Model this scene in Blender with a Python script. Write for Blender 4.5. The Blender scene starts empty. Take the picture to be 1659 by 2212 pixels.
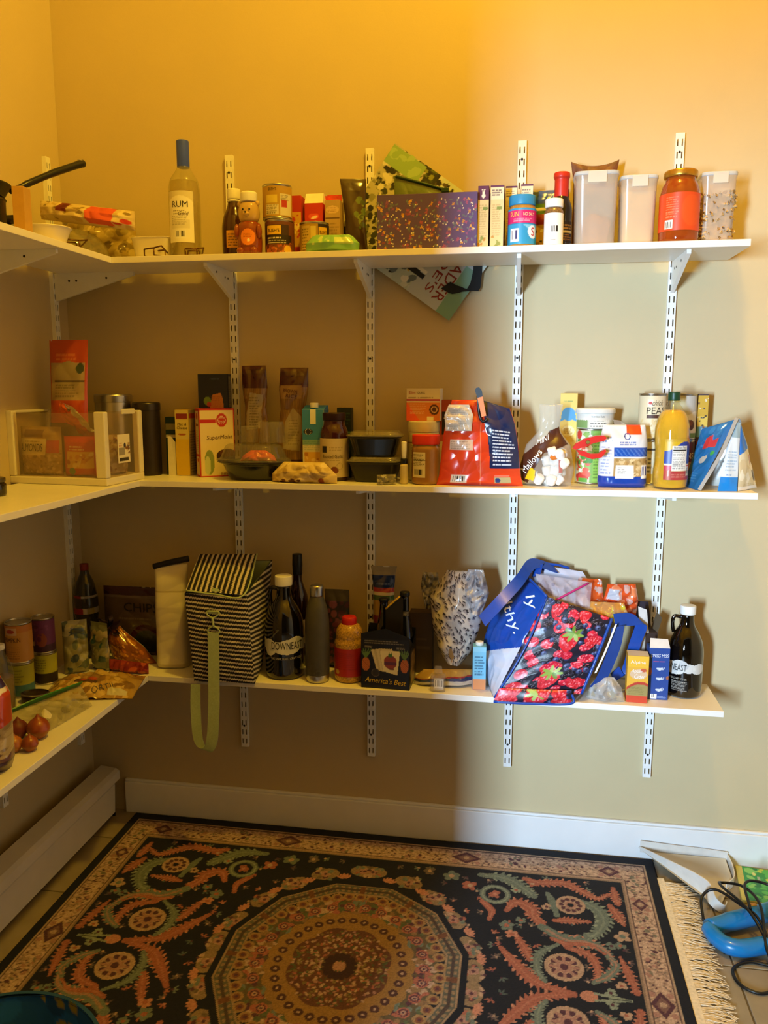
import bpy, bmesh, math, random
import numpy as np
from mathutils import Vector, Matrix

scene = bpy.context.scene
COL = scene.collection
rad = math.radians

# ------------------------------------------------------------------ camera
cam_data = bpy.data.cameras.new('camera')
cam = bpy.data.objects.new('camera', cam_data)
COL.objects.link(cam)
yaw, pitch = 0.1666, -0.1533
fwd = Vector((-math.sin(yaw) * math.cos(pitch), math.cos(yaw) * math.cos(pitch), math.sin(pitch)))
rgt = Vector((math.cos(yaw), math.sin(yaw), 0))
upv = rgt.cross(fwd)
cam.matrix_world = Matrix(((rgt.x, upv.x, -fwd.x, 1.5035), (rgt.y, upv.y, -fwd.y, -2.5566), (rgt.z, upv.z, -fwd.z, 1.526), (0, 0, 0, 1)))
cam_data.sensor_fit = 'VERTICAL'
cam_data.sensor_height = 24.0
cam_data.lens = 1743.6 / 2212 * 24.0
cam_data.clip_start = 0.02
scene.camera = cam

# ------------------------------------------------------------------ world, lights, exposure
world = bpy.data.worlds.new('world')
scene.world = world
world.use_nodes = True
world.node_tree.nodes['Background'].inputs[0].default_value = (0.55, 0.7, 1.0, 1)
world.node_tree.nodes['Background'].inputs[1].default_value = 0.35
vs = scene.view_settings
vs.view_transform = 'Standard'
vs.look = 'None'
vs.exposure = 0.0
vs.gamma = 1.0
vs.use_curve_mapping = False


def light(name, kind, loc, energy, color, size=0.1, size_y=None, aim=None):
    d = bpy.data.lights.new(name, kind)
    d.energy = energy
    d.color = color
    if kind == 'AREA':
        d.shape = 'RECTANGLE'
        d.size = size
        d.size_y = size_y or size
        d.spread = rad(80)
    else:
        d.shadow_soft_size = size
    o = bpy.data.objects.new(name, d)
    o.location = loc
    if aim is not None:
        o.rotation_euler = (Vector(aim) - Vector(loc)).to_track_quat('-Z', 'Y').to_euler()
    COL.objects.link(o)
    return o


DAY_E, LAMP_E = 68.0, 113.0
LAMP = (1.62, -1.02, 3.72)
# daylight from the hall window behind the photographer, and the pantry's warm ceiling bulb
light('window_daylight', 'AREA', (0.08, -4.58, 1.38), DAY_E, (0.55, 0.77, 1.0), 0.28, 1.06, (1.6, 0, 1.15))
light('ceiling_bulb_light', 'POINT', (LAMP[0], LAMP[1], LAMP[2] + 0.06), LAMP_E, (1.0, 0.62, 0.042), 0.06)


# ------------------------------------------------------------------ helpers
def lin(c):
    if isinstance(c, str):
        c = c.lstrip('#')
        c = tuple(int(c[i:i + 2], 16) for i in (0, 2, 4))
    return np.array([((v / 255) / 12.92 if v / 255 <= 0.04045 else ((v / 255 + 0.055) / 1.055) ** 2.4) for v in c])


MATS = {}


def mat(name, c, rough=0.5, metal=0.0, trans=0.0, alpha=1.0, noise=0.06, nscale=40, bump=0.0, bscale=200, spec=0.5, coat=0.0, ior=1.45, sss=0.0, stretch=None):
    if name in MATS:
        return MATS[name]
    m = bpy.data.materials.new(name)
    m.use_nodes = True
    nt = m.node_tree
    b = nt.nodes['Principled BSDF']
    rgb = lin(c)
    tc = nt.nodes.new('ShaderNodeTexCoord')
    mp = nt.nodes.new('ShaderNodeMapping')
    nt.links.new(tc.outputs['Object'], mp.inputs[0])
    if stretch:
        mp.inputs['Scale'].default_value = stretch
    if noise:
        nz = nt.nodes.new('ShaderNodeTexNoise')
        nz.inputs['Scale'].default_value = nscale
        nz.inputs['Detail'].default_value = 4
        nt.links.new(mp.outputs[0], nz.inputs['Vector'])
        r = nt.nodes.new('ShaderNodeValToRGB')
        r.color_ramp.elements[0].position = 0.3
        r.color_ramp.elements[1].position = 0.7
        r.color_ramp.elements[0].color = (*(rgb * (1 - noise)), 1)
        r.color_ramp.elements[1].color = (*np.minimum(rgb * (1 + noise), 1), 1)
        nt.links.new(nz.outputs[0], r.inputs[0])
        nt.links.new(r.outputs[0], b.inputs['Base Color'])
    else:
        b.inputs['Base Color'].default_value = (*rgb, 1)
    if bump:
        nb = nt.nodes.new('ShaderNodeTexNoise')
        nb.inputs['Scale'].default_value = bscale
        nb.inputs['Detail'].default_value = 5
        nt.links.new(mp.outputs[0], nb.inputs['Vector'])
        bp = nt.nodes.new('ShaderNodeBump')
        bp.inputs['Strength'].default_value = bump
        bp.inputs['Distance'].default_value = 0.002
        nt.links.new(nb.outputs[0], bp.inputs['Height'])
        nt.links.new(bp.outputs[0], b.inputs['Normal'])
    b.inputs['Roughness'].default_value = rough
    b.inputs['Metallic'].default_value = metal
    b.inputs['Transmission Weight'].default_value = trans
    b.inputs['Alpha'].default_value = alpha
    b.inputs['IOR'].default_value = ior
    b.inputs['Specular IOR Level'].default_value = spec
    b.inputs['Coat Weight'].default_value = coat
    if sss:
        b.inputs['Subsurface Weight'].default_value = sss
        b.inputs['Subsurface Radius'].default_value = (0.02, 0.015, 0.01)
    MATS[name] = m
    return m


def clearmat(name, tint='#ffffff', diff=0.10, dcol='#e8e4da', rough=0.06, ior=1.4):
    """thin clear plastic or glass: see-through, glossy at grazing angles, slightly milky"""
    if name in MATS:
        return MATS[name]
    m = bpy.data.materials.new(name)
    m.use_nodes = True
    nt = m.node_tree
    nt.nodes.remove(nt.nodes['Principled BSDF'])
    out = nt.nodes['Material Output']
    tr = nt.nodes.new('ShaderNodeBsdfTransparent')
    tr.inputs[0].default_value = (*lin(tint), 1)
    df = nt.nodes.new('ShaderNodeBsdfDiffuse')
    df.inputs[0].default_value = (*lin(dcol), 1)
    gl = nt.nodes.new('ShaderNodeBsdfGlossy')
    gl.inputs['Roughness'].default_value = rough
    lw = nt.nodes.new('ShaderNodeLayerWeight')
    lw.inputs[0].default_value = 0.5
    pw = nt.nodes.new('ShaderNodeMath')
    pw.operation = 'POWER'
    pw.inputs[1].default_value = 4.0
    nt.links.new(lw.outputs['Facing'], pw.inputs[0])
    fr = nt.nodes.new('ShaderNodeMath')
    fr.operation = 'MULTIPLY_ADD'
    fr.inputs[1].default_value = 0.5
    fr.inputs[2].default_value = 0.10 * (ior - 1)
    nt.links.new(pw.outputs[0], fr.inputs[0])
    m1 = nt.nodes.new('ShaderNodeMixShader')
    m1.inputs[0].default_value = diff
    m2 = nt.nodes.new('ShaderNodeMixShader')
    nt.links.new(tr.outputs[0], m1.inputs[1])
    nt.links.new(df.outputs[0], m1.inputs[2])
    nt.links.new(fr.outputs[0], m2.inputs[0])
    nt.links.new(m1.outputs[0], m2.inputs[1])
    nt.links.new(gl.outputs[0], m2.inputs[2])
    nt.links.new(m2.outputs[0], out.inputs[0])
    MATS[name] = m
    return m


def printed(name='printed_paper', rough=0.55, alpha=1.0, coat=0.0, bump=0.0):
    """material whose colour is the printed pattern stored on the mesh"""
    if name in MATS:
        return MATS[name]
    m = bpy.data.materials.new(name)
    m.use_nodes = True
    nt = m.node_tree
    b = nt.nodes['Principled BSDF']
    a = nt.nodes.new('ShaderNodeAttribute')
    a.attribute_name = 'print'
    nt.links.new(a.outputs['Color'], b.inputs['Base Color'])
    b.inputs['Roughness'].default_value = rough
    b.inputs['Alpha'].default_value = alpha
    b.inputs['Coat Weight'].default_value = coat
    if bump:
        nb = nt.nodes.new('ShaderNodeTexNoise')
        nb.inputs['Scale'].default_value = 900
        bp = nt.nodes.new('ShaderNodeBump')
        bp.inputs['Strength'].default_value = bump
        bp.inputs['Distance'].default_value = 0.002
        nt.links.new(nb.outputs[0], bp.inputs['Height'])
        nt.links.new(bp.outputs[0], b.inputs['Normal'])
    MATS[name] = m
    return m


PAPER = printed()
GLOSS = printed('printed_gloss', 0.36)
FOIL = printed('printed_film', 0.2, coat=0.3)
CLEARPRINT = printed('printed_clear_film', 0.2, alpha=0.6, coat=0.3)
CLOTH = printed('printed_cloth', 0.9)


def ink(c):
    c = c.lstrip('#')
    return mat('ink_' + c, c, 0.6, noise=0)


def thing(name, label, cat, loc=(0, 0, 0), rz=0, group=None):
    o = bpy.data.objects.new(name, None)
    o.empty_display_size = 0.02
    COL.objects.link(o)
    o.location = loc
    o.rotation_euler = (0, 0, rad(rz))
    tag(o, label, cat, group)
    return o


def tag(o, label, cat, group=None, kind=None):
    o['label'] = label
    o['category'] = cat
    if group:
        o['group'] = group
    if kind:
        o['kind'] = kind
    return o


def mk(name, me, m, parent=None, smooth=False):
    if m is not None:
        me.materials.append(m)
    if smooth:
        me.polygons.foreach_set('use_smooth', np.ones(len(me.polygons), bool))
    o = bpy.data.objects.new(name, me)
    COL.objects.link(o)
    if parent is not None:
        o.parent = parent
    return o


def pd(name, V, F, m, parent=None, smooth=False):
    me = bpy.data.meshes.new(name)
    me.from_pydata([tuple(v) for v in V], [], F)
    me.update()
    return mk(name, me, m, parent, smooth)


def quads(name, V, Q, m, parent=None, cols=None, smooth=True):
    """fast mesh from numpy: V (n,3), Q (k,4), cols (n,3) linear"""
    me = bpy.data.meshes.new(name)
    n, k = len(V), len(Q)
    me.vertices.add(n)
    me.vertices.foreach_set('co', np.ascontiguousarray(V, dtype=np.float32).ravel())
    me.loops.add(k * 4)
    me.loops.foreach_set('vertex_index', np.ascontiguousarray(Q, dtype=np.int32).ravel())
    me.polygons.add(k)
    me.polygons.foreach_set('loop_start', np.arange(0, k * 4, 4, dtype=np.int32))
    me.polygons.foreach_set('loop_total', np.full(k, 4, dtype=np.int32))
    me.update(calc_edges=True)
    me.validate()
    if cols is not None:
        a = me.color_attributes.new('print', 'FLOAT_COLOR', 'POINT')
        c4 = np.ones((n, 4), np.float32)
        c4[:, :3] = cols
        a.data.foreach_set('color', c4.ravel())
    return mk(name, me, m, parent, smooth)


def gridq(nv, nu, off=0, flip=False):
    i = np.arange((nv - 1) * nu).reshape(nv - 1, nu)[:, :-1].ravel() + off
    q = np.stack([i, i + 1, i + nu + 1, i + nu], 1)
    return q[:, ::-1] if flip else q


def box(name, size, m, parent=None, loc=(0, 0, 0), bev=0.0, seg=2, rot=None, base=True):
    """chamfered box; loc is the centre of its base (or its centre when base=False)"""
    bm = bmesh.new()
    bmesh.ops.create_cube(bm, size=1)
    for v in bm.verts:
        v.co = Vector((v.co.x * size[0], v.co.y * size[1], v.co.z * size[2]))
    if bev:
        bmesh.ops.bevel(bm, geom=bm.edges[:], offset=min(bev, min(size) * 0.45), segments=seg, affect='EDGES', profile=0.6)
    if base:
        bmesh.ops.translate(bm, vec=(0, 0, size[2] / 2), verts=bm.verts)
    if rot:
        bmesh.ops.rotate(bm, cent=(0, 0, 0), matrix=Matrix.Rotation(rad(rot[1]), 3, rot[0]), verts=bm.verts)
    bmesh.ops.translate(bm, vec=loc, verts=bm.verts)
    me = bpy.data.meshes.new(name)
    bm.to_mesh(me)
    bm.free()
    return mk(name, me, m, parent, False)


def lathe(name, prof, m, parent=None, loc=(0, 0, 0), n=40, smooth=True, sq=None, closed=True, sx=1, sy=1):
    """turned shape from (radius, height) points; sq makes the section squarish"""
    P = np.array(prof, float)
    a = np.linspace(0, 2 * math.pi, n, endpoint=False)
    k = np.ones(n)
    if sq:
        k = (np.abs(np.cos(a)) ** sq + np.abs(np.sin(a)) ** sq) ** (-1 / sq)
    V = np.zeros((len(P), n, 3))
    V[:, :, 0] = P[:, 0:1] * np.cos(a) * k * sx + loc[0]
    V[:, :, 1] = P[:, 0:1] * np.sin(a) * k * sy + loc[1]
    V[:, :, 2] = P[:, 1:2] + loc[2]
    F = []
    for j in range(len(P) - 1):
        for i in range(n):
            i2 = (i + 1) % n
            F.append((j * n + i, j * n + i2, (j + 1) * n + i2, (j + 1) * n + i))
    if closed:
        F.append(tuple(range(n))[::-1])
        F.append(tuple((len(P) - 1) * n + i for i in range(n)))
    o = pd(name, V.reshape(-1, 3), F, m, parent, smooth)
    if smooth:
        o.data.set_sharp_from_angle(angle=rad(42))
    return o


def rnd(prof, r=0.004):
    """round the corners of a lathe profile"""
    out = [prof[0]]
    for i in range(1, len(prof) - 1):
        p, a, b = (np.array(q, float) for q in (prof[i], prof[i - 1], prof[i + 1]))
        la, lb = np.linalg.norm(a - p), np.linalg.norm(b - p)
        ta, tb = min(r, la * 0.45), min(r, lb * 0.45)
        A, B = p + (a - p) / (la + 1e-9) * ta, p + (b - p) / (lb + 1e-9) * tb
        for t in (0, 0.33, 0.67, 1):
            out.append(tuple(A * (1 - t) ** 2 + p * 2 * t * (1 - t) + B * t * t))
    out.append(prof[-1])
    return out


def smoothpath(pts, n=8):
    P = [np.array(p, float) for p in pts]
    P = [2 * P[0] - P[1]] + P + [2 * P[-1] - P[-2]]
    out = []
    for i in range(1, len(P) - 2):
        for k in range(n):
            t = k / n
            a, b, c, d = P[i - 1:i + 3]
            out.append(0.5 * (2 * b + (c - a) * t + (2 * a - 5 * b + 4 * c - d) * t * t + (3 * b - a - 3 * c + d) * t ** 3))
    out.append(P[-2])
    return np.array(out)


def tube(name, pts, r, m, parent=None, n=8, smooth_n=6, closed=False):
    P = smoothpath(pts, smooth_n) if smooth_n else np.array(pts, float)
    N = len(P)
    T = np.gradient(P, axis=0)
    T /= np.linalg.norm(T, axis=1)[:, None] + 1e-12
    u = np.cross(T[0], (0.13, 0.27, 0.95))
    V = []
    for i in range(N):
        u = u - T[i] * (u @ T[i])
        u /= np.linalg.norm(u) + 1e-12
        w = np.cross(T[i], u)
        rr = r[i * (len(r) - 1) // max(N - 1, 1)] if hasattr(r, '__len__') else r
        for k in range(n):
            a = 2 * math.pi * k / n
            V.append(P[i] + rr * (math.cos(a) * u + math.sin(a) * w))
    F = [(i * n + k, i * n + (k + 1) % n, (i + 1) * n + (k + 1) % n, (i + 1) * n + k) for i in range(N - 1) for k in range(n)]
    F += [tuple(range(n))[::-1], tuple((N - 1) * n + k for k in range(n))]
    return pd(name, V, F, m, parent, True)


def ribbon(name, pts, wvec, m, parent=None, th=0.002, sn=8):
    """flat strap following pts; wvec = half-width vector(s)"""
    P = smoothpath(pts, sn)
    N = len(P)
    W = np.array(wvec, float)
    if W.ndim == 2:
        t = np.linspace(0, len(W) - 1, N)
        W = np.stack([np.interp(t, range(len(W)), W[:, k]) for k in range(3)], 1)
    else:
        W = np.repeat(W[None], N, 0)
    T = np.gradient(P, axis=0)
    nn = np.cross(T, W)
    nn /= np.linalg.norm(nn, axis=1)[:, None] + 1e-12
    h = nn * th / 2
    V = np.stack([P - W - h, P + W - h, P + W + h, P - W + h], 1).reshape(-1, 3)
    F = [(i * 4 + k, i * 4 + (k + 1) % 4, (i + 1) * 4 + (k + 1) % 4, (i + 1) * 4 + k) for i in range(N - 1) for k in range(4)]
    F += [(3, 2, 1, 0), tuple((N - 1) * 4 + k for k in range(4))]
    o = pd(name, V, F, m, parent, True)
    o.data.set_sharp_from_angle(angle=rad(50))
    return o


# ---- printed artwork: a small canvas in centimetres, u to the right (0 = middle), v up (0 = bottom)
class Art:
    def __init__(s, w, h, bg, res=5.0, seed=1):
        s.w, s.h = w, h
        s.nu, s.nv = max(int(w * res), 3) + 1, max(int(h * res), 3) + 1
        s.U, s.V = np.meshgrid(np.linspace(-w / 2, w / 2, s.nu), np.linspace(0, h, s.nv))
        s.a = np.empty((s.nv, s.nu, 3))
        s.a[:] = lin(bg)
        s.r = random.Random(seed)

    def m(s, mask, c, k=1.0):
        s.a[mask] = s.a[mask] * (1 - k) + lin(c) * k
        return s

    def rect(s, u0, v0, u1, v1, c, k=1.0):
        return s.m((s.U >= u0) & (s.U <= u1) & (s.V >= v0) & (s.V <= v1), c, k)

    def ell(s, u, v, ru, rv, c, rot=0, k=1.0):
        ca, sa = math.cos(rad(rot)), math.sin(rad(rot))
        x, y = s.U - u, s.V - v
        return s.m(((x * ca + y * sa) / ru) ** 2 + ((-x * sa + y * ca) / rv) ** 2 <= 1, c, k)

    def ring(s, u, v, r0, r1, c):
        d = np.hypot(s.U - u, s.V - v)
        return s.m((d >= r0) & (d <= r1), c)

    def poly(s, pts, c):
        ins = np.zeros(s.U.shape, bool)
        j = len(pts) - 1
        for i in range(len(pts)):
            (x0, y0), (x1, y1) = pts[i], pts[j]
            if y0 != y1:
                ins ^= ((y0 > s.V) != (y1 > s.V)) & (s.U < (x1 - x0) * (s.V - y0) / (y1 - y0) + x0)
            j = i
        return s.m(ins, c)

    def lines(s, u0, v0, u1, v1, c, n, k=0.8, fill=0.45):
        """rows of print too small to read"""
        p = (v1 - v0) / n
        for i in range(n):
            v = v0 + i * p
            u = u0
            end = u1 - s.r.random() * (u1 - u0) * 0.25
            while u < end:
                L = 0.25 + s.r.random() * 0.8
                s.rect(u, v, min(u + L, end), v + p * fill, c, k)
                u += L + 0.15
        return s

    def bars(s, u0, v0, u1, v1, c='#1a1a1a', bg='#f4f2ee'):
        s.rect(u0, v0, u1, v1, bg)
        u = u0 + (u1 - u0) * 0.1
        while u < u1 - (u1 - u0) * 0.12:
            w = s.r.choice((0.08, 0.14, 0.22))
            s.rect(u, v0 + (v1 - v0) * 0.18, u + w, v1 - (v1 - v0) * 0.1, c)
            u += w + s.r.choice((0.1, 0.18, 0.25))
        return s

    def blobs(s, u0, v0, u1, v1, cs, n, r0, r1, k=1.0):
        for i in range(n):
            q = r0 + s.r.random() * (r1 - r0)
            s.ell(u0 + s.r.random() * (u1 - u0), v0 + s.r.random() * (v1 - v0), q, q * (0.5 + 0.5 * s.r.random()), s.r.choice(cs), s.r.random() * 180, k)
        return s

    def mottle(s, amt, f=3.0, seed=0):
        s.a *= np.clip(1 + amt * fold(s.U / 100, s.V / 100, 1, seed, f * 100)[..., None], 0, 3)
        return s


def fold(u, v, amp, seed, f=60.0):
    """crease-like noise, roughly -1..1 times amp (metres in, metres out)"""
    r = np.random.RandomState(seed + 11)
    o = np.zeros(np.shape(u))
    for k in range(7):
        a = r.rand() * 6.283
        w = f * (0.4 + 1.1 * r.rand())
        p = r.rand() * 6.283
        s = np.sin((u * math.cos(a) + v * math.sin(a)) * w + p + 1.3 * np.sin((v * math.cos(a) - u * math.sin(a)) * w * 0.6 + p * 2))
        o += (1 - 2 * np.abs(s)) if k % 2 else s * 0.7
    return amp * o / 3.5


# placing functions: (u, v in metres, off) -> x, y, z
def flat(y0, ox=0.0, oz=0.0):
    return lambda u, v, off=0.0: (ox + u, np.full_like(u, y0) - off, oz + v)


def sideR(x0, oy=0.0, oz=0.0):
    return lambda u, v, off=0.0: (np.full_like(u, x0) + off, oy + u, oz + v)


def sideL(x0, oy=0.0, oz=0.0):
    return lambda u, v, off=0.0: (np.full_like(u, x0) - off, oy - u, oz + v)


def topF(z0, oy=0.0):
    return lambda u, v, off=0.0: (u, oy + v, np.full_like(u, z0) + off)


def cyl(r, oz=0.0, a0=0.0, taper=0.0, sy=1.0):
    def f(u, v, off=0.0):
        rr = r + off + taper * v
        a = u / r + rad(a0)
        return (rr * np.sin(a), -rr * np.cos(a) * sy, oz + v)
    return f


def patch(c00, c10, c11, c01, w, h, bulge=0.0, cr=0.0, seed=0, nrm=(0, -1, 0)):
    """bilinear sheet of size w x h between four corners, with bulge and creases"""
    c00, c10, c11, c01, nrm = (np.array(q, float) for q in (c00, c10, c11, c01, nrm))

    def f(u, v, off=0.0):
        s, t = np.asarray(u) / w + 0.5, np.asarray(v) / h
        p = (1 - s)[..., None] * (1 - t)[..., None] * c00 + s[..., None] * (1 - t)[..., None] * c10 + s[..., None] * t[..., None] * c11 + (1 - s)[..., None] * t[..., None] * c01
        e = np.clip(4 * s * (1 - s), 0, 1) ** 0.6 * np.clip(4 * t * (1 - t), 0, 1) ** 0.6
        d = bulge * e + fold(u, v, cr, seed) * e + off
        p = p + d[..., None] * nrm
        return p[..., 0], p[..., 1], p[..., 2]
    return f


def sheet(name, art, fn, parent, m=None, off=0.0004):
    x, y, z = fn(art.U / 100, art.V / 100, off)
    V = np.stack([x, y, z], -1).reshape(-1, 3)
    return quads(name, V, gridq(art.nv, art.nu), m or PAPER, parent, art.a.reshape(-1, 3))


_TXT = {}


def text_mesh(s):
    if s not in _TXT:
        cu = bpy.data.curves.new('t', 'FONT')
        cu.body = s
        cu.resolution_u = 2
        cu.align_x = 'CENTER'
        o = bpy.data.objects.new('t', cu)
        me = o.to_mesh()
        V = np.array([v.co[:2] for v in me.vertices])
        F = [tuple(p.vertices) for p in me.polygons]
        o.to_mesh_clear()
        bpy.data.objects.remove(o)
        bpy.data.curves.remove(cu)
        if len(V):
            V[:, 1] -= V[:, 1].min()
            V /= V[:, 1].max()
        _TXT[s] = (V, F)
    return _TXT[s]


def text(s, size, u, v, fn, parent, c='#202020', rot=0, width=None, off=0.0011, arc=0.0, name='lettering', shear=0.0, bas=None):
    """flat printed word laid on a surface; size = height in cm, (u, v) = middle of its foot in cm"""
    V, F = text_mesh(s)
    if not len(V):
        return None
    X, Y = V[:, 0] * size, V[:, 1] * size
    if width:
        X = X * width / (X.max() - X.min())
    X = X + Y * shear
    if arc:
        Y = Y - arc * X * X
    ca, sa = math.cos(rad(rot)), math.sin(rad(rot))
    if bas:
        x, y, z = fn((u + X * bas[0][0] + Y * bas[1][0]) / 100, (v + X * bas[0][1] + Y * bas[1][1]) / 100, off)
    else:
        x, y, z = fn((u + X * ca - Y * sa) / 100, (v + X * sa + Y * ca) / 100, off)
    return pd(name, np.stack([x, y, z], 1), F, ink(c), parent)


def puff(name, parent, W, H, D, art, m=None, back='#c8c4bc', wid=None, thk=None, cr=0.004, seed=0, warp=None, edge=2.4, f=60, loc=(0, 0, 0), zig=0.0):
    """filled bag: two printed sheets meeting at the sides and the top and bottom seams"""
    u = (art.U / art.w)
    v = art.V / art.h
    wid = wid or [(0, 1), (1, 1)]
    thk = thk or [(0, 0), (0.06, 0.75), (0.4, 1), (0.85, 0.5), (0.95, 0.12), (1, 0)]
    wv = np.interp(v, [q[0] for q in wid], [q[1] for q in wid])
    tv = np.interp(v, [q[0] for q in thk], [q[1] for q in thk])
    e = np.clip(1 - (2 * np.abs(u)) ** edge, 0, 1) ** 0.65
    out = []
    for sgn, sd in ((-1, seed), (1, seed + 50)):
        n1 = fold(u * W, v * H, cr, sd, f)
        x = u * W * wv + fold(u * W, v * H, cr * 0.35, sd + 3, f) * e
        y = sgn * D / 2 * tv * e + n1 * np.minimum(1, e * 1.5) * np.clip(tv * 3, 0.25, 1)
        z = v * H + zig * np.sign(np.sin(u * 140)) * (v > 0.985)
        P = np.stack([x, y, z], -1).reshape(-1, 3)
        out.append(P)
    nu, nv = art.nu, art.nv
    # weld: the back shares the rim by position
    bi = (np.abs(np.abs(u) - 0.5) < 1e-6) | (v <= 1e-6) | (v >= 1 - 1e-6)
    mid = (out[0] + out[1]) / 2
    bf = bi.ravel()
    out[0][bf] = mid[bf]
    out[1][bf] = mid[bf]
    V = np.concatenate(out)
    if warp is not None:
        V = warp(V)
    V = V + np.array(loc)
    Q = np.concatenate([gridq(nv, nu), gridq(nv, nu, nu * nv, True)])
    bc = np.empty((nu * nv, 3))
    bc[:] = lin(back)
    C = np.concatenate([art.a.reshape(-1, 3), bc])
    return quads(name, V, Q, m or FOIL, parent, C)


def on_puff(W, H, D, art, **kw):
    """placing function on the front of a puff() bag"""
    wid = kw.get('wid') or [(0, 1), (1, 1)]
    thk = kw.get('thk') or [(0, 0), (0.06, 0.75), (0.4, 1), (0.85, 0.5), (0.95, 0.12), (1, 0)]
    cr, seed, f, edge, warp = kw.get('cr', 0.004), kw.get('seed', 0), kw.get('f', 60), kw.get('edge', 2.4), kw.get('warp')

    def g(uu, vv, off=0.0):
        u, v = np.asarray(uu) / W, np.asarray(vv) / H
        wv = np.interp(v, [q[0] for q in wid], [q[1] for q in wid])
        tv = np.interp(v, [q[0] for q in thk], [q[1] for q in thk])
        e = np.clip(1 - (2 * np.abs(u)) ** edge, 0, 1) ** 0.65
        x = u * W * wv + fold(u * W, v * H, cr * 0.35, seed + 3, f) * e
        y = -D / 2 * tv * e + fold(u * W, v * H, cr, seed, f) * np.minimum(1, e * 1.5) * np.clip(tv * 3, 0.25, 1) - off
        P = np.stack([x, y, v * H], -1)
        if warp is not None:
            P = warp(P.reshape(-1, 3)).reshape(P.shape)
        return P[..., 0], P[..., 1], P[..., 2]
    return g


def lean(ax=0.0, ay=0.0, bend=0.0):
    """tilt back by ax degrees, sideways by ay degrees, bend forward with height"""
    def f(P):
        P = P.copy()
        z = P[:, 2].copy()
        P[:, 1] += z * math.tan(rad(ax)) - bend * z * z
        P[:, 0] += z * math.tan(rad(ay))
        return P
    return f


def blob(name, r, m, parent=None, loc=(0, 0, 0), s=(1, 1, 1), amp=0.0, seed=0, n=20):
    th = np.linspace(0, math.pi, n // 2 + 1)
    ph = np.linspace(0, 2 * math.pi, n + 1)
    PH, TH = np.meshgrid(ph, th)
    x, y, z = np.sin(TH) * np.cos(PH), np.sin(TH) * np.sin(PH), np.cos(TH)
    d = 1 + amp * (np.sin(3 * x + seed) * np.sin(4 * y + seed * 2) + np.sin(5 * z + seed * 3) * 0.5)
    V = np.stack([x * r * s[0] * d + loc[0], y * r * s[1] * d + loc[1], z * r * s[2] * d + loc[2]], -1).reshape(-1, 3)
    o = quads(name, V, gridq(len(th), len(ph), 0, True), m, parent)
    return o


def copy_tree(o, parent=None):
    c = o.copy()
    COL.objects.link(c)
    c.parent = parent
    for ch in list(o.children):
        copy_tree(ch, c)
    return c


# ------------------------------------------------------------------ the room
M_WALL = mat('cream_wall_paint', '#c9b78f', 0.75, noise=0.02, nscale=6, bump=0.12, bscale=260)
M_TRIM = mat('white_trim_paint', '#e9e8e6', 0.45, noise=0.03, nscale=8)
M_SHELF = mat('white_shelf_laminate', '#efeae2', 0.35, noise=0.02, nscale=15)
M_STEEL = mat('white_powder_coat', '#eeedea', 0.35, noise=0.02)
M_DARK = mat('dark_metal', '#1c1a18', 0.5)
M_CEIL = mat('ceiling_paint', '#a39a88', 0.8, noise=0.02)
M_GROUT = mat('floor_grout', '#6a5e4c', 0.9, noise=0.1)
M_TILE = mat('beige_floor_tile', '#978970', 0.45, noise=0.10, nscale=14, bump=0.05, bscale=60)
CEIL_Z = 3.95
M_KIT = mat('kitchen_wall_paint', '#5a5248', 0.8, noise=0.02)


def struct(name, lo, hi, m, parent=None, bev=0.0):
    lo, hi = np.array(lo, float), np.array(hi, float)
    c = (lo + hi) / 2
    o = box(name, hi - lo, m, parent, (0, 0, 0), bev, base=False)
    o.location = c
    if parent is None:
        o['kind'] = 'structure'
    return o


XR, YF, YK = 3.05, -1.90, -4.60
struct('wall_back', (-0.1, 0, -0.05), (XR + 0.1, 0.12, CEIL_Z), M_WALL)
struct('wall_left', (-0.12, YF - 0.1, -0.05), (0, 0, CEIL_Z), M_WALL)
struct('wall_right', (XR, YK, -0.05), (XR + 0.12, 0, CEIL_Z), M_WALL)
struct('wall_front', (0.0, YF - 0.1, -0.05), (0.82, YF, CEIL_Z), M_WALL)
struct('wall_front_header', (0.82, YF - 0.1, 2.0), (XR, YF, CEIL_Z), M_WALL)
struct('wall_kitchen_left', (-1.2, YK, -0.05), (-1.08, YF - 0.1, CEIL_Z), M_KIT)
struct('wall_kitchen_end', (-1.08, YF - 0.22, -0.05), (0.0, YF - 0.1, CEIL_Z), M_KIT)
struct('wall_kitchen_back_low', (-1.2, YK - 0.12, -0.05), (XR + 0.12, YK, 0.83), M_KIT)
struct('wall_kitchen_back_high', (-1.2, YK - 0.12, 2.0), (XR + 0.12, YK, CEIL_Z), M_KIT)
struct('wall_kitchen_back_left', (-1.2, YK - 0.12, 0.83), (-0.08, YK, 2.0), M_KIT)
struct('wall_kitchen_back_right', (0.24, YK - 0.12, 0.83), (XR + 0.12, YK, 2.0), M_KIT)
struct('ceiling', (-1.2, YK, CEIL_Z), (XR + 0.12, 0.12, CEIL_Z + 0.1), M_CEIL)
floor = struct('floor', (-1.2, YK, -0.08), (XR, 0.0, -0.003), M_GROUT)
win = struct('window_1', (-0.08, YK - 0.1, 0.83), (0.24, YK - 0.07, 0.86), M_TRIM)
for lo, hi in (((-0.08, YK - 0.1, 1.97), (0.24, YK - 0.07, 2.0)), ((-0.08, YK - 0.1, 0.86), (-0.05, YK - 0.07, 1.97)), ((0.21, YK - 0.1, 0.86), (0.24, YK - 0.07, 1.97))):
    f = struct('window_frame', lo, hi, M_TRIM, win)
    f.location -= win.location
struct('trim_1', (0.82, YF - 0.115, 0), (0.835, YF + 0.015, 2.0), M_TRIM)

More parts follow.
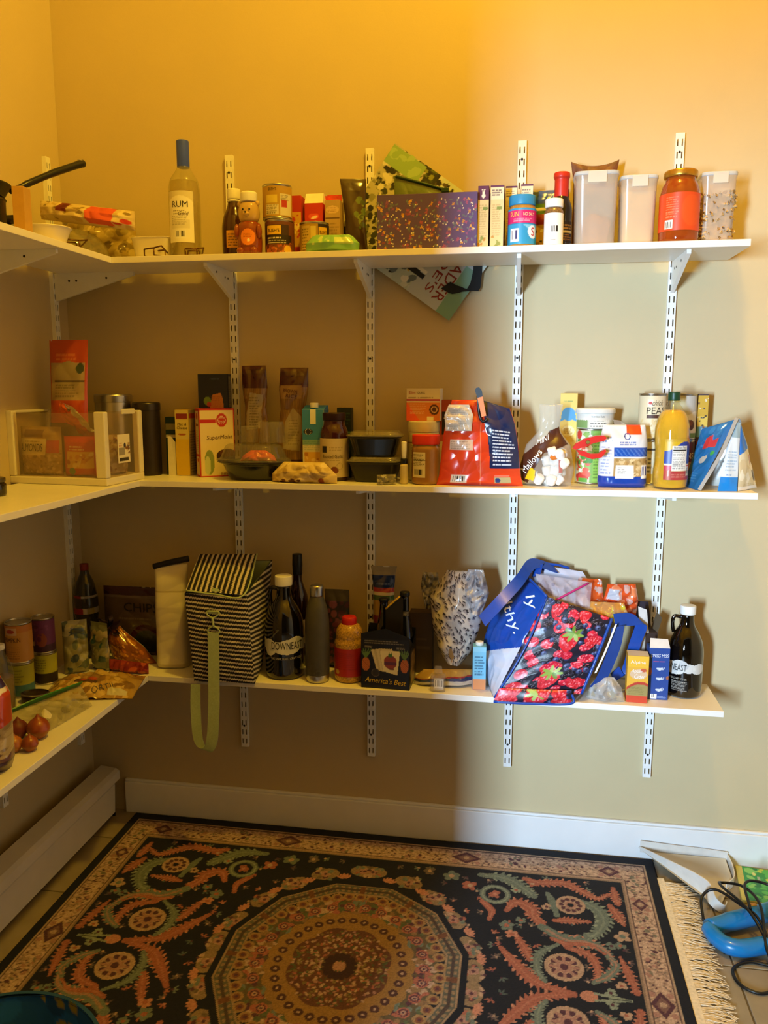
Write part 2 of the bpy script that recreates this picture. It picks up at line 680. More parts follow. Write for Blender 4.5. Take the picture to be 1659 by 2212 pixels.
# floor tiles not hidden by the rug
ts = 0.305
tile_me = None
for i in range(-4, 11):
    for j in range(0, 16):
        x, y = i * ts + 0.12, -j * ts - 0.03
        if 0.17 < x - ts / 2 and x + ts / 2 < 1.95 and y + ts / 2 > -1.30 and y - ts / 2 > -1.30:
            continue
        if (y > -2.1 and (x < -0.03)) or x - ts / 2 < -1.08 or x + ts / 2 > XR or y - ts / 2 < YK:
            continue
        if tile_me is None:
            t0 = box('tile', (ts - 0.005, ts - 0.005, 0.008), M_TILE, floor, (0, 0, 0), 0.0015, 1, base=False)
            tile_me = t0.data
        else:
            t0 = bpy.data.objects.new('tile', tile_me)
            COL.objects.link(t0)
            t0.parent = floor
        t0.location = Vector((x, y, -0.004)) - floor.location

# baseboards
bb = struct('baseboard_back', (0.125, -0.016, 0.0), (XR, 0, 0.118), M_TRIM, bev=0.003)
struct('trim_2', (0.125, -0.011, 0.118), (XR, 0, 0.127), M_TRIM, bev=0.003)
struct('baseboard_right', (XR - 0.016, YK, 0.0), (XR, -0.02, 0.118), M_TRIM, bev=0.003)

# baseboard heater along the left wall
heater = thing('baseboard_heater', 'long white metal baseboard heater low on the left wall', 'heater', (0, 0, 0))
M_HEAT = mat('heater_enamel', '#d9d3c6', 0.5, noise=0.04, nscale=10)


def extrude_y(name, prof, y0, y1, m, parent):
    n = len(prof)
    V = [(p[0], y0, p[1]) for p in prof] + [(p[0], y1, p[1]) for p in prof]
    F = [(i, (i + 1) % n, n + (i + 1) % n, n + i) for i in range(n)] + [tuple(range(n))[::-1], tuple(range(n, 2 * n))]
    return pd(name, V, F, m, parent)


extrude_y('cover', [(0.045, 0.180), (0.048, 0.184), (0.105, 0.178), (0.118, 0.170), (0.119, 0.140), (0.115, 0.140), (0.114, 0.166), (0.1, 0.172), (0.05, 0.178)], -1.85, -0.035, M_HEAT, heater)
extrude_y('front_panel', [(0.103, 0.022), (0.107, 0.022), (0.112, 0.128), (0.108, 0.132), (0.104, 0.128)], -1.85, -0.06, M_HEAT, heater)
extrude_y('damper', [(0.101, 0.134), (0.104, 0.134), (0.104, 0.160), (0.101, 0.160)], -1.85, -0.06, M_HEAT, heater)
extrude_y('back_plate', [(0.045, 0.01), (0.048, 0.01), (0.048, 0.18), (0.045, 0.18)], -1.85, -0.05, M_DARK, heater)
extrude_y('heating_element', [(0.06, 0.05), (0.095, 0.05), (0.095, 0.10), (0.06, 0.10)], -1.85, -0.07, M_DARK, heater)
tube('pipe', [(0.078, -0.025, 0.0), (0.078, -0.025, 0.06), (0.078, -0.05, 0.075), (0.078, -0.09, 0.075)], 0.009, M_HEAT, heater)
extrude_y('end_bracket', [(0.045, 0.0), (0.1, 0.0), (0.1, 0.165), (0.045, 0.18)], -0.05, -0.045, M_DARK, heater)

# ------------------------------------------------------------------ shelves
S1, S2, S3, TH = 1.9055, 1.242, 0.6138, 0.018


def shelf(name, label, lo, hi):
    lo, hi = np.array(lo), np.array(hi)
    o = box(name, hi - lo, M_SHELF, None, (0, 0, 0), 0.0015, 2, base=False)
    o.location = (lo + hi) / 2
    tag(o, label, 'shelf', 'white wall shelves')
    return o


for zz, d, dl, xe, nm in ((S1, 0.26, 0.303, 2.08, 'top'), (S2, 0.246, 0.352, 2.145, 'middle'), (S3, 0.2425, 0.349, 2.096, 'bottom')):
    shelf('wall_shelf', {'top': 'highest white shelf board on the long back wall', 'middle': 'middle white shelf board on the long back wall', 'bottom': 'lowest white shelf board on the long back wall'}[nm],
          (dl + 0.0005, -d, zz - TH), (xe, -0.024, zz))
    shelf('wall_shelf', {'top': 'highest white shelf board on the left side wall', 'middle': 'middle white shelf board on the left side wall', 'bottom': 'lowest white shelf board on the left side wall'}[nm],
          (0.024, -1.75, zz - TH), (dl, -0.022, zz))

# slotted uprights: a folded channel whose face is pierced by two rows of slots
PITCH = 0.0335
ZT, ZB = 2.2428, 0.2854


def upright_mesh():
    w, t, dp = 0.0125, 0.0012, 0.0135
    H = ZT - ZB
    xs = [-w, -0.0083, -0.0045, 0.0045, 0.0083, w]
    zs = [0]
    n = int(H / PITCH)
    for k in range(n):
        z0 = 0.012 + k * PITCH
        zs += [z0, z0 + 0.0185]
    zs.append(H)
    bm = bmesh.new()
    G = [[bm.verts.new((x, -dp, z)) for x in xs] for z in zs]
    for j in range(len(zs) - 1):
        for i in range(5):
            if j % 2 == 1 and i in (1, 3):
                continue
            bm.faces.new((G[j][i], G[j][i + 1], G[j + 1][i + 1], G[j + 1][i]))
    for i in (0, 5):
        a = [bm.verts.new((xs[i], 0, z)) for z in (0, H)]
        bm.faces.new([G[j][i] for j in range(len(zs))] + [a[1], a[0]])
    # inner cheeks of the slots give the plate its thickness
    for j in range(1, len(zs) - 1, 2):
        for i in (1, 3):
            c = [G[j][i], G[j][i + 1], G[j + 1][i + 1], G[j + 1][i]]
            e = [bm.verts.new(v.co + Vector((0, t, 0))) for v in c]
            for q in range(4):
                bm.faces.new((c[q], e[q], e[(q + 1) % 4], c[(q + 1) % 4]))
    me = bpy.data.meshes.new('rail')
    bm.to_mesh(me)
    bm.free()
    me.materials.append(M_STEEL)
    return me


UP = upright_mesh()
SCREW = lathe('screw', [(0.0001, -0.0012), (0.0032, -0.0012), (0.0038, 0), (0.0001, 0.0001)], M_DARK, None, n=10, closed=False)
SCREW_ME = SCREW.data
bpy.data.objects.remove(SCREW)


def upright(label, loc, rz):
    t = thing('shelf_upright', label, 'shelf upright', loc, rz, 'white slotted shelf uprights')
    r = bpy.data.objects.new('rail', UP)
    COL.objects.link(r)
    r.parent = t
    for z in (0.078, 0.49, 0.91, 1.33, 1.905):
        s = bpy.data.objects.new('screw', SCREW_ME)
        COL.objects.link(s)
        s.parent = t
        s.location = (0, -0.0142, z)
        s.rotation_euler = (rad(90), 0, 0)
    return t


BRK = {}


def bracket(label, loc, rz, L, group, drop=0.088):
    t = thing('shelf_bracket', label, 'shelf bracket', loc, rz, group)
    L0, L = L, (L, drop)
    if L not in BRK:
        # U-shaped folded plate: two tapering cheeks and a bottom web
        V, F = [], []
        for x in (-0.0055, 0.0055):
            V += [(x, -0.0135, -0.0), (x, -L0, -0.0), (x, -L0, -0.011), (x, -0.0135, -drop)]
        F = [(0, 1, 2, 3), (7, 6, 5, 4), (1, 5, 6, 2), (2, 6, 7, 3), (0, 3, 7, 4)]
        o = pd('arm', V, F, M_STEEL, t)
        h = lathe('hole', [(0.0001, 0), (0.0035, 0), (0.0035, 0.0006), (0.0001, 0.0006)], M_DARK, t, n=10, closed=False)
        BRK[L] = (o.data, h.data)
        bpy.data.objects.remove(h)
    else:
        o = bpy.data.objects.new('arm', BRK[L][0])
        COL.objects.link(o)
        o.parent = t
    for x, sgn in ((-0.0055, -1), (0.0055, 1)):
        for yy, zz in ((-0.065, -drop * 0.28), (-0.09, -drop * 0.28), (-L0 * 0.68, -drop * 0.2)):
            h = bpy.data.objects.new('hole', BRK[L][1])
            COL.objects.link(h)
            h.parent = t
            h.location = (x, yy, zz)
            h.rotation_euler = (0, sgn * rad(90), 0)
    return t


UX = (0.5835, 1.0315, 1.4885, 1.9325)
ORD = ('first', 'second', 'third', 'fourth')
SHN = ((S1, 'highest', 0.235), (S2, 'middle', 0.22), (S3, 'lowest', 0.215))
for i, x in enumerate(UX):
    upright(f'white slotted metal upright on the back wall, {ORD[i]} from the left corner', (x, 0, ZB), 0)
    for zz, nm, L in SHN:
        bracket(f'white metal bracket holding the {nm} back shelf on the {ORD[i]} upright', (x, 0, zz - TH - 0.0002), 0, L, 'brackets under the back wall shelves', 0.030 if nm == 'middle' else 0.088)
for i, y in enumerate((-0.085, -0.52, -0.97)):
    upright(f'white slotted metal upright on the left wall, {ORD[i]} from the corner', (0, y, ZB), 90)
    for zz, nm, L in SHN:
        bracket(f'white metal bracket holding the {nm} left shelf, {ORD[i]} from the corner', (0, y, zz - TH - 0.0002), 90, {0.235: 0.285, 0.22: 0.29, 0.215: 0.29}[L], 'brackets under the left wall shelves')

# ceiling bulb fixture (above the frame) that the warm light comes from
lampo = thing('ceiling_lamp', 'plain ceiling lamp holder with a warm bulb', 'lamp', (LAMP[0], LAMP[1], CEIL_Z))
lathe('canopy', rnd([(0.001, 0), (0.06, 0), (0.06, -0.02), (0.025, -0.03), (0.025, -0.06), (0.001, -0.06)]), M_TRIM, lampo, closed=False)


# ------------------------------------------------------------------ rug
def make_rug():
    HW, HH, res = 90.0, 65.0, 3.4
    q = Art(HW, HH, '#11121d', res, 5)
    q.U = q.U + HW / 2
    U, V = q.U, q.V
    SAL, SAL2, GRN, GRN2, BEI, PNK, NAVY, WINE, GOLD, BRN = '#a3604c', '#bd8067', '#6c766a', '#8a937f', '#b3937a', '#a87c6c', '#0d0f1a', '#54303a', '#95703c', '#6e452f'
    rr = random.Random(8)

    def stroke(pts, w0, w1, c, c2=None, ser=0.0):
        P = smoothpath([(a, b, 0) for a, b in pts], 9)
        n = len(P)
        for i, p in enumerate(P):
            t = i / (n - 1)
            w = (w0 * (1 - t) + w1 * t) * (0.55 + 0.45 * math.sin(math.pi * min(1, t * 1.15 + 0.1)))
            w *= (0.8 if ser else 1.0)
            q.ell(p[0], p[1], w, w, c)
            if ser and i % 2 == 0 and 0.1 < t < 0.95:
                d_ = P[min(i + 1, n - 1)] - P[max(i - 1, 0)]
                b_ = math.atan2(d_[1], d_[0])
                for sg in (-1, 1):
                    e_ = b_ + sg * 1.0
                    q.ell(p[0] + w * 1.15 * math.cos(e_), p[1] + w * 1.15 * math.sin(e_), w * 0.95, w * 0.34, c if i % 4 else c2 or c, math.degrees(e_))
        if c2:
            for i, p in enumerate(P[2:-2]):
                q.ell(p[0], p[1], w0 * 0.16 + 0.12, w0 * 0.16 + 0.12, c2, k=0.5)

    def rosette(u, v, r, cs=(BEI, WINE, PNK, NAVY)):
        q.ell(u, v, r, r, cs[0])
        for k in range(10):
            a = k * math.pi / 5
            q.ell(u + 0.62 * r * math.cos(a), v + 0.62 * r * math.sin(a), r * 0.17, r * 0.17, cs[1])
        q.ell(u, v, r * 0.4, r * 0.4, cs[2])
        q.ell(u, v, r * 0.22, r * 0.22, cs[3])

    def flower(u, v, r, c, c2):
        for k in range(5):
            a = k * 1.2566 + rr.random()
            q.ell(u + 0.6 * r * math.cos(a), v + 0.6 * r * math.sin(a), r * 0.55, r * 0.42, c, math.degrees(a))
        q.ell(u, v, r * 0.38, r * 0.38, c2)

    # ground strewn with small sprigs
    for k in range(95):
        u, v = rr.uniform(2, 77), rr.uniform(1, 49)
        if math.hypot(u / 33, v / 36.5) < 1.16:
            continue
        b = rr.random() * 6.28
        c1 = rr.choice((GRN, '#4f5a55', '#5c4a48', SAL, '#6a5a50'))
        for j in range(3):
            q.ell(u + 0.9 * math.cos(b + j * 0.9), v + 0.9 * math.sin(b + j * 0.9), 0.75, 0.28, c1, math.degrees(b + j * 0.9))
        q.ell(u, v, 0.4, 0.4, rr.choice((BEI, SAL2, WINE)))
    # scrolling acanthus in the field
    stroke([(35, 47), (43, 46.5), (48.6, 42), (51.4, 38.7)], 1.8, 2.4, GRN, GRN2, 0.2)
    stroke([(48.6, 47.2), (54, 46), (61, 47), (66, 43.5), (70, 40.8), (73.6, 43.3)], 1.6, 1.5, SAL, SAL2, 0.25)
    stroke([(43.4, 30.8), (46, 35), (50.5, 33), (51, 29.3), (53.5, 26.2)], 1.5, 2.4, SAL, SAL2, 0.2)
    stroke([(53.5, 25), (59.7, 20.6), (65, 20.6), (70, 18.3), (72, 14)], 2.4, 1.3, GRN, SAL2, 0.2)
    stroke([(56, 20.5), (60, 19), (66, 19.5), (70, 16.5)], 0.9, 0.8, SAL, SAL2)
    stroke([(42, 14.4), (46.9, 7.8), (51.8, 2.5), (60.5, 0)], 1.4, 2.6, SAL, SAL2, 0.25)
    stroke([(46, 21), (48.5, 15), (50, 11)], 1.0, 1.8, SAL, SAL2, 0.25)
    stroke([(57.5, 18.2), (52.6, 14), (51.6, 8), (53.6, 3.6)], 1.0, 1.7, GRN, GRN2, 0.2)
    stroke([(60, 17.5), (66, 15), (67.5, 9), (66, 5)], 1.5, 1.2, SAL, SAL2, 0.2)
    stroke([(66, 5), (70, 8), (72.5, 12.5), (70.5, 15.5)], 1.2, 1.5, GRN, SAL2, 0.2)
    stroke([(64, 39), (69.5, 36), (71, 30), (68, 24), (65.5, 23)], 1.9, 2.2, GRN, GRN2, 0.2)
    stroke([(55.5, 41), (57, 36), (57.8, 31)], 1.0, 1.6, GRN)
    stroke([(57, 28.5), (62, 29.2), (67, 29.5)], 1.2, 1.3, SAL, SAL2, 0.25)
    stroke([(73.9, 15.8), (75.5, 9), (76.5, 3)], 0.8, 2.0, SAL, SAL2, 0.25)
    stroke([(73.5, 38), (75.5, 33), (76.5, 29.5)], 1.6, 1.1, SAL, SAL2, 0.2)
    stroke([(75.3, 47), (75.5, 42), (76, 38.8)], 1.1, 1.4, SAL, SAL2, 0.2)
    stroke([(36, 34), (39, 30), (38.5, 26)], 1.1, 1.4, SAL, SAL2)
    q.ring(39.8, 37.9, 3.0, 4.7, GRN)
    q.ring(39.8, 37.9, 3.6, 4.1, GRN2)
    flower(39.8, 37.9, 1.7, SAL, SAL2)
    flower(32, 41, 2.2, SAL, BEI)
    flower(26, 45, 2.4, GRN, BEI)
    flower(19, 46.5, 1.8, '#6b5a50', BEI)
    rosette(62, 36.4, 4.3)
    rosette(58.8, 9.6, 5.2, (BEI, WINE, PNK, WINE))
    for k in range(8):
        a = k * math.pi / 4
        q.ell(58.8 + 2.7 * math.cos(a), 9.6 + 2.7 * math.sin(a), 1.5, 0.5, PNK, math.degrees(a))
    flower(75.5, 24.5, 2.2, BEI, GRN)
    flower(51, 45, 1.5, SAL, BEI)
    flower(43.5, 24, 2.0, GRN, SAL)
    flower(45, 20.5, 1.7, SAL2, SAL)
    for (u, v) in ((72, 20), (74.5, 20.5), (73, 5), (70, 2), (47.5, 27), (46, 41), (55, 34.5)):
        flower(u, v, 1.4, rr.choice((GRN, GRN2, BEI)), rr.choice((SAL, WINE)))
    q.ell(64.5, 0, 2.2, 1.9, SAL2)
    stroke([(66, 1.2), (71, 0.6), (75, 0.2)], 0.5, 0.5, GRN2)
    # palmettes standing around the medallion
    for ang, r in ((88, 43), (70, 42), (55, 40.5), (38, 39), (20, 38.5), (6, 38.5)):
        a = rad(ang)
        u, v = 0.92 * r * math.cos(a), 1.06 * r * math.sin(a) * 0.94
        q.ell(u, v, 4.4, 2.9, '#8d7558', ang + 90)
        for k in range(16):
            q.ell(u + rr.uniform(-3.0, 3.0), v + rr.uniform(-2.6, 2.6), 0.9, 0.6, rr.choice((SAL, WINE, BEI, GRN, '#6d5c48')), rr.random() * 180)
        flower(u, v, 1.4, PNK, WINE)
    for ang in (79, 62, 46, 29, 13):
        a = rad(ang)
        u, v = 36.5 * math.cos(a), 38.5 * math.sin(a)
        for k in (-50, -25, 0, 25, 50):
            b = a + rad(k)
            q.ell(u + 1.7 * math.cos(b), v + 1.7 * math.sin(b), 1.3, 0.5, SAL2, math.degrees(b))
    # medallion: twelve-sided frame, bead ring, flowered ring, gold ring, lobed centre
    ux, vy = U / 33.0, V / 36.5
    R = np.hypot(ux, vy)
    A = np.arctan2(vy, ux)
    seg = np.mod(A + math.pi / 12, math.pi / 6) - math.pi / 12
    D = R * np.cos(seg) / math.cos(math.pi / 12) * 1.0
    q.m(D < 1.06, NAVY)
    q.m(D < 1.0, '#9a7f62')
    q.m((D < 0.985) & (D > 0.885), '#5b5a4c')
    q.m((D < 0.975) & (D > 0.895) & (np.mod(A * 34, 2) < 1.0), '#93785a')
    q.m((D < 0.95) & (D > 0.92), '#4a3b35')
    q.m((np.abs(np.mod(A, math.pi / 6) - math.pi / 12) > 0.235) & (D < 0.985) & (D > 0.885), BRN)
    q.m(D < 0.865, NAVY)
    q.m(R < 0.80, '#5f5238')
    for k in range(120):
        a, r = rr.random() * 1.5708, 0.60 + 0.19 * rr.random()
        q.ell(33 * r * math.cos(a), 36.5 * r * math.sin(a), 0.5 + rr.random() * 1.1, 0.5 + rr.random() * 0.8, rr.choice((SAL, GRN, '#8a6a48', WINE, '#57603f', BEI)), rr.random() * 180)
    for k in range(7):
        a = rad(6 + k * 13)
        rosette(33 * 0.68 * math.cos(a), 36.5 * 0.68 * math.sin(a), 1.7, (SAL, WINE, BEI, WINE))
    for k in range(13):
        a = rad(k * 7.5)
        u, v = 33 * 0.81 * math.cos(a), 36.5 * 0.81 * math.sin(a)
        q.ell(u, v, 1.75, 1.75, '#9c7a50')
        q.ell(u, v, 1.0, 1.0, '#7a4a34')
        q.ell(u, v, 0.5, 0.5, WINE)
    q.m(R < 0.585 + 0.03 * np.abs(np.sin(A * 12)), GOLD)
    for k in range(9):
        a = rad(k * 11.25)
        u, v = 33 * 0.51 * math.cos(a), 36.5 * 0.51 * math.sin(a)
        q.ell(u, v, 1.25, 1.25, '#4b2c26')
        q.ell(u, v, 0.4, 0.4, BEI)
    q.m(R < 0.385 + 0.04 * np.abs(np.sin(A * 4)), '#5f3a2a')
    for k in range(170):
        a, r = rr.random() * 1.5708, 0.40 * math.sqrt(rr.random())
        q.ell(33 * r * math.cos(a), 36.5 * r * math.sin(a), 0.3 + 0.4 * rr.random(), 0.35, rr.choice((SAL, PNK, '#7c6a3c', '#4d5636', BRN, BEI)), rr.random() * 180)
    for k in range(5):
        a = rad(k * 22.5)
        q.ell(33 * 0.1 * math.cos(a), 36.5 * 0.1 * math.sin(a), 1.5, 1.0, '#39201f', math.degrees(a))
        q.ell(33 * 0.22 * math.cos(a), 36.5 * 0.22 * math.sin(a), 0.9, 0.4, BEI, math.degrees(a))
    q.ell(0, 0, 1.6, 1.6, PNK)
    # border
    ex, ey = HW - U, (HH - V) * 0.80
    E = np.minimum(ex, ey)
    bord = E < 11.8
    q.m(bord, '#a98a74')
    band = (E > 4.2) & (E < 10.6)
    s_along = np.where(ex < ey, V, U)
    c_across = E - 7.4
    n1 = fold(U / 100, V / 100, 1, 3, 170) + fold(U / 100, V / 100, 1, 9, 330)
    q.m(band & (n1 > 0.42), WINE)
    q.m(band & (n1 < -0.5), '#c4a48c')
    q.m(band & (np.abs(n1) < 0.07), '#7d6f62')
    for v in (16, 32, 48):
        for u in (HW - 7.6,):
            q.blobs(u - 2.4, v - 6, u + 2.4, v + 6, (WINE, PNK, '#77705e', '#c9ab92'), 16, 0.3, 0.9)
    for u in (12, 46, 62):
        q.blobs(u - 6, HH - 12, u + 6, HH - 6.5, (WINE, PNK, '#77705e', '#c9ab92'), 18, 0.3, 0.9)
    for (cu, cv, au, av) in ((HW - 7.6, 0, 3.0, 4.6), (30, HH - 9.4, 5.0, 3.2), (75, HH - 9.4, 3.4, 2.8), (HW - 7.6, 40, 2.4, 3.0)):
        q.m((np.abs(U - cu) / au + np.abs(V - cv) / av) < 1.15, BEI)
        q.m((np.abs(U - cu) / au + np.abs(V - cv) / av) < 1, WINE)
        q.m((np.abs(U - cu) / au + np.abs(V - cv) / av) < 0.62, '#7c5a50')
        q.ell(cu, cv, 0.9, 0.9, BEI)
        for k in (-1, 1):
            for m2 in (-1, 1):
                q.ell(cu + k * au * 0.75, cv + m2 * av * 0.75, 0.9, 0.9, PNK)
    for a, b, c in ((0, 3.4, NAVY), (3.4, 3.75, '#b39b7d'), (4.0, 4.25, '#4f3a36'), (10.4, 10.75, '#4f3a36'), (11.4, 11.9, '#8e7660')):
        q.m((E >= a) & (E < b), c)
    full = np.concatenate([q.a[:, :0:-1], q.a], 1)
    full = np.concatenate([full[:0:-1], full], 0)
    nv, nu = full.shape[:2]
    rs = np.random.RandomState(2)
    full *= (0.78 + 0.44 * rs.rand(nv, nu))[..., None]
    # slight woven streaks
    X, Y = np.meshgrid(np.linspace(-HW, HW, nu) / 100, np.linspace(-HH, HH, nv) / 100)
    Zz = 0.0085 + fold(X, Y, 0.0006, 4, 9) + 0.0004 * rs.rand(nv, nu)
    edge = np.minimum(HW / 100 - np.abs(X), HH / 100 - np.abs(Y))
    Zz = np.where(edge < 0.004, 0.002, Zz)
    rug = thing('rug', 'dark navy oriental rug with medallion, scrolling flowers and cream fringe', 'rug', (1.066, -0.672, 0.0005))
    quads('pile', np.stack([X, Y, Zz], -1).reshape(-1, 3), gridq(nv, nu), printed('rug_wool', 0.95, bump=0.6), rug, full.reshape(-1, 3))
    # fringe at the right-hand end: a woven band and loose strands
    M_FR = mat('cream_fringe_yarn', '#e6d5b6', 0.9, noise=0.15, nscale=120)
    ribbon('fringe_band', [(HW / 100 - 0.002, -HH / 100, 0.004), (HW / 100 - 0.002, 0, 0.0042), (HW / 100 - 0.002, HH / 100 - 0.1, 0.004)], (0.018, 0, 0), M_FR, rug, 0.005, 8)
    VV, FF = [], []
    rf = random.Random(4)
    y = -HH / 100
    while y < HH / 100 - 0.12:
        L = rf.uniform(0.055, 0.092)
        dy = rf.uniform(-0.028, 0.02)
        b = len(VV)
        h = rf.uniform(0.003, 0.008)
        w = rf.uniform(0.0012, 0.0022)
        n = 5
        ph = rf.random() * 6
        for k in range(n + 1):
            t = k / n
            xx = HW / 100 + 0.012 + L * t
            yy = y + dy * t * t + 0.004 * math.sin(t * 5 + ph)
            zz = 0.003 + h * (1 - t) * t * 4 * 0.5 + 0.001
            ww = w * (1 - 0.5 * t)
            VV += [(xx, yy - ww, zz), (xx, yy, zz + ww * 1.2), (xx, yy + ww, zz)]
        for k in range(n):
            for m2 in range(2):
                FF.append((b + k * 3 + m2, b + k * 3 + m2 + 3, b + k * 3 + m2 + 4, b + k * 3 + m2 + 1))
        y += rf.uniform(0.0012, 0.0026)
    fr = pd('fringe', VV, FF, M_FR, rug, True)
    fr['kind'] = 'stuff'
    return rug


make_rug()


# ------------------------------------------------------------------ product builders
M_GLASS = clearmat('clear_glass', '#f0f2e8', 0.08)
M_CLEAR = clearmat('clear_plastic', '#f2f0ea', 0.10)
M_FILM = clearmat('clear_film', '#f6f6f4', 0.18, '#f0eee8', 0.1)
M_TIN = mat('tin_metal', '#b9b6ae', 0.28, 1.0, noise=0.03)
M_WHITEP = mat('white_plastic', '#eeece6', 0.4, noise=0.02)
M_BLACKP = mat('black_plastic', '#15161a', 0.3, noise=0.05)
M_CARD = mat('plain_cardboard', '#b79a6f', 0.8, noise=0.06)


def carton(name, label, cat, x, y, z, w, d, h, rz=0, base='#d8d0c0', front=None, right=None, left=None, top=None, group=None, gloss=False, bev=0.0012):
    t = thing(name, label, cat, (x, y, z), rz, group)
    box('body', (w, d, h), mat('card_' + base.lstrip('#'), base, 0.5), t, bev=bev)
    pm = GLOSS if gloss else PAPER
    if front:
        a = Art(w * 100 - 0.1, h * 100 - 0.1, base, seed=len(name) + int(x * 100))
        fn = flat(-d / 2, 0, 0.0005)
        front(a)
        s = sheet('front_panel', a, fn, t, pm)
        t['_f'] = 1
    if right:
        a = Art(d * 100 - 0.1, h * 100 - 0.1, base, seed=3)
        right(a)
        sheet('side_panel', a, sideR(w / 2, 0, 0.0005), t, pm)
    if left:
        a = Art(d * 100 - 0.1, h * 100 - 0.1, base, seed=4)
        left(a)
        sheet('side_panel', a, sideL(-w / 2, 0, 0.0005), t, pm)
    if top:
        a = Art(w * 100 - 0.1, d * 100 - 0.1, base, seed=5)
        top(a)
        sheet('top_panel', a, topF(h, -d / 2), t, pm)
    if '_f' in t:
        del t['_f']
    return t


def can(name, label, x, y, z, r, h, art=None, rz=0, group=None, label_z=(0.006, 0.006), cat='can'):
    t = thing(name, label, cat, (x, y, z), rz, group)
    lathe('body', rnd([(0.001, 0.002), (r - 0.004, 0.0), (r, 0.001), (r, 0.004), (r - 0.0015, 0.006), (r - 0.0015, h - 0.006), (r, h - 0.004), (r, h), (r - 0.003, h), (r - 0.0035, h - 0.004), (0.001, h - 0.004)], 0.001), M_TIN, t, closed=False)
    if art is not None:
        sheet('label', art, cyl(r - 0.001, label_z[0]), t, PAPER)
    return t


def wrapw(r):
    return r * 2 * 100 * 2.2


def bottle(name, label, x, y, z, prof, m, cap=None, capm=None, rz=0, cat='bottle', liquid=None, group=None, sq=None, sx=1, sy=1):
    t = thing(name, label, cat, (x, y, z), rz, group)
    lathe('body', prof, m, t, closed=True, sq=sq, sx=sx, sy=sy)
    if liquid:
        lathe('contents', liquid[0], liquid[1], t, closed=True, sq=sq, sx=sx, sy=sy)
    if cap:
        lathe('cap', cap, capm, t, closed=True)
    return t


def capprof(r, z0, h, ribs=False):
    return rnd([(0.0005, z0), (r, z0), (r, z0 + h), (0.0005, z0 + h)], min(0.003, h * 0.25))


# ================================================================== TOP SHELF
z = S1 + 0.0003
# rum bottle
rp = rnd([(0.001, 0.003), (0.040, 0), (0.0455, 0.004), (0.0465, 0.19), (0.042, 0.225), (0.020, 0.258), (0.0165, 0.27), (0.0165, 0.325), (0.001, 0.325)], 0.012)
t = bottle('rum_bottle', 'tall clear glass rum bottle with blue cap and cream label', 0.500, -0.172, z, rp, clearmat('rum_glass', '#f2f2dc', 0.10, '#e6e2c8', 0.04, 1.5), capprof(0.0185, 0.262, 0.076), mat('blue_cap', '#3a52d8', 0.35), liquid=([(0.001, 0.006), (0.043, 0.006), (0.0435, 0.19), (0.0385, 0.222), (0.001, 0.223)], clearmat('pale_rum', '#f4ecc4', 0.10, '#e9dfa9', 0.05, 1.2)))
a = Art(8.2, 14.5, '#f1ecdc', 6, 4)
a.m(a.V > 13.2 - 0.10 * a.U ** 2, '#dcd3b4')
a.lines(-2.2, 8.0, 2.2, 9.4, '#8a7a58', 2).lines(-2.8, 5.0, 2.8, 6.6, '#6a5a48', 4).lines(-2.8, 6.8, 2.8, 7.6, '#8f8468', 2).rect(-2.8, 4.0, 2.8, 6.4, '#cfc6aa', 0.5).bars(-1.6, 1.2, 1.6, 3.4)
s = sheet('label', a, cyl(0.0468, 0.043, 4), t)
text('RUM', 1.7, 0, 9.9, cyl(0.0468, 0.043, 4), s, '#2c241a')
text('Gold', 1.1, 0.8, 7.6, cyl(0.0468, 0.043, 4), s, '#6b5428', shear=0.3)

# syrup bottle and honey bear
t = bottle('syrup_bottle', 'dark brown syrup bottle with white cap beside the honey bear', 0.632, -0.112, z, rnd([(0.001, 0.002), (0.034, 0), (0.038, 0.01), (0.038, 0.10), (0.033, 0.13), (0.021, 0.155), (0.0175, 0.175), (0.0175, 0.19), (0.001, 0.19)], 0.01),
           mat('dark_syrup', '#3a1606', 0.12, noise=0.05, coat=0.5), capprof(0.0205, 0.180, 0.030), M_WHITEP)
sheet('label', Art(6, 5, '#d79a2a', 5, 2).lines(-2.5, 0.5, 2.5, 4.5, '#5c3a10', 5), cyl(0.0385, 0.035, 25), t)
lathe('collar', rnd([(0.0182, 0.172), (0.021, 0.173), (0.021, 0.177), (0.0182, 0.178)], 0.001), M_WHITEP, t)
M_HONEY = mat('honey_amber', '#8a3c06', 0.1, noise=0.05, coat=0.6)
t = thing('honey_bear', 'bear-shaped honey bottle with white cap and orange round label', 'honey bottle', (0.708, -0.197, z))
lathe('body', rnd([(0.001, 0.001), (0.030, 0), (0.036, 0.012), (0.0375, 0.045), (0.034, 0.085), (0.028, 0.097), (0.001, 0.097)], 0.01), M_HONEY, t, sy=0.88)
hd = lathe('head', rnd([(0.001, 0.094), (0.028, 0.096), (0.032, 0.118), (0.030, 0.138), (0.022, 0.152), (0.001, 0.153)], 0.01), mat('bear_clear_plastic', '#d9b368', 0.12, noise=0, coat=0.5, alpha=0.75), t, sy=0.9)
for sx_ in (-1, 1):
    blob('ear', 0.008, mat('bear_clear_plastic', '#d9b368'), hd, (sx_ * 0.026, -0.004, 0.147), (1, 0.6, 1))
    blob('eye', 0.0028, M_BLACKP, hd, (sx_ * 0.010, -0.028, 0.128), n=10)
    blob('arm', 0.011, M_HONEY, t, (sx_ * 0.033, -0.014, 0.068), (0.8, 1, 2.0))
    blob('foot', 0.013, M_HONEY, t, (sx_ * 0.020, -0.022, 0.013), (1, 1.1, 0.9))
blob('muzzle', 0.009, mat('bear_clear_plastic', '#d9b368'), hd, (0, -0.028, 0.115), (1.1, 0.8, 0.8))
blob('nose', 0.0025, M_BLACKP, hd, (0, -0.036, 0.119), n=10)
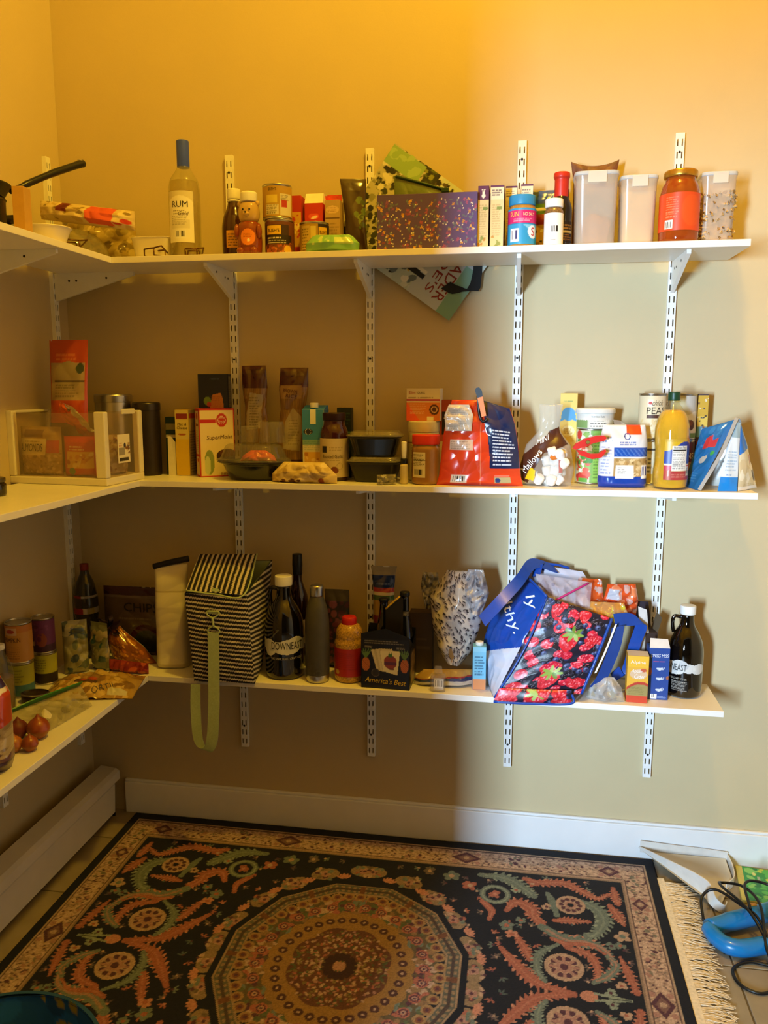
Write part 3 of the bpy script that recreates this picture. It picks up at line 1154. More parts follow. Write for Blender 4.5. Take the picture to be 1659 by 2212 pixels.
lathe('cap', rnd([(0.001, 0.152), (0.0245, 0.152), (0.0245, 0.176), (0.022, 0.180), (0.001, 0.180)], 0.003), M_WHITEP, t)
a = Art(4.6, 4.8, '#8a3c06', 6, 3)
a.ell(0, 2.4, 2.2, 2.3, '#e8862a').lines(-1.3, 2.4, 1.3, 3.6, '#b85a10', 3).ell(0.2, 1.5, 0.45, 0.45, '#f6e3b0')
sheet('label', a, cyl(0.0375, 0.026, 8, sy=0.9), t, GLOSS)


# bean cans
def bean_art(w, h, kind):
    a = Art(w, h, '#6d3a14', 5, kind)
    if kind == 0:     # back of the label turned forward
        a.rect(-9, 0, 9, h, '#b78f2c')
        a.rect(-2.2, h * 0.45, 1.2, h * 0.7, '#d9c04a').rect(-2.4, 0.6, 1.6, h * 0.4, '#d8cba0').lines(-2.2, 0.8, 1.4, h * 0.4, '#6a5a30', 5).rect(2.0, 0.4, 6, h * 0.75, '#d8cfb4').rect(2.5, 2.6, 4.2, 4.4, '#b8341f').lines(2.3, 4.6, 5, h * 0.72, '#5a4a30', 4)
    elif kind == 1:
        a.rect(-4, h * 0.30, 5, h * 0.56, '#20140e').lines(-2.8, h * 0.31, 3.2, h * 0.53, '#e6ddc8', 3, 0.8)
        a.rect(-4, h * 0.58, 4, h * 0.9, '#3a200f').rect(-3.0, h * 0.6, 1.6, h * 0.88, '#e4b824')
        a.blobs(-4, 0, 5, h * 0.3, ('#8a3d12', '#a9531d', '#5c260c', '#c0702c'), 60, 0.3, 0.6).ell(3.6, 1.0, 1.2, 1.2, '#d9b03a')
    else:
        a.rect(-9, 0, 2.2, h, '#a98524').rect(-3.4, 0.5, -0.4, h - 0.6, '#c2a552').lines(-3.2, 0.7, -0.6, h - 0.8, '#5f4a1c', 8).rect(-0.2, 0.4, 1.6, h - 0.8, '#d2bd5e')
        a.rect(2.2, 0, 9, h, '#2a1a10').rect(2.4, h * 0.6, 5.4, h * 0.88, '#dcb021')
    return a


for k, (x, y, zz, h, lb) in enumerate(((0.784, -0.165, z + 0.1025, 0.098, 'upper can of beans with pale label, stacked beside the honey bear'), (0.790, -0.166, z, 0.102, 'lower can of baked beans with dark banner, under another can'), (0.890, -0.146, z, 0.096, 'single bean can with yellow side panel behind the green pouch'))):
    r = 0.0435 if k < 2 else 0.044
    A_ = bean_art(wrapw(r), h * 100 - 1.4, k)
    t = can('bean_can', lb, x, y, zz, r, h, A_, 0, 'bean cans on the top shelf', (0.007, 0))
    lab = [c for c in t.children if c.name.startswith('label')][0]
    text("BUSH'S", 0.95 if k else 0.8, (-0.2, -0.7, 3.8)[k], (h * 100 - 1.4) * (0.85 if k == 0 else 0.66), cyl(r - 0.001, 0.007), lab, '#1d150c', width=(2.4, 3.6, 2.4)[k])

# red juice carton, red box, tan box, red bag
M_RED = mat('red_card', '#c5301c', 0.5)
t = thing('juice_carton', 'red carton with folded white gable top among the small boxes', 'carton', (0.876, -0.073, z))
box('body', (0.056, 0.05, 0.165), M_RED, t, bev=0.001)
pd('gable', [(-0.028, -0.025, 0.165), (0.028, -0.025, 0.165), (0.028, 0.025, 0.165), (-0.028, 0.025, 0.165), (-0.027, -0.008, 0.196), (0.027, -0.008, 0.196), (0.027, 0.008, 0.196), (-0.027, 0.008, 0.196)], [(0, 1, 5, 4), (1, 2, 6, 5), (2, 3, 7, 6), (3, 0, 4, 7), (4, 5, 6, 7)], mat('white_card', '#efe7da', 0.5), t)
a = Art(5.4, 16, '#c5301c', 5, 3)
a.ell(0, 12.5, 1.6, 0.9, '#e0573a').ell(0.2, 12.2, 1.0, 0.4, '#f2d3c2', 20)
s = sheet('front_panel', a, flat(-0.025, 0, 0.002), t)
text('OH SO', 0.7, 0, 9.8, flat(-0.025, 0, 0.002), s, '#f4e6d6')
text('REAL', 0.9, 0, 8.4, flat(-0.025, 0, 0.002), s, '#f4e6d6', width=3.4)
carton('tea_box', 'narrow red and yellow box between the stacked cans and red carton', 'box', 0.8245, -0.072, z, 0.028, 0.06, 0.188, 0, '#c0311b', front=lambda a: a.rect(-2, 4, 2, 14, '#d8a32c').blobs(-1, 5, 1, 13, ('#c03a1c', '#efd27a'), 12, 0.3, 0.8))
carton('cracker_box', 'small tan box with dark print between carton and brown pouch', 'box', 0.936, -0.082, z, 0.046, 0.05, 0.170, 0, '#b99a68', front=lambda a: a.lines(-2, 1, 2, 11, '#6d5530', 10, 0.5).rect(-2.2, 11.5, 2.2, 12, '#5f4020').ell(0, 14.2, 2.0, 1.1, '#d8b98c').lines(-1.6, 13.5, 1.6, 15, '#7a3220', 3, 0.6))
t = thing('snack_bag', 'bright red foil bag peeking up behind the red carton', 'snack bag', (0.905, -0.036, z))
puff('bag', t, 0.075, 0.2, 0.02, Art(8, 20, '#d6402c').mottle(0.2, 2, 3), cr=0.003, seed=5, warp=lean(0, 2))

# brown pouch
t = thing('coffee_pouch', 'dark brown flat foil pouch standing left of the paper grocery bag', 'pouch', (1.006, -0.078, z), 14)
puff('bag', t, 0.075, 0.235, 0.034, Art(7.5, 23.5, '#3c2a16').blobs(0.5, 9, 3.2, 18, ('#566a2c', '#6b7a36', '#3c4a20'), 14, 0.4, 1.2), wid=[(0, 0.9), (0.5, 0.8), (1, 1.05)], cr=0.003, seed=8, warp=lean(2, -3))

# green pouch lying down
t = thing('candy_pouch', 'mint green soft pouch lying at the front of the top shelf', 'pouch', (0.962, -0.222, z), 4)
a = Art(15.5, 6.0, '#7fb46a', 5, 3)
a.rect(1, 2.6, 6.2, 4.8, '#b9cf7e').blobs(-6, 2, 0, 5, ('#9cc47e', '#b9cf7e'), 8, 0.4, 0.9)
puff('bag', t, 0.155, 0.05, 0.062, a, wid=[(0, 0.98), (0.5, 1.0), (0.9, 0.75), (1, 0.6)], thk=[(0, 0.2), (0.12, 0.9), (0.5, 1), (0.9, 0.6), (1, 0)], cr=0.003, seed=21)

# paper grocery bag wedged behind the shelf: flat, turned about 36 degrees
def grocery():
    t = thing('paper_grocery_bag', 'flat printed paper grocery bag wedged between the wall and the top shelf', 'paper bag')
    W, H = 44.0, 33.0
    a = Art(W, H, '#cdd8cf', 4.0, 6)
    # local u runs along the long side (down to the right), v up along the short side
    a.blobs(-22, 0, 22, 33, ('#d9ddd0', '#c3d0c6'), 90, 1.0, 3.0)
    a.rect(-22, 0, -8, 33, '#b9b394').blobs(-22, 0, -9, 33, ('#32361f', '#6f6d4a', '#d9d3b6', '#23220f', '#8c8a66'), 230, 0.4, 1.3)
    a.rect(-22, 27, -10, 32.5, '#8fb169').blobs(-21, 29, -11, 32, ('#8fb169', '#a5c27a'), 12, 1, 2)
    a.rect(-9, 8, -5, 33, '#2a2c12').blobs(-9.5, 8, -5, 33, ('#5d6a1c', '#17180a', '#8a8f38', '#3c4714'), 70, 0.3, 0.9).blobs(-9.5, 16, -5, 22, ('#c8421e', '#d9603a', '#a82e14'), 20, 0.5, 1.0)
    a.blobs(-4.5, 25, 3, 32, ('#2b2415', '#5b4a2e', '#cfc6a6', '#171308'), 60, 0.3, 0.9)
    a.rect(3, 20, 22, 33, '#e4dcb4')
    a.rect(6, 0, 22, 17, '#c3ccd2').rect(17, 0, 22, 16, '#7fae97')
    a.blobs(-6, 2, 6, 10, ('#23262c', '#e9e6da', '#6f7d82', '#caa640'), 36, 0.5, 1.6)
    a.rect(-3, 5.5, 8, 6.8, '#15171c').rect(-2, 7.2, 8, 8.2, '#efeee6')
    cx, cz = 1.195, 1.990
    e1 = np.array((0.357, 0, -0.253))
    e1 /= np.linalg.norm(e1)
    e2 = np.array((0.171, 0, 0.273))
    e2 = e2 - e1 * (e1 @ e2)
    e2 /= np.linalg.norm(e2)

    def fn(u, v, off=0.0):
        p = np.array((cx, -0.0185, cz)) + np.asarray(u)[..., None] * e1 + (np.asarray(v)[..., None] - H / 200) * e2
        y = p[..., 1] - off
        return p[..., 0], y, p[..., 2]
    sheet('front_panel', a, fn, t, PAPER, 0.0015)
    b = Art(W, H, '#cdd8cf', 0.5)
    q = sheet('back_panel', b, fn, t, PAPER, -0.0015)
    # printed name near the lower end
    text('TRADER', 3.3, 13.4, 12.0, fn, t, '#8c2f26', rot=-90, width=19.0, off=0.0024)
    text("JOE'S", 3.3, 9.3, 10.5, fn, t, '#8c2f26', rot=-90, width=15, off=0.0024)
    # dark folded handle strap near the right corner
    P = [np.array(fn(np.array(u / 100), np.array(v / 100), 0.004)).ravel() for u, v in ((15.0, 8.0), (18.6, 8.6), (22.6, 11.5), (21.0, 16.0), (18.5, 19.5))]
    ribbon('handle', P, [e2 * 0.016 + e1 * 0.006, e2 * 0.016 + e1 * 0.004, e1 * 0.016 + e2 * 0.006, e1 * 0.018 - e2 * 0.004, e1 * 0.018], mat('dark_paper_handle', '#1d2124', 0.8), t, 0.0012, 3)
    return t


grocery()

# green zip bag behind the flowered box
t = thing('zip_bag', 'green zip-top plastic bag tucked behind the purple flowered box', 'plastic bag', (1.205, -0.112, z), -3)
puff('bag', t, 0.165, 0.205, 0.03, Art(16.5, 20.5, '#5c6c3c').blobs(-8, 0, 8, 16, ('#3f4c2a', '#74834c'), 20, 0.8, 2.0), cr=0.004, seed=31, warp=lambda P: lean(0, 0)(P) + np.stack([P[:, 0] * 0, P[:, 0] * 0, -P[:, 0] * 0.3 * (P[:, 2] / 0.2)], 1))
tube('zipper', [(-0.078, -0.003, 0.228), (0.0, -0.003, 0.205), (0.078, -0.003, 0.180)], 0.004, mat('dark_green_plastic', '#1f3d22', 0.4), t)
box('slider', (0.022, 0.01, 0.012), mat('dark_green_plastic', '#1f3d22'), t, (0.068, -0.004, 0.176), 0.002)


# purple flowered box
def flowered(a):
    w, h = a.w, a.h
    r = a.r
    for i in range(230):
        u, v = r.uniform(-w / 2, w / 2), min(h * 0.88, h * 0.9 * r.random())
        c = r.choice(('#c28a34', '#d3a046', '#8a3f62', '#a14a70', '#8a4a86', '#5c6674', '#66727e', '#6a7480'))
        if c in ('#c28a34', '#d3a046', '#8a4a86', '#8a3f62', '#a14a70'):
            for k in range(4):
                b = k * 1.57 + r.random()
                a.ell(u + 0.25 * math.cos(b), v + 0.25 * math.sin(b), 0.24, 0.15, c, math.degrees(b))
        else:
            a.ell(u, v, 0.45, 0.22, c, r.random() * 180)
    for i in range(110):
        a.ell(r.uniform(-w / 2, w / 2), h * 0.9 * r.random(), 0.17, 0.17, '#e9dfc6')
    return a


t = thing('keepsake_box', 'purple box covered in small flowers at the shelf front', 'box', (1.233, -0.192, z), 0)
box('body', (0.276, 0.09, 0.118), mat('purple_board', '#58427c', 0.5), t, bev=0.002)
box('lid', (0.280, 0.094, 0.034), mat('purple_board', '#58427c'), t, (0, 0, 0.1145), 0.002)
sheet('front_panel', flowered(Art(27.8, 14.6, '#58427c', 6, 12)), flat(-0.0472, 0, 0.001), t)
sheet('side_panel', flowered(Art(9.2, 14.6, '#58427c', 4, 13)), sideR(0.1402, 0, 0.001), t)

# four narrow macaroni boxes
def mac_front(k):
    def f(a):
        a.rect(-9, 0, 9, a.h * 0.78, '#d8c48c').rect(-9, a.h * 0.78, 9, a.h, '#5a1f4c')
        if k == 0:
            u, v = 0.0, a.h * 0.86
            a.ell(u, v - 0.3, 0.5, 0.65, '#efe6d8').ell(u, v + 0.4, 0.34, 0.38, '#efe6d8').ell(u - 0.25, v + 1.0, 0.13, 0.55, '#efe6d8', 12).ell(u + 0.25, v + 1.0, 0.13, 0.55, '#efe6d8', -12)
        else:
            a.rect(-9, a.h * 0.78, 9, a.h * 0.97, '#e0d4b0').lines(-1.4, a.h * 0.84, 1.4, a.h * 0.95, '#4c2a44', 3)
        a.lines(-1.2, a.h * 0.2, 1.2, a.h * 0.72, '#a5884c', 14, 0.5).ell(0.6, a.h * 0.64, 0.8, 0.5, '#7a8a3a').blobs(-1.3, 0.5, 1.3, 3, ('#b98a34', '#8c9340'), 6, 0.3, 0.6)
    return f


for k, (x, yf, w, d, h, lb) in enumerate(((1.388, -0.222, 0.030, 0.12, 0.166, 'narrow pasta box with white rabbit on purple, right of the flowered box'), (1.4255, -0.222, 0.037, 0.12, 0.166, 'second narrow cream pasta box right of the flowered box'), (1.4625, -0.155, 0.032, 0.11, 0.178, 'third narrow cream pasta box, behind the blue-lidded jar'), (1.5055, -0.118, 0.034, 0.085, 0.190, 'tallest narrow white and purple pasta box behind the blue-lidded jar'))):
    carton('pasta_box', lb, 'box', x, yf + d / 2, z, w, d, h, 0, '#5a1f4c', front=mac_front(k), group='narrow pasta boxes on the top shelf')

# peanut spread jar with blue lid
r = 0.038
t = bottle('spread_jar', 'nut spread jar with blue lid and pink and blue label', 1.494, -0.207, z, rnd([(0.001, 0.001), (0.035, 0), (r, 0.006), (r, 0.098), (0.034, 0.108), (0.033, 0.113), (0.001, 0.113)], 0.005), mat('peanut_spread', '#a8793a', 0.2, coat=0.4), capprof(0.0365, 0.110, 0.027), mat('sky_blue_plastic', '#2a86b8', 0.4), cat='jar')
a = Art(wrapw(r), 9.4, '#2b93c4', 5, 3)
a.rect(-9, 5.6, 9, 8.8, '#c81f6a').bars(-3.4, 0.8, -0.9, 4.0, '#3a3a70').rect(-9, 5.3, 9, 5.6, '#1f6e9c').poly([(0.2, 5.2), (4.8, 5.2), (4.8, 1.5)], '#7cc0dc').ell(3.2, 3.2, 1.5, 1.7, '#e8eef0', 20).lines(-2.5, 6.0, 3.6, 6.9, '#f0a8c4', 2, 0.6)
s = sheet('label', a, cyl(r + 0.0003, 0.006), t, GLOSS)
text('SUN', 1.3, -2.2, 7.2, cyl(r, 0.006), s, '#f2b84a', width=2.6)
text('NO SALT', 0.8, 1.9, 7.4, cyl(r, 0.006), s, '#f6dfa6', width=3.2)
text('S', 2.2, 3.2, 2.2, cyl(r, 0.006), s, '#c22a2a')

# white-labelled spice jar
r = 0.0255
t = bottle('spice_jar', 'small clear spice jar with white cap and barcode label', 1.579, -0.222, z, rnd([(0.001, 0.001), (0.024, 0), (r, 0.004), (r, 0.090), (0.021, 0.098), (0.021, 0.104), (0.001, 0.104)], 0.004), mat('brown_spice', '#7a5a34', 0.3, coat=0.5, noise=0.4, nscale=300), capprof(0.0245, 0.100, 0.023), M_WHITEP, cat='jar')
sheet('label', Art(wrapw(r), 8.2, '#eceae4', 5, 3).bars(-1.2, 3.0, 1.2, 5.2).lines(-1.0, 1.0, 1.0, 1.6, '#777777', 1), cyl(r + 0.0002, 0.002), t)

# dark sauce bottle with red cap
t = bottle('sauce_bottle', 'dark sauce bottle with tall red cap behind the spice jar', 1.600, -0.150, z, rnd([(0.001, 0.001), (0.027, 0), (0.030, 0.005), (0.030, 0.115), (0.020, 0.142), (0.0155, 0.15), (0.001, 0.15)], 0.008), mat('dark_sauce', '#150b06', 0.08, coat=0.7), rnd([(0.0005, 0.142), (0.0195, 0.142), (0.0195, 0.19), (0.0225, 0.195), (0.022, 0.208), (0.0005, 0.210)], 0.003), mat('red_cap', '#c22c18', 0.4))
sheet('label', Art(9, 5.5, '#241408', 5, 3).rect(-4, 2.4, 4, 3.0, '#c9b98a').lines(-3, 0.5, 3, 2.2, '#a9762c', 3).lines(-3, 3.4, 3, 5, '#b98a34', 2), cyl(0.0305, 0.02, 20), t, GLOSS)

# colourful snack bag behind
t = thing('snack_bag', 'crumpled snack bag with blue top, green and yellow print behind the sauce bottle', 'snack bag', (1.573, -0.062, z))
a = Art(11, 18.5, '#b98f34', 5, 9)
a.rect(-6, 14.5, 6, 19, '#2c4a6c').rect(-6, 11.5, 6, 14.5, '#4c7a34').rect(-6, 12.5, 6, 13.4, '#e4dfca').rect(-6, 8.5, 6, 11.5, '#8a2a22').blobs(-5, 0, 5, 8.5, ('#c9a13c', '#8c6a24', '#dccb7c', '#3c3a20'), 40, 0.4, 1.2)
puff('bag', t, 0.105, 0.183, 0.045, a, cr=0.004, seed=41)


# lidded clear containers
def container(label, x, y, w, d, h, content=None, clipz=True):
    t = thing('food_container', label, 'food container', (x, y, z), 0, 'clear lidded food containers')
    P = [(0.001, 0.002), (0.86, 0), (0.90, 0.004), (0.97, h - 0.02), (1.0, h - 0.014), (1.0, h - 0.004)]
    lathe('body', [(p[0] * w / 2, p[1]) for p in P], clearmat('frosted_plastic', '#fbf6ee', 0.32, '#f0e6d6', 0.15), t, n=48, sq=6, closed=False, sy=d / w)
    lathe('lid', rnd([(w / 2 * 0.99, h - 0.012), (w / 2 * 1.03, h - 0.010), (w / 2 * 1.03, h - 0.002), (w / 2 * 0.9, h), (w / 2 * 0.86, h - 0.003), (0.001, h - 0.003)], 0.001), mat('pale_blue_lid', '#cfd6d8', 0.3, alpha=0.7, noise=0), t, n=48, sq=6, closed=False, sy=d / w)
    box('latch', (w * 0.42, 0.003, 0.028), mat('frosted_latch', '#e9e3d6', 0.3, alpha=0.6, noise=0), t, (0, -d / 2 - 0.003, h - 0.032), 0.001)
    if content:
        content(t, w, d, h)
    return t


def sugar(t, w, d, h):
    lathe('contents', [(w / 2 * 0.84, 0.004), (w / 2 * 0.92, h * 0.75), (w / 2 * 0.9, h * 0.77), (0.001, h * 0.78)], mat('cream_flour', '#d3b98c', 0.9), t, n=48, sq=6, sy=d / w)


def pasta_fill(t, w, d, h):
    rr = random.Random(3)
    M_P = mat('dry_pasta', '#d2ae70', 0.6, noise=0.2)
    V, F = [], []
    for k in range(260):
        # little rotini pieces against the walls
        a_ = rr.random() * 6.283
        px = max(-0.4, min(0.4, 0.6 * math.cos(a_))) * w
        py = max(-0.4, min(0.4, 0.6 * math.sin(a_))) * d
        pz = 0.012 + rr.random() * h * 0.66
        dv = Vector((rr.uniform(-1, 1), rr.uniform(-1, 1), rr.uniform(-0.5, 0.5))).normalized()
        n_ = dv.orthogonal().normalized()
        b_ = dv.cross(n_)
        b = len(V)
        for i in range(4):
            for j in range(4):
                an = j * 1.5708 + i * 0.9
                rr_ = 0.0045 if j % 2 else 0.0025
                V.append(Vector((px, py, pz)) + dv * (i - 1.5) * 0.008 + (n_ * math.cos(an) + b_ * math.sin(an)) * rr_)
        for i in range(3):
            for j in range(4):
                F.append((b + i * 4 + j, b + i * 4 + (j + 1) % 4, b + i * 4 + 4 + (j + 1) % 4, b + i * 4 + 4 + j))
    lathe('contents', [(w / 2 * 0.80, 0.004), (w / 2 * 0.84, h * 0.68), (0.001, h * 0.70)], mat('pasta_mass', '#b08c50', 0.8, noise=0.4, nscale=160), t, n=32, sq=6, sy=d / w)
    o = pd('pasta', V, F, M_P, t, True)
    o['kind'] = 'stuff'


container('near-empty clear container in front of the brown paper bag', 1.691, -0.164, 0.116, 0.10, 0.197, lambda t, w, d, h: blob('crumbs', 0.03, mat('bag_inside', '#c9a083', 0.6, alpha=0.5), t, (0.0, 0, 0.05), (1.2, 0.9, 1.5), 0.2, 2))
container('clear container of pale flour left of the red-labelled jar', 1.804, -0.150, 0.098, 0.10, 0.185, sugar)
container('clear container of dry pasta at the right end of the top shelf', 2.013, -0.130, 0.092, 0.10, 0.190, pasta_fill)
t = thing('paper_bag', 'small brown paper bag rising behind the near-empty container', 'paper bag', (1.694, -0.068, z))
puff('bag', t, 0.128, 0.243, 0.055, Art(12.8, 24, '#6b3d22').mottle(0.25, 2, 2), m=PAPER, back='#6b3d22', wid=[(0, 0.9), (0.8, 0.9), (1, 1.05)], thk=[(0, 0.7), (0.1, 1), (0.7, 0.8), (0.95, 0.3), (1, 0.1)], cr=0.006, seed=44, f=45, warp=lambda P: P + np.stack([P[:, 0] * 0, P[:, 0] * 0, 3.2 * P[:, 0] ** 2 * (P[:, 2] / 0.24) ** 3], 1))

# big red-labelled jar
r = 0.0515
t = bottle('sauce_jar', 'large red sauce jar with gold lid and orange-red label', 1.909, -0.193, z, rnd([(0.001, 0.001), (0.047, 0), (r, 0.008), (r, 0.128), (0.046, 0.15), (0.039, 0.162), (0.038, 0.176), (0.001, 0.176)], 0.010), mat('tomato_sauce_glass', '#8c3a10', 0.08, noise=0.08, coat=0.7), rnd([(0.0005, 0.170), (0.0425, 0.170), (0.0435, 0.174), (0.0435, 0.184), (0.0415, 0.188), (0.0005, 0.188)], 0.002), mat('gold_lid', '#c49a3c', 0.3, 0.9), cat='jar')
a = Art(wrapw(r), 9.6, '#d8481c', 5, 3)
a.bars(-4.6, 0.4, -2.4, 2.6).lines(-4.4, 3.4, -0.8, 8.8, '#f0a07a', 9, 0.5).ell(2.5, 5, 2.8, 4, '#e05a24', k=0.5)
sheet('label', a, cyl(r + 0.0003, 0.03), t, GLOSS)

# ---- left part of the top shelf
t = thing('cooking_pot', 'black cooking pot on the left end of the top shelf', 'pot', (0.105, -0.60, z))
lathe('body', rnd([(0.001, 0.003), (0.072, 0), (0.078, 0.006), (0.080, 0.095), (0.083, 0.098), (0.080, 0.100), (0.076, 0.098), (0.073, 0.010), (0.001, 0.008)], 0.003), mat('black_enamel', '#121112', 0.3), t, closed=False)
for sy_ in (-1, 1):
    tube('handle', [(0.02, sy_ * 0.079, 0.075), (0.02, sy_ * 0.1, 0.078), (-0.02, sy_ * 0.1, 0.078), (-0.02, sy_ * 0.079, 0.075)], 0.005, M_BLACKP, t)
t = thing('frying_pan', 'black frying pan resting on the pot, its long handle pointing right', 'frying pan', (0.10, -0.60, z + 0.1008))
M_PAN = mat('nonstick_black', '#1a1613', 0.35, noise=0.1)
lathe('pan_body', rnd([(0.001, 0.002), (0.075, 0), (0.082, 0.004), (0.098, 0.032), (0.101, 0.034), (0.098, 0.036), (0.078, 0.008), (0.001, 0.006)], 0.003), M_PAN, t, closed=False)
hp = [(0.065, 0.075, 0.028), (0.085, 0.12, 0.056), (0.115, 0.20, 0.102), (0.145, 0.285, 0.145), (0.150, 0.305, 0.153)]
tube('handle', hp, [0.007, 0.009, 0.010, 0.011, 0.009], M_BLACKP, t, 10)
lathe('hang_hole', [(0.0045, -0.001), (0.0075, -0.001), (0.0075, 0.001), (0.0045, 0.001)], M_TIN, t, (0.147, 0.292, 0.158), n=16, closed=False)
carton('wooden_block', 'upright tan wooden block beside the black pot', 'block', 0.245, -0.60, z, 0.03, 0.04, 0.118, 8, '#c2964a')
M_CLOTHD = mat('black_cloth', '#1d1712', 0.9)
t = thing('folded_cloth', 'crumpled black cloth beside the pot handle', 'cloth', (0.085, -0.435, z))
puff('cloth', t, 0.12, 0.09, 0.06, Art(13, 9, '#231a12').mottle(0.5, 3, 3), m=CLOTH, back='#1d1712', thk=[(0, 0.4), (0.2, 1), (0.7, 0.9), (1, 0.1)], cr=0.012, seed=3, f=90)
for k, (x, y, zz, W, H, D, cA, lb) in enumerate(((0.165, -0.068, z, 0.25, 0.150, 0.075, ('#a8914e', '#8a7638', '#c2ad6c', '#6d5a2c'), 'faded patterned plastic bag lying against the back wall'),)):
    t = thing('plastic_bag', lb, 'plastic bag', (x, y, zz))
    a = Art(W * 100, H * 100, cA[0], 4, 7)
    a.blobs(-W * 50, 0, W * 50, H * 100, cA, 120, 0.4, 1.6)
    puff('bag', t, W, H, D, a, thk=[(0, 0.5), (0.2, 1), (0.7, 0.9), (0.95, 0.4), (1, 0.1)], cr=0.012, seed=13, f=50)
# glass dome cover
t = thing('glass_cover', 'low clear glass cake dome under the folded towels', 'glass cover', (0.160, -0.250, z))
lathe('dome', rnd([(0.118, 0.0), (0.121, 0.003), (0.116, 0.03), (0.10, 0.055), (0.07, 0.075), (0.03, 0.083), (0.001, 0.084)], 0.01), clearmat('dome_glass', '#f0ecd0', 0.16, '#dcd8b0', 0.05, 1.5), t, closed=False)
lathe('rim', [(0.117, 0.0), (0.124, 0.0), (0.125, 0.004), (0.117, 0.006)], mat('dome_glass', '#dcd8b0'), t, closed=False)
# folded towels on the dome
t = thing('folded_towel', 'folded cream towel with red-pink band lying on the glass dome', 'towel', (0.215, -0.225, z + 0.0850))
a = Art(26, 9, '#cfb98c', 4, 8)
a.blobs(-13, 0, 13, 9, ('#c2a56c', '#dac79c', '#8d7440'), 70, 0.4, 1.3).rect(2.0, 0.5, 8.6, 8.5, '#d0563c').rect(-6, 4, -3.4, 9, '#7a3226').ell(11.5, 3, 1.2, 1.2, '#c03a28').ell(9.8, 1.5, 1.0, 0.5, '#c03a28')
puff('towel', t, 0.30, 0.055, 0.12, a, m=CLOTH, back='#c2a56c', thk=[(0, 0.3), (0.2, 1), (0.6, 0.9), (1, 0.2)], cr=0.007, seed=19, f=70, warp=lambda P: P + np.stack([P[:, 0] * 0, P[:, 0] * 0, -P[:, 0] * 0.14 + 0.014 + 0 * P[:, 0]], 1))
# white dishes and wire stands at the front corner
M_PORC = mat('white_porcelain', '#efe6d2', 0.25, coat=0.4, noise=0.02)
t = thing('oval_dish', 'white oval baking dish leaning low at the shelf corner', 'dish', (0.215, -0.478, z))
lathe('dish', rnd([(0.001, 0.002), (0.06, 0), (0.066, 0.004), (0.082, 0.040), (0.086, 0.042), (0.083, 0.045), (0.066, 0.008), (0.001, 0.006)], 0.003), M_PORC, t, sy=0.8, closed=False)
t = thing('square_dish', 'white square ramekin dish left of the rum bottle', 'dish', (0.398, -0.150, z))
lathe('dish', rnd([(0.001, 0.002), (0.048, 0), (0.054, 0.004), (0.063, 0.060), (0.066, 0.062), (0.063, 0.064), (0.052, 0.008), (0.001, 0.006)], 0.003), M_PORC, t, sq=5, closed=False, n=48)
M_WIRE = mat('bronze_wire', '#6a4a22', 0.35, 0.8)


def wire_stand(label, x, y, rz, s=1.0):
    t = thing('wire_stand', label, 'wire stand', (x, y, z), rz, 'bronze wire plate stands')
    b = 0.034 * s
    for sx_ in (-1, 1):
        tube('side_wire', [(sx_ * b, -b, 0.036 * s), (sx_ * b, -b, 0.0025), (sx_ * b, b, 0.0025), (sx_ * b, b, 0.036 * s)], 0.0024, M_WIRE, t, 8, 0)
    tube('front_rail', [(-b, -b, 0.036 * s), (b, -b, 0.036 * s)], 0.0024, M_WIRE, t, 8, 0)
    tube('rear_rail', [(-b, b, 0.036 * s), (b, b, 0.036 * s)], 0.0024, M_WIRE, t, 8, 0)
    tube('slanted_arm', [(b, -b, 0.036 * s), (b * 2.1, -b * 0.6, 0.044 * s), (b * 1.5, b, 0.020 * s)], 0.0024, M_WIRE, t, 8, 0)


wire_stand('bronze wire plate stand beside the glass dome, at the shelf corner', 0.255, -0.400, 40, 0.62)
wire_stand('bronze wire plate stand in front of the square dish', 0.425, -0.228, -25, 0.62)
wire_stand('small wire stand tucked right of the rum bottle foot', 0.543, -0.23, 10, 0.5)


# ================================================================== MIDDLE SHELF
z = S2 + 0.0003
# clear storage bin with white frame, at the inner corner
M_BINF = mat('bin_frame_plastic', '#e6dfd0', 0.35, noise=0.02)
M_BINC = clearmat('bin_clear_plastic', '#faf4e8', 0.08, '#e6dcc6', 0.15)
BX, BY, BZR = 0.172, -0.283, -5
bw, bd, bh = 0.330, 0.205, 0.214
t = thing('storage_bin', 'clear plastic storage bin with white rim and corner posts', 'storage bin', (BX, BY, z), BZR)
box('base_frame', (bw, bd, 0.022), M_BINF, t, bev=0.004)
for sx_, sy_ in ((-1, -1), (1, -1), (1, 1), (-1, 1)):
    box('corner_post', (0.022 if (sx_, sy_) != (1, -1) else 0.034, 0.022, bh - 0.022), M_BINF, t, (sx_ * (bw / 2 - (0.011 if (sx_, sy_) != (1, -1) else 0.017)), sy_ * (bd / 2 - 0.011), 0.022), 0.004)
for sy_ in (-1, 1):
    box('long_wall', (bw - 0.06, 0.003, bh - 0.026), M_BINC, t, (-0.004 * (1 if sy_ < 0 else 0), sy_ * (bd / 2 - 0.006), 0.022))
for sx_ in (-1, 1):
    box('end_wall', (0.003, bd - 0.046, bh - 0.026), M_BINC, t, (sx_ * (bw / 2 - 0.006), 0, 0.022))
box('handle', (0.006, 0.07, 0.016), M_BINF, t, (bw / 2 - 0.004, 0.03, bh - 0.01), 0.003)
box('rim', (0.010, bd, 0.008), M_BINF, t, (-bw / 2 + 0.005, 0, bh - 0.006), 0.002)
a = Art(6.5, 8.5, '#efe6d2', 5, 3)
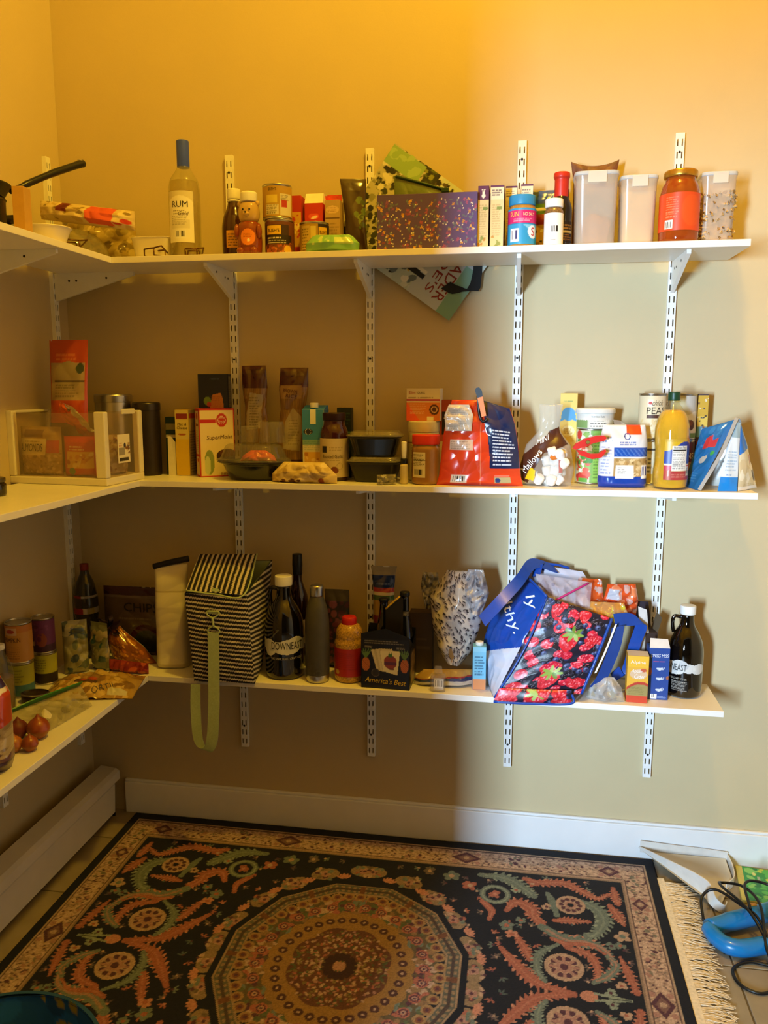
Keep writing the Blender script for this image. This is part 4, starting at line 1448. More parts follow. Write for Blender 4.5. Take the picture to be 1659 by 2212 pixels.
a.rect(-2.8, 2.4, 0.6, 4.6, '#9d958c').blobs(0.4, 2.5, 2.8, 6, ('#8a5a34', '#3c3a5a', '#c2a070'), 12, 0.3, 0.7).rect(-2.6, 0.6, 2.4, 1.6, '#3c3630').lines(-2.6, 5, -0.5, 6.4, '#b8442c', 2)
sheet('sticker', a, sideR(bw / 2 - 0.0045, 0.0, 0.06), t)
cz_, sz_ = math.cos(rad(BZR)), math.sin(rad(BZR))


def inbin(u, v):
    return (BX + u * cz_ - v * sz_, BY + u * sz_ + v * cz_, z + 0.0225)


p = inbin(-0.080, -0.058)
t = thing('almond_bag', 'clear bag of sliced almonds inside the storage bin', 'food bag', p, BZR)
a = Art(14, 14.5, '#a98c58', 5, 6)
a.blobs(-7, 0, 7, 8, ('#b99a62', '#8d7040', '#cbb07c', '#9c7f4c'), 170, 0.25, 0.6).rect(-7, 6.2, 2.8, 11, '#d9cca4').rect(2.9, 6.8, 6.6, 10.6, '#b8402c').rect(-5, 11.4, 1.8, 13.6, '#7a5a44').lines(-4.4, 10, 1, 10.8, '#8a7a50', 1)
kw = dict(cr=0.003, seed=7)
s = puff('bag', t, 0.14, 0.145, 0.05, a, **kw)
text('ALMONDS', 2.3, -2.2, 7.2, on_puff(0.14, 0.145, 0.05, a, **kw), s, '#3a3222', width=8.2, off=0.002)
p = inbin(0.052, -0.060)
t = thing('snack_bag', 'red and yellow snack bag inside the storage bin', 'snack bag', p, BZR)
a = Art(10.5, 12, '#c2371f', 5, 6)
a.rect(-3.6, 2.5, 5, 7.6, '#d9b04a').blobs(-3, 3, 4.5, 7, ('#c98a2c', '#e6cc7c', '#a8541c'), 20, 0.4, 0.9).ell(-1.5, 1.6, 1.2, 1.1, '#5a8a34').lines(-3, 8, 3, 9.6, '#efd9b0', 2)
puff('bag', t, 0.105, 0.118, 0.045, a, cr=0.003, seed=9)
p = inbin(0.118, 0.02)
t = thing('candy_bag', 'crumpled clear candy bag inside the bin near its end wall', 'food bag', p, 70)
puff('bag', t, 0.09, 0.12, 0.03, Art(9, 12, '#b9a27a', 5, 2).blobs(-4, 0, 4, 12, ('#d9c49a', '#8a5a3c', '#a8874c', '#c9b48a'), 40, 0.4, 1.2), cr=0.006, seed=15)
p = inbin(-0.062, 0.045)
t = thing('snack_pouch', 'tall orange snack pouch standing up out of the storage bin', 'pouch', (p[0], p[1], p[2]), 0)
a = Art(13.5, 40, '#b8481a', 4, 6)
a.rect(-6, 22, 6, 33, '#a8906a').ell(0.5, 29, 4.6, 4.6, '#9c8a66').lines(-4, 23, 5, 27, '#5a4a34', 5, 0.6).rect(-4.5, 27.4, 6, 27.8, '#4a3824').ell(4.6, 31.5, 1.4, 1.6, '#3f4a2c').lines(-4, 34, 3, 36.5, '#e08a4c', 2, 0.5).rect(-6.7, 0, 6.7, 15, '#6a4420')
puff('bag', t, 0.135, 0.405, 0.06, a, thk=[(0, 0), (0.06, 0.8), (0.35, 1), (0.8, 0.35), (0.95, 0.1), (1, 0)], wid=[(0, 1), (0.6, 0.9), (1, 0.95)], cr=0.003, seed=14, warp=lean(1.5, 2))
t = thing('snack_pouch', 'torn orange and white pouch folded over the bin rim', 'pouch', (inbin(0.035, 0.0)[0], inbin(0.035, 0.0)[1], z + 0.135), -10)
a = Art(10, 13, '#d8601c', 4, 6)
a.poly([(0.5, 14), (5.2, 14), (5.2, 2), (3.0, 6)], '#d9c79a').blobs(0, 6, 4.5, 12, ('#c9b98c', '#8a7444'), 8, 0.5, 1.0)
puff('bag', t, 0.10, 0.10, 0.03, a, wid=[(0, 0.6), (0.6, 1), (1, 0.5)], cr=0.010, seed=24, f=80, warp=lambda P: P + np.stack([P[:, 0] * 0, -0.8 * P[:, 2] * (P[:, 2] > 0.03), -P[:, 0] * 0.35], 1))

# round tins behind the bin
for k, (x, y, r, h, lb) in enumerate(((0.195, -0.088, 0.060, 0.262, 'taller round silver tin with shiny lid behind the storage bin'), (0.303, -0.078, 0.045, 0.236, 'darker round tin behind the bin, nearer the yellow box'))):
    t = thing('round_tin', lb, 'tin', (x, y, z), 0, 'round tins behind the bin')
    lathe('body', rnd([(0.001, 0.001), (r - 0.003, 0), (r - 0.002, 0.003), (r - 0.002, h - 0.02), (0.001, h - 0.02)], 0.002), mat('dark_tin', '#3c342c', 0.4, 0.6) if k else M_TIN, t, closed=False)
    lathe('lid', rnd([(r - 0.001, h - 0.026), (r, h - 0.026), (r, h - 0.004), (r - 0.003, h), (r - 0.012, h), (r - 0.016, h - 0.004), (0.001, h - 0.004)], 0.002), mat('dark_tin_lid', '#4c4640', 0.35, 0.8) if k else M_TIN, t, closed=False)

# things between bin and yellow box
carton('tea_box', 'dark teal box squeezed beside the yellow macaroni box', 'box', 0.378, -0.040, z, 0.044, 0.030, 0.188, 0, '#14343a', front=lambda a: a.rect(-2, 12, 2, 13, '#d9d3c4').rect(-2, 14.6, 2, 16.6, '#8c8360'))
t = thing('recipe_card', 'white folded card standing beside the yellow macaroni box', 'card', (0.388, -0.082, z), 8)
pd('sheet', [(-0.013, 0.0, 0), (0.014, -0.006, 0), (0.014, -0.006, 0.108), (-0.002, 0.0, 0.126), (-0.013, 0.002, 0.126), (-0.013, 0.0015, 0), (0.014, -0.0045, 0), (0.014, -0.0045, 0.108), (-0.002, 0.0015, 0.126), (-0.013, 0.0035, 0.126)], [(0, 1, 2, 3, 4), (9, 8, 7, 6, 5), (0, 5, 6, 1), (1, 6, 7, 2), (2, 7, 8, 3), (3, 8, 9, 4), (4, 9, 5, 0)], mat('white_paper', '#e9e2d4', 0.7), t)


def mac(a):
    a.rect(-9, 0, 9, a.h * 0.56, '#d9b418').rect(-9, a.h * 0.56, 9, a.h, '#d8c46c').rect(-1.9, a.h * 0.86, 1.9, a.h * 0.95, '#8a2a1c').ell(0, a.h * 0.63, 1.3, 0.35, '#a8541c')


t = carton('macaroni_box', 'yellow macaroni and cheese box standing next to the bin', 'box', 0.428, -0.058, z, 0.046, 0.062, 0.212, 0, '#d9b418', front=mac,
           right=lambda a: a.rect(-9, 0, 9, 30, '#c9b98a').rect(-2.6, a.h * 0.87, 2.6, a.h * 0.95, '#c2481c').lines(-2.4, 1, 2.4, a.h * 0.7, '#4a4430', 16, 0.6))
fp = [c for c in t.children if c.name.startswith('front_panel')][0]
text('Mac &', 0.85, 0, 16.2, flat(-0.031), fp, '#4a2a14', shear=0.2)
text('Cheese', 0.95, 0, 15.0, flat(-0.031), fp, '#4a2a14', shear=0.2, width=3.6)
carton('cracker_box', 'thin orange and navy box between the yellow and red-trimmed boxes', 'box', 0.4665, -0.037, z, 0.022, 0.022, 0.204, 0, '#1c2440', front=lambda a: a.rect(-2, a.h * 0.48, 2, a.h, '#b8621c').blobs(-1, 1, 1, 7, ('#8a8a94', '#3c4468'), 10, 0.3, 0.7))


def cake(a):
    a.rect(-9, 0, 9, 30, '#c22a1c').rect(-5.2, 0.4, 5.2, a.h - 0.6, '#e9d5a0')
    a.rect(-5.4, a.h - 4.6, 0.5, a.h - 3.4, '#c22a1c').ell(1.6, a.h - 3.6, 1.9, 2.5, '#e9d5a0').ell(1.6, a.h - 3.6, 1.7, 2.2, '#c22a1c').ring(1.6, a.h - 3.6, 1.15, 1.25, '#efe0c0')
    a.ell(3.0, 6.4, 3.4, 2.4, '#3a1c10').ell(3.2, 7.6, 2.6, 1.2, '#5c2e18').ell(-2.6, 4.6, 1.6, 4.0, '#8a9a5c').ell(-3.2, 3.6, 1.0, 3.0, '#c9cfa0').lines(1, 0.6, 5, 1.6, '#8a5a34', 2)


def cake_side(a):
    a.rect(-9, 0, 9, 30, '#c22a1c').rect(-2.4, 0.6, 2.4, 6.4, '#dccaa0').rect(-2.4, 7.2, 2.4, a.h - 0.7, '#dccaa0').ell(0, a.h - 2.4, 1.3, 1.1, '#c22a1c').lines(-2, 8, 2, 15, '#8a7a54', 12, 0.6).rect(-1.8, a.h - 5.6, 1.8, a.h - 4.8, '#8a2a1c').ell(0, 5.2, 1.0, 0.6, '#c22a1c')


t = carton('cake_mix_box', 'red-trimmed cake mix box with round red spoon emblem', 'box', 0.534, -0.074, z, 0.113, 0.058, 0.217, 33, '#c22a1c', front=cake, left=cake_side)
fp = [c for c in t.children if c.name.startswith('front_panel')][0]
text('Betty', 0.75, 1.6, 18.4, flat(-0.029), fp, '#f4e6d0', shear=0.25)
text('Crocker', 0.75, 1.6, 17.3, flat(-0.029), fp, '#f4e6d0', shear=0.25, width=2.5)
text('SuperMoist', 1.7, 0.6, 11.6, flat(-0.029), fp, '#5a2a18', shear=0.25, width=8.2, rot=2)
t = carton('cereal_box', 'navy box with a wrap pictured, perched on the cake mix box', 'box', 0.531, -0.058, z + 0.2175, 0.098, 0.036, 0.108, 4, '#121a34',
           front=lambda a: a.poly([(-1.2, 0), (3.4, 0), (3.0, 3.6), (2.4, 4.8), (-0.2, 4.2)], '#b8742c').lines(-0.8, 0.3, 2.8, 4.0, '#8a5218', 6, 0.4).ell(-1.9, 2.2, 1.2, 1.4, '#6a8a2c').ell(-1.4, 1.2, 0.7, 0.8, '#a83a1c').lines(-1, 9, 3, 9.8, '#4a5a84', 1, 0.6),
           right=lambda a: a.rect(-1.2, 0.3, 1.2, 10, '#6a6454').lines(-1, 0.6, 1, 9.4, '#2c2c34', 12, 0.6))

# two tall cellophane bags of brown rice noodles
for k, (x, w, h, ay, lb) in enumerate(((0.672, 0.088, 0.352, -2, 'tall brown-topped cellophane noodle bag, the left of a pair'), (0.776, 0.094, 0.345, 3, 'tall brown-topped cellophane noodle bag, the right of a pair'))):
    t = thing('noodle_bag', lb, 'noodle bag', (x, -0.048, z), -6 if k == 0 else 5, 'tall brown noodle bags on the middle shelf')
    a = Art(w * 100, h * 100, '#5a2c1c', 5, 6 + k)
    H_ = h * 100
    a.rect(-5, H_ * 0.16, 5, H_ * 0.82, '#7c5a28')
    a.m((np.sin(a.U * 9) > 0.2) & (a.V > H_ * 0.16) & (a.V < H_ * 0.82), '#8f6c34')
    a.poly([(-1.4 - k, H_ * 0.26), (3.2, H_ * 0.24), (3.4, H_ * 0.56), (0.2, H_ * 0.64), (-1.2 - k, H_ * 0.5)] if k else [(-3.0, H_ * 0.42), (2.4, H_ * 0.44), (3.4, H_ * 0.74), (-1.0, H_ * 0.76), (-3.2, H_ * 0.58)], '#a89a84')
    a.lines(-1.8, H_ * 0.44, 2.2, H_ * 0.73, '#4c3c2c', 12, 0.6) if k == 0 else a.lines(-0.8, H_ * 0.3, 2.8, H_ * 0.54, '#6a5a48', 9, 0.5)
    if k:
        a.rect(-4.2, H_ * 0.72, 3.0, H_ * 0.84, '#9c7a4c')
    a.rect(-5, H_ * 0.80 if k == 0 else H_ * 0.84, 5, H_ * 0.97, '#4a1f16').rect(-5, 0, 5, H_ * 0.16, '#3c1a12')
    kw = dict(cr=0.005, seed=51 + k, thk=[(0, 0.1), (0.06, 0.8), (0.4, 1), (0.62, 0.55), (0.75, 0.9), (0.93, 0.5), (1, 0.1)], wid=[(0, 0.95), (0.4, 1), (0.62, 0.84), (0.8, 1.0), (1, 0.95)], warp=lean(0, ay))
    s = puff('bag', t, w, h, 0.042, a, **kw)
    if k:
        text('BROWN', 1.2, -0.8, H_ * 0.77, on_puff(w, h, 0.042, a, **kw), s, '#5a2c1c', width=4.6, off=0.002, rot=-8)
        text('RICE', 1.2, -0.4, H_ * 0.725, on_puff(w, h, 0.042, a, **kw), s, '#5a2c1c', width=3.6, off=0.002, rot=-8)

# takeout tray with clear lid and orange packets
M_TRAY = mat('black_tray_plastic', '#101214', 0.22, noise=0.05, coat=0.4)
t = thing('takeout_tray', 'black oval takeout tray with domed clear lid', 'takeout container', (0.688, -0.150, z), -3)
lathe('tray', rnd([(0.001, 0.001), (0.073, 0), (0.080, 0.005), (0.100, 0.048), (0.118, 0.054), (0.118, 0.058), (0.100, 0.057), (0.078, 0.010), (0.001, 0.008)], 0.004), M_TRAY, t, sy=0.66, closed=False)
lathe('lid', rnd([(0.120, 0.058), (0.120, 0.064), (0.108, 0.066), (0.090, 0.105), (0.080, 0.110), (0.001, 0.111)], 0.006), M_CLEAR, t, sy=0.66, closed=False)
t = thing('sauce_packets', 'bright orange packet inside the domed takeout tray', 'packet', (0.715, -0.185, z + 0.0595), 4)
puff('packet', t, 0.115, 0.034, 0.035, Art(11.5, 3.6, '#e0501c').blobs(-5, 0, 5, 3.5, ('#c83c14', '#ef6a30'), 14, 0.4, 1.0), cr=0.006, seed=4, f=120, wid=[(0, 1), (0.5, 0.85), (1, 0.4)])
t = thing('plastic_cup', 'small ribbed clear plastic tub standing on the takeout lid', 'plastic tub', (0.742, -0.128, z + 0.112))
pr = [(0.040, 0.0), (0.041, 0.002), (0.036, 0.062), (0.034, 0.066), (0.001, 0.066)]
o = lathe('tub', pr, M_CLEAR, t, n=60, closed=False, sy=0.8)
for v in o.data.vertices:
    an = math.atan2(v.co.y, v.co.x)
    kf = 1 + 0.03 * math.sin(an * 20)
    v.co.x *= kf
    v.co.y *= kf
t2 = thing('small_carton', 'tiny clear empty box left of the ribbed tub', 'plastic tub', (0.665, -0.118, z + 0.112))
box('tub', (0.045, 0.04, 0.052), M_CLEAR, t2, bev=0.003)

# milk carton
t = carton('milk_carton', 'blue and white milk carton with white screw cap', 'carton', 0.866, -0.068, z, 0.070, 0.062, 0.215, 0, '#d9d3c4',
           front=lambda a: a.rect(-9, 12, 9, 30, '#3a86d4').rect(-9, 10.4, 9, 12, '#7fa8b8').ell(-1.6, 14.6, 1.5, 0.9, '#2a2c4a').ring(-1.6, 14.6, 0.85, 0.95, '#d9d3c4').rect(-3, 3.4, 2.4, 8.2, '#d8a84c').blobs(-2.5, 4, 2, 8, ('#e9c67c', '#b8782c'), 10, 0.4, 0.9).lines(-3, 0.8, 3, 3, '#7a8a9c', 3, 0.5).lines(-3, 8.8, 3, 12, '#5a8aa8', 5, 0.5),
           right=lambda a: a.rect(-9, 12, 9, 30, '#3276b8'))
pd('gable', [(-0.035, -0.031, 0.215), (0.035, -0.031, 0.215), (0.035, 0.031, 0.215), (-0.035, 0.031, 0.215), (-0.035, 0.015, 0.228), (0.035, 0.015, 0.228), (0.035, 0.022, 0.228), (-0.035, 0.022, 0.228)], [(0, 1, 5, 4), (1, 2, 6, 5), (2, 3, 7, 6), (3, 0, 4, 7), (4, 5, 6, 7)], mat('blue_card', '#3a86d4', 0.5), t)
lathe('cap', rnd([(0.0005, 0.0), (0.013, 0.0), (0.013, 0.016), (0.0005, 0.016)], 0.002), M_WHITEP, t, (0.0, -0.012, 0.220))
box('spout_stripe', (0.018, 0.0014, 0.046), M_WHITEP, t, (0.0, -0.0318, 0.170), 0.0005)

# roasted garlic sauce jar
r = 0.0435
t = bottle('sauce_jar', 'dark-lidded pasta sauce jar with cream garlic label', 0.940, -0.128, z, rnd([(0.001, 0.001), (0.040, 0), (r, 0.006), (r, 0.14), (0.040, 0.158), (0.033, 0.172), (0.033, 0.188), (0.001, 0.188)], 0.010), mat('dark_red_sauce', '#3c1410', 0.1, coat=0.6), capprof(0.0355, 0.183, 0.024), mat('maroon_lid', '#2c1412', 0.4, 0.3), cat='jar')
a = Art(wrapw(r), 11.8, '#c9b690', 5, 3)
a.rect(-3.2, 7.6, -1.4, 9.6, '#1d1812').ell(-1.6, 2.6, 1.1, 1.3, '#8a4a1c').ell(1.0, 2.2, 1.2, 1.1, '#7a3c18').ring(2.6, 3.4, 0.9, 1.05, '#9a8a6c').lines(-0.6, 8.2, 4, 9.8, '#9a8460', 2, 0.6).lines(-3, 5.2, 4, 5.5, '#8a7a5c', 1)
s = sheet('label', a, cyl(r + 0.0003, 0.012), t)
text('Roasted Garlic', 1.2, 0.4, 5.8, cyl(r + 0.0003, 0.012), s, '#3c2818', width=6.6)
carton('soup_carton', 'dark green carton mostly hidden behind the sauce jar', 'carton', 0.957, -0.046, z, 0.046, 0.034, 0.220, 0, '#16241a', front=lambda a: a.lines(-2, 17, 2, 21, '#4a6a44', 4, 0.5).rect(-2.2, 14, 2.2, 14.5, '#5a7a50'))

# cream bag lying in front
t = thing('paper_food_bag', 'crumpled cream paper bag lying flat at the shelf front', 'food bag', (0.866, -0.212, z), -6)
a = Art(21, 9.5, '#d8be7c', 4, 6)
a.blobs(-10, 0, 10, 9, ('#c9ac68', '#e6d096', '#b8985a'), 50, 0.5, 1.6).blobs(-9, 0, 0, 1.6, ('#5a2418',), 8, 0.4, 1.0).ell(6.2, 1.2, 1.0, 1.4, '#8a3a20')
puff('bag', t, 0.208, 0.062, 0.062, a, m=PAPER, back='#cdb274', wid=[(0, 1), (0.4, 1), (1, 0.62)], thk=[(0, 0.3), (0.15, 0.9), (0.55, 1), (0.9, 0.6), (1, 0.1)], cr=0.006, seed=29, f=70)

# two black meal containers
for k, lb in enumerate(('lower black meal container with clear lid, at the bottom of its stack', 'upper black meal container with clear lid, on top of its stack')):
    t = thing('meal_container', lb, 'food container', (1.070, -0.132, z + k * 0.0765), -1 + 3 * k, 'stacked black meal containers')
    lathe('tray', rnd([(0.001, 0.001), (0.058, 0), (0.062, 0.004), (0.076, 0.056), (0.084, 0.059), (0.084, 0.062), (0.075, 0.061), (0.060, 0.008), (0.001, 0.006)], 0.003), mat('meal_tray_black', '#1c1a17', 0.35) if k == 0 else mat('meal_tray_navy', '#0c1018', 0.2, coat=0.4), t, n=56, sq=5, sy=0.72, closed=False)
    lathe('lid', rnd([(0.086, 0.062), (0.086, 0.065), (0.076, 0.067), (0.072, 0.075), (0.066, 0.0762), (0.001, 0.0762)], 0.002), clearmat('lid_clear', '#efe6c8', 0.25, '#cfc7a8', 0.1), t, n=56, sq=5, sy=0.72, closed=False)

# supplement box on a white tub, orange box, dropper bottle
r = 0.0475
t = bottle('supplement_tub', 'white supplement tub under the pink and orange box', 1.211, -0.080, z, rnd([(0.001, 0.001), (r - 0.004, 0), (r, 0.004), (r, 0.15), (0.001, 0.15)], 0.004), mat('tub_plastic', '#c9bc9c', 0.4), capprof(r + 0.001, 0.148, 0.034), mat('tub_lid', '#cfc4a8', 0.4), cat='tub')
a = Art(wrapw(r), 13, '#c4b48c', 5, 3)
a.lines(-4, 6, 4, 10.4, '#5a4a34', 6, 0.5).rect(-9, 10.6, 9, 10.9, '#7a5a3c')
s = sheet('label', a, cyl(r + 0.0003, 0.01), t)
text('Chia Protein', 0.9, 0, 11.4, cyl(r + 0.0003, 0.01), s, '#4a3a28', width=5.6)
t = carton('supplement_box', 'white and orange tea box with magenta stripe on top of a tub', 'box', 1.213, -0.078, z + 0.1823, 0.104, 0.05, 0.098, -4, '#d8ccb8',
           front=lambda a: a.rect(-9, 0, 9, 5.6, '#d0783c').poly([(-5.2, 0), (-5.2, 5.6), (-1.0, 0)], '#e0552c').rect(-9, 6.0, 9, 6.5, '#a82458').ell(3.4, 3.4, 1.5, 1.6, '#4a2416').ring(3.4, 3.4, 0.7, 1.0, '#c9a07c').rect(1.2, 0.2, 3.2, 1.4, '#e9dcc8').lines(-4, 2.2, 1.2, 5.4, '#e9c0a0', 6, 0.6).lines(-4.6, 6.8, 4.4, 7.6, '#8a7a68', 1),
           left=lambda a: a.rect(-9, 0, 9, 4, '#c8642c').lines(-2, 5, 2, 9, '#5a4a3c', 6))
fp = [c for c in t.children if c.name.startswith('front_panel')][0]
text('Slim', 0.9, -3.4, 8.1, flat(-0.025), fp, '#b8442c', width=2.0)
text('QUICK', 0.7, -0.6, 8.1, flat(-0.025), fp, '#4a3a30', width=2.4)
t = carton('tea_box', 'dark orange box standing left of the big orange chip bag', 'box', 1.2775, -0.055, z, 0.034, 0.05, 0.246, 0, '#a8421c', front=lambda a: a.rect(-1.2, 14, 2, 21, '#1c1412').rect(-2, 2, 2, 12, '#c9b084'))
fp = [c for c in t.children if c.name.startswith('front_panel')][0]
text('T', 2.2, 0.4, 17, flat(-0.025), fp, '#e9dcc8')
t = bottle('dropper_bottle', 'thin cream squeeze bottle with black collar and tall white tip', 1.1665, -0.195, z, rnd([(0.001, 0.001), (0.010, 0), (0.012, 0.003), (0.012, 0.055), (0.007, 0.062), (0.001, 0.062)], 0.003), mat('cream_tube', '#c9b88c', 0.4), rnd([(0.0005, 0.075), (0.0062, 0.075), (0.0078, 0.100), (0.0078, 0.125), (0.0005, 0.126)], 0.002), M_WHITEP)
lathe('collar', capprof(0.0105, 0.060, 0.016), M_BLACKP, t)
t = thing('cellophane_bag', 'small crumpled clear bag lying beside the peanut butter jar', 'plastic bag', (1.118, -0.222, z), 30)
puff('bag', t, 0.06, 0.03, 0.03, Art(6, 4, '#8c8468').blobs(-3, 0, 3, 4, ('#d9d3b8', '#3a3628', '#a89c74'), 24, 0.2, 0.6), m=CLEARPRINT, cr=0.008, seed=61, f=150)

# peanut butter jar
r = 0.0425
t = bottle('peanut_butter_jar', 'peanut butter jar with bright red lid and barcode label', 1.230, -0.178, z, rnd([(0.001, 0.001), (0.038, 0), (r, 0.006), (r, 0.105), (0.038, 0.114), (0.037, 0.120), (0.001, 0.120)], 0.006), mat('peanut_butter', '#9a6c34', 0.2, coat=0.5), capprof(0.0415, 0.117, 0.029), mat('red_lid', '#d83418', 0.4), cat='jar')
a = Art(4.4, 7.4, '#d9cba4', 6, 3)
a.lines(-2, 3.4, 2, 7.0, '#4a4030', 8, 0.8).bars(-1.9, 0.3, 1.9, 2.6, bg='#d9cba4').rect(-2.2, 5.0, 2.2, 5.2, '#2a2418')
sheet('label', a, cyl(r + 0.0003, 0.022, -26), t)

# big orange chip bag
t = thing('chip_bag', 'large glossy orange and navy tortilla chip bag', 'chip bag', (1.390, -0.197, z), 2)
W, H, D = 0.252, 0.248, 0.062
a = Art(25.2, 24.8, '#d8401a', 5, 6)
a.poly([(0.6, 26), (1.6, 17), (2.6, 15.6), (3.2, 5.4), (12.6, 5.4), (12.6, 26)], '#1c2548')
a.lines(4.0, 6.4, 11.4, 17.6, '#dfe0e6', 11, 0.85, 0.38)
a.rect(-9.8, 10.6, -2.4, 13.6, '#d9bfa8').lines(-9.4, 10.8, -2.8, 13.4, '#8a6a5c', 4, 0.6)
a.bars(-8.6, 0.9, -4.0, 3.2, bg='#e4d8c8').rect(4.6, 0.9, 9.2, 2.6, '#b0a070').ell(5.4, 1.8, 0.8, 0.7, '#2a3c6c').rect(4.6, 2.9, 9.0, 3.4, '#e8735a')
a.rect(0.1, 0, 0.35, 24, '#e8835a')
kw = dict(wid=[(0, 1.0), (0.12, 0.94), (0.55, 0.86), (0.8, 0.78), (1, 0.66)], thk=[(0, 0), (0.05, 0.7), (0.3, 1), (0.75, 0.75), (0.93, 0.35), (1, 0.15)], cr=0.004, seed=71, f=45,
          warp=lambda P: P + np.stack([P[:, 0] * 0, P[:, 0] * 0, -0.30 * np.maximum(P[:, 0], 0) * (P[:, 2] / 0.248) ** 2], 1))
s = puff('bag', t, W, H, D, a, back='#c8b8a8', **kw)
a2 = Art(8, 9, '#d9cbb4', 5, 3)
a2.lines(-3.4, 0.6, 3.4, 8, '#9a8a78', 12, 0.5)
puff('folded_top', t, 0.082, 0.075, 0.012, a2, wid=[(0, 0.9), (0.6, 1), (1, 0.7)], cr=0.006, seed=74, f=90, loc=(-0.062, -0.032, 0.160), back='#d9cbb4')
# bag clip on it
t = thing('bag_clip', 'orange and black bag clip gripping the top of the chip bag', 'clip', (1.388, -0.225, z + 0.19), 0)
M_ORP = mat('orange_plastic', '#e8832a', 0.35)


def slab(name, pts, y0, y1, m, parent):
    n = len(pts)
    V = [(x_, y0, z_) for x_, z_ in pts] + [(x_, y1, z_) for x_, z_ in pts]
    F = [tuple(range(n))[::-1], tuple(range(n, 2 * n))] + [(i, (i + 1) % n, n + (i + 1) % n, n + i) for i in range(n)]
    return pd(name, V, F, m, parent)


slab('grip', [(0.006, 0.010), (0.019, 0.014), (0.008, 0.068), (-0.007, 0.064)], -0.006, 0.004, M_ORP, t)
slab('tip', [(-0.007, 0.064), (0.008, 0.068), (0.005, 0.085), (-0.003, 0.094), (-0.011, 0.092), (-0.014, 0.084)], -0.0062, 0.0042, M_BLACKP, t)
tube('spring_arm', [(-0.006, -0.001, 0.075), (-0.004, -0.001, 0.04), (0.001, -0.001, 0.010), (0.010, -0.001, -0.003), (0.022, -0.001, 0.004)], 0.004, M_BLACKP, t)

# marshmallows
t = thing('marshmallow_bag', 'clear bag of white marshmallows with brown label band', 'food bag', (1.580, -0.150, z), -4)
M_MAL = mat('marshmallow', '#f1e9e0', 0.8, noise=0.03)
rr = random.Random(6)
mal = lathe('marshmallow', rnd([(0.001, 0), (0.013, 0), (0.014, 0.014), (0.013, 0.028), (0.001, 0.028)], 0.006), M_MAL, t, n=18)
spots = []
for k in range(30):
    lvl = k // 8
    spots.append((rr.uniform(-0.05, 0.05) * (1 - lvl * 0.2) + 0.012 * lvl, rr.uniform(-0.026, 0.018) if k % 2 else -0.026, 0.004 + lvl * 0.026 + rr.uniform(0, 0.006)))
for k, s_ in enumerate(spots):
    o = mal if k == 0 else mal.copy()
    if k:
        COL.objects.link(o)
        o.parent = t
    o.location = s_
    o.rotation_euler = (rr.uniform(-0.8, 0.8), rr.uniform(-0.8, 0.8), 0)
W, H, D = 0.158, 0.235, 0.088
a = Art(15.8, 23.5, '#e6ddd4', 5, 6)
kw = dict(wid=[(0, 0.92), (0.2, 1.0), (0.5, 0.80), (0.66, 0.42), (0.75, 0.36), (1, 0.42)], thk=[(0, 0.3), (0.06, 0.9), (0.35, 1), (0.6, 0.45), (0.75, 0.25), (1, 0.1)], cr=0.004, seed=81, f=55, warp=lean(0, 2.5))
puff('film', t, W, H, D, Art(15.8, 23.5, '#f0ece4', 3), m=M_FILM, **kw)
a.poly([(-8, 1.6), (-5.2, 0.6), (-1.0, 9.5), (7.4, 12.0), (7.4, 17.2), (0, 16.0), (-8, 9)], '#4a2416')
a.poly([(-6.0, 2.0), (-3.4, 1.4), (-2.2, 4.4), (-4.4, 5.4)], '#e8b818').poly([(-2.4, 5.0), (4.8, 8.8), (6.6, 9.2), (6.0, 11.6), (0.0, 9.4)], '#f0e6dc').ell(2.6, 8.8, 1.8, 1.1, '#c8702a', 20).ell(-1.4, 3.9, 1.7, 1.5, '#efe8e2').ring(-1.4, 3.9, 1.5, 1.62, '#8a7a74').rect(3.6, 4.0, 4.8, 8.0, '#b86a5a')
lm = (a.V > 0.55) & ((a.a.sum(-1) < 2.0) | (np.abs(a.a[..., 0] - a.a[..., 2]) > 0.3))
# printed band only: keep the faces that carry ink
g = on_puff(W, H, D, a, **kw)
x_, y_, z_ = g(a.U / 100, a.V / 100, 0.0012)
Vp = np.stack([x_, y_, z_], -1).reshape(-1, 3)
Q = gridq(a.nv, a.nu)
keep = lm.ravel()[Q].all(1)
quads('printed_band', Vp, Q[keep], GLOSS, t, a.a.reshape(-1, 3))
text('Mallows', 2.2, -3.6, 6.6, g, t, '#f2ece4', rot=57, width=7.6, off=0.003)
text('MINI', 1.7, -2.0, 12.6, g, t, '#f2ece4', rot=20, width=4.6, off=0.003)
# red clip holding its neck
t = thing('bag_clip', 'red plastic bag clip lying open across the marshmallow bag', 'clip', (1.695, -0.216, z + 0.098), 0)
M_REDP = mat('red_clip_plastic', '#cf2414', 0.3, coat=0.4)
slab('upper_jaw', [(-0.045, 0.016), (-0.036, 0.030), (-0.010, 0.044), (0.018, 0.052), (0.040, 0.053), (0.047, 0.046), (0.040, 0.038), (0.014, 0.032), (-0.010, 0.022), (-0.036, 0.012)], -0.016, 0.010, M_REDP, t)
slab('lower_jaw', [(-0.036, 0.012), (-0.016, 0.010), (0.004, 0.001), (0.026, 0.002), (0.042, 0.014), (0.048, 0.010), (0.036, -0.008), (0.010, -0.014), (-0.022, -0.004)], -0.014, 0.010, M_REDP, t)
lathe('rivet', [(0.0005, 0), (0.006, 0), (0.005, 0.002), (0.0005, 0.002)], mat('brass', '#8a6a2c', 0.4, 0.8), t, (0, 0, 0), n=16).matrix_local = Matrix.Translation((-0.004, -0.016, 0.034)) @ Matrix.Rotation(rad(90), 4, 'X')

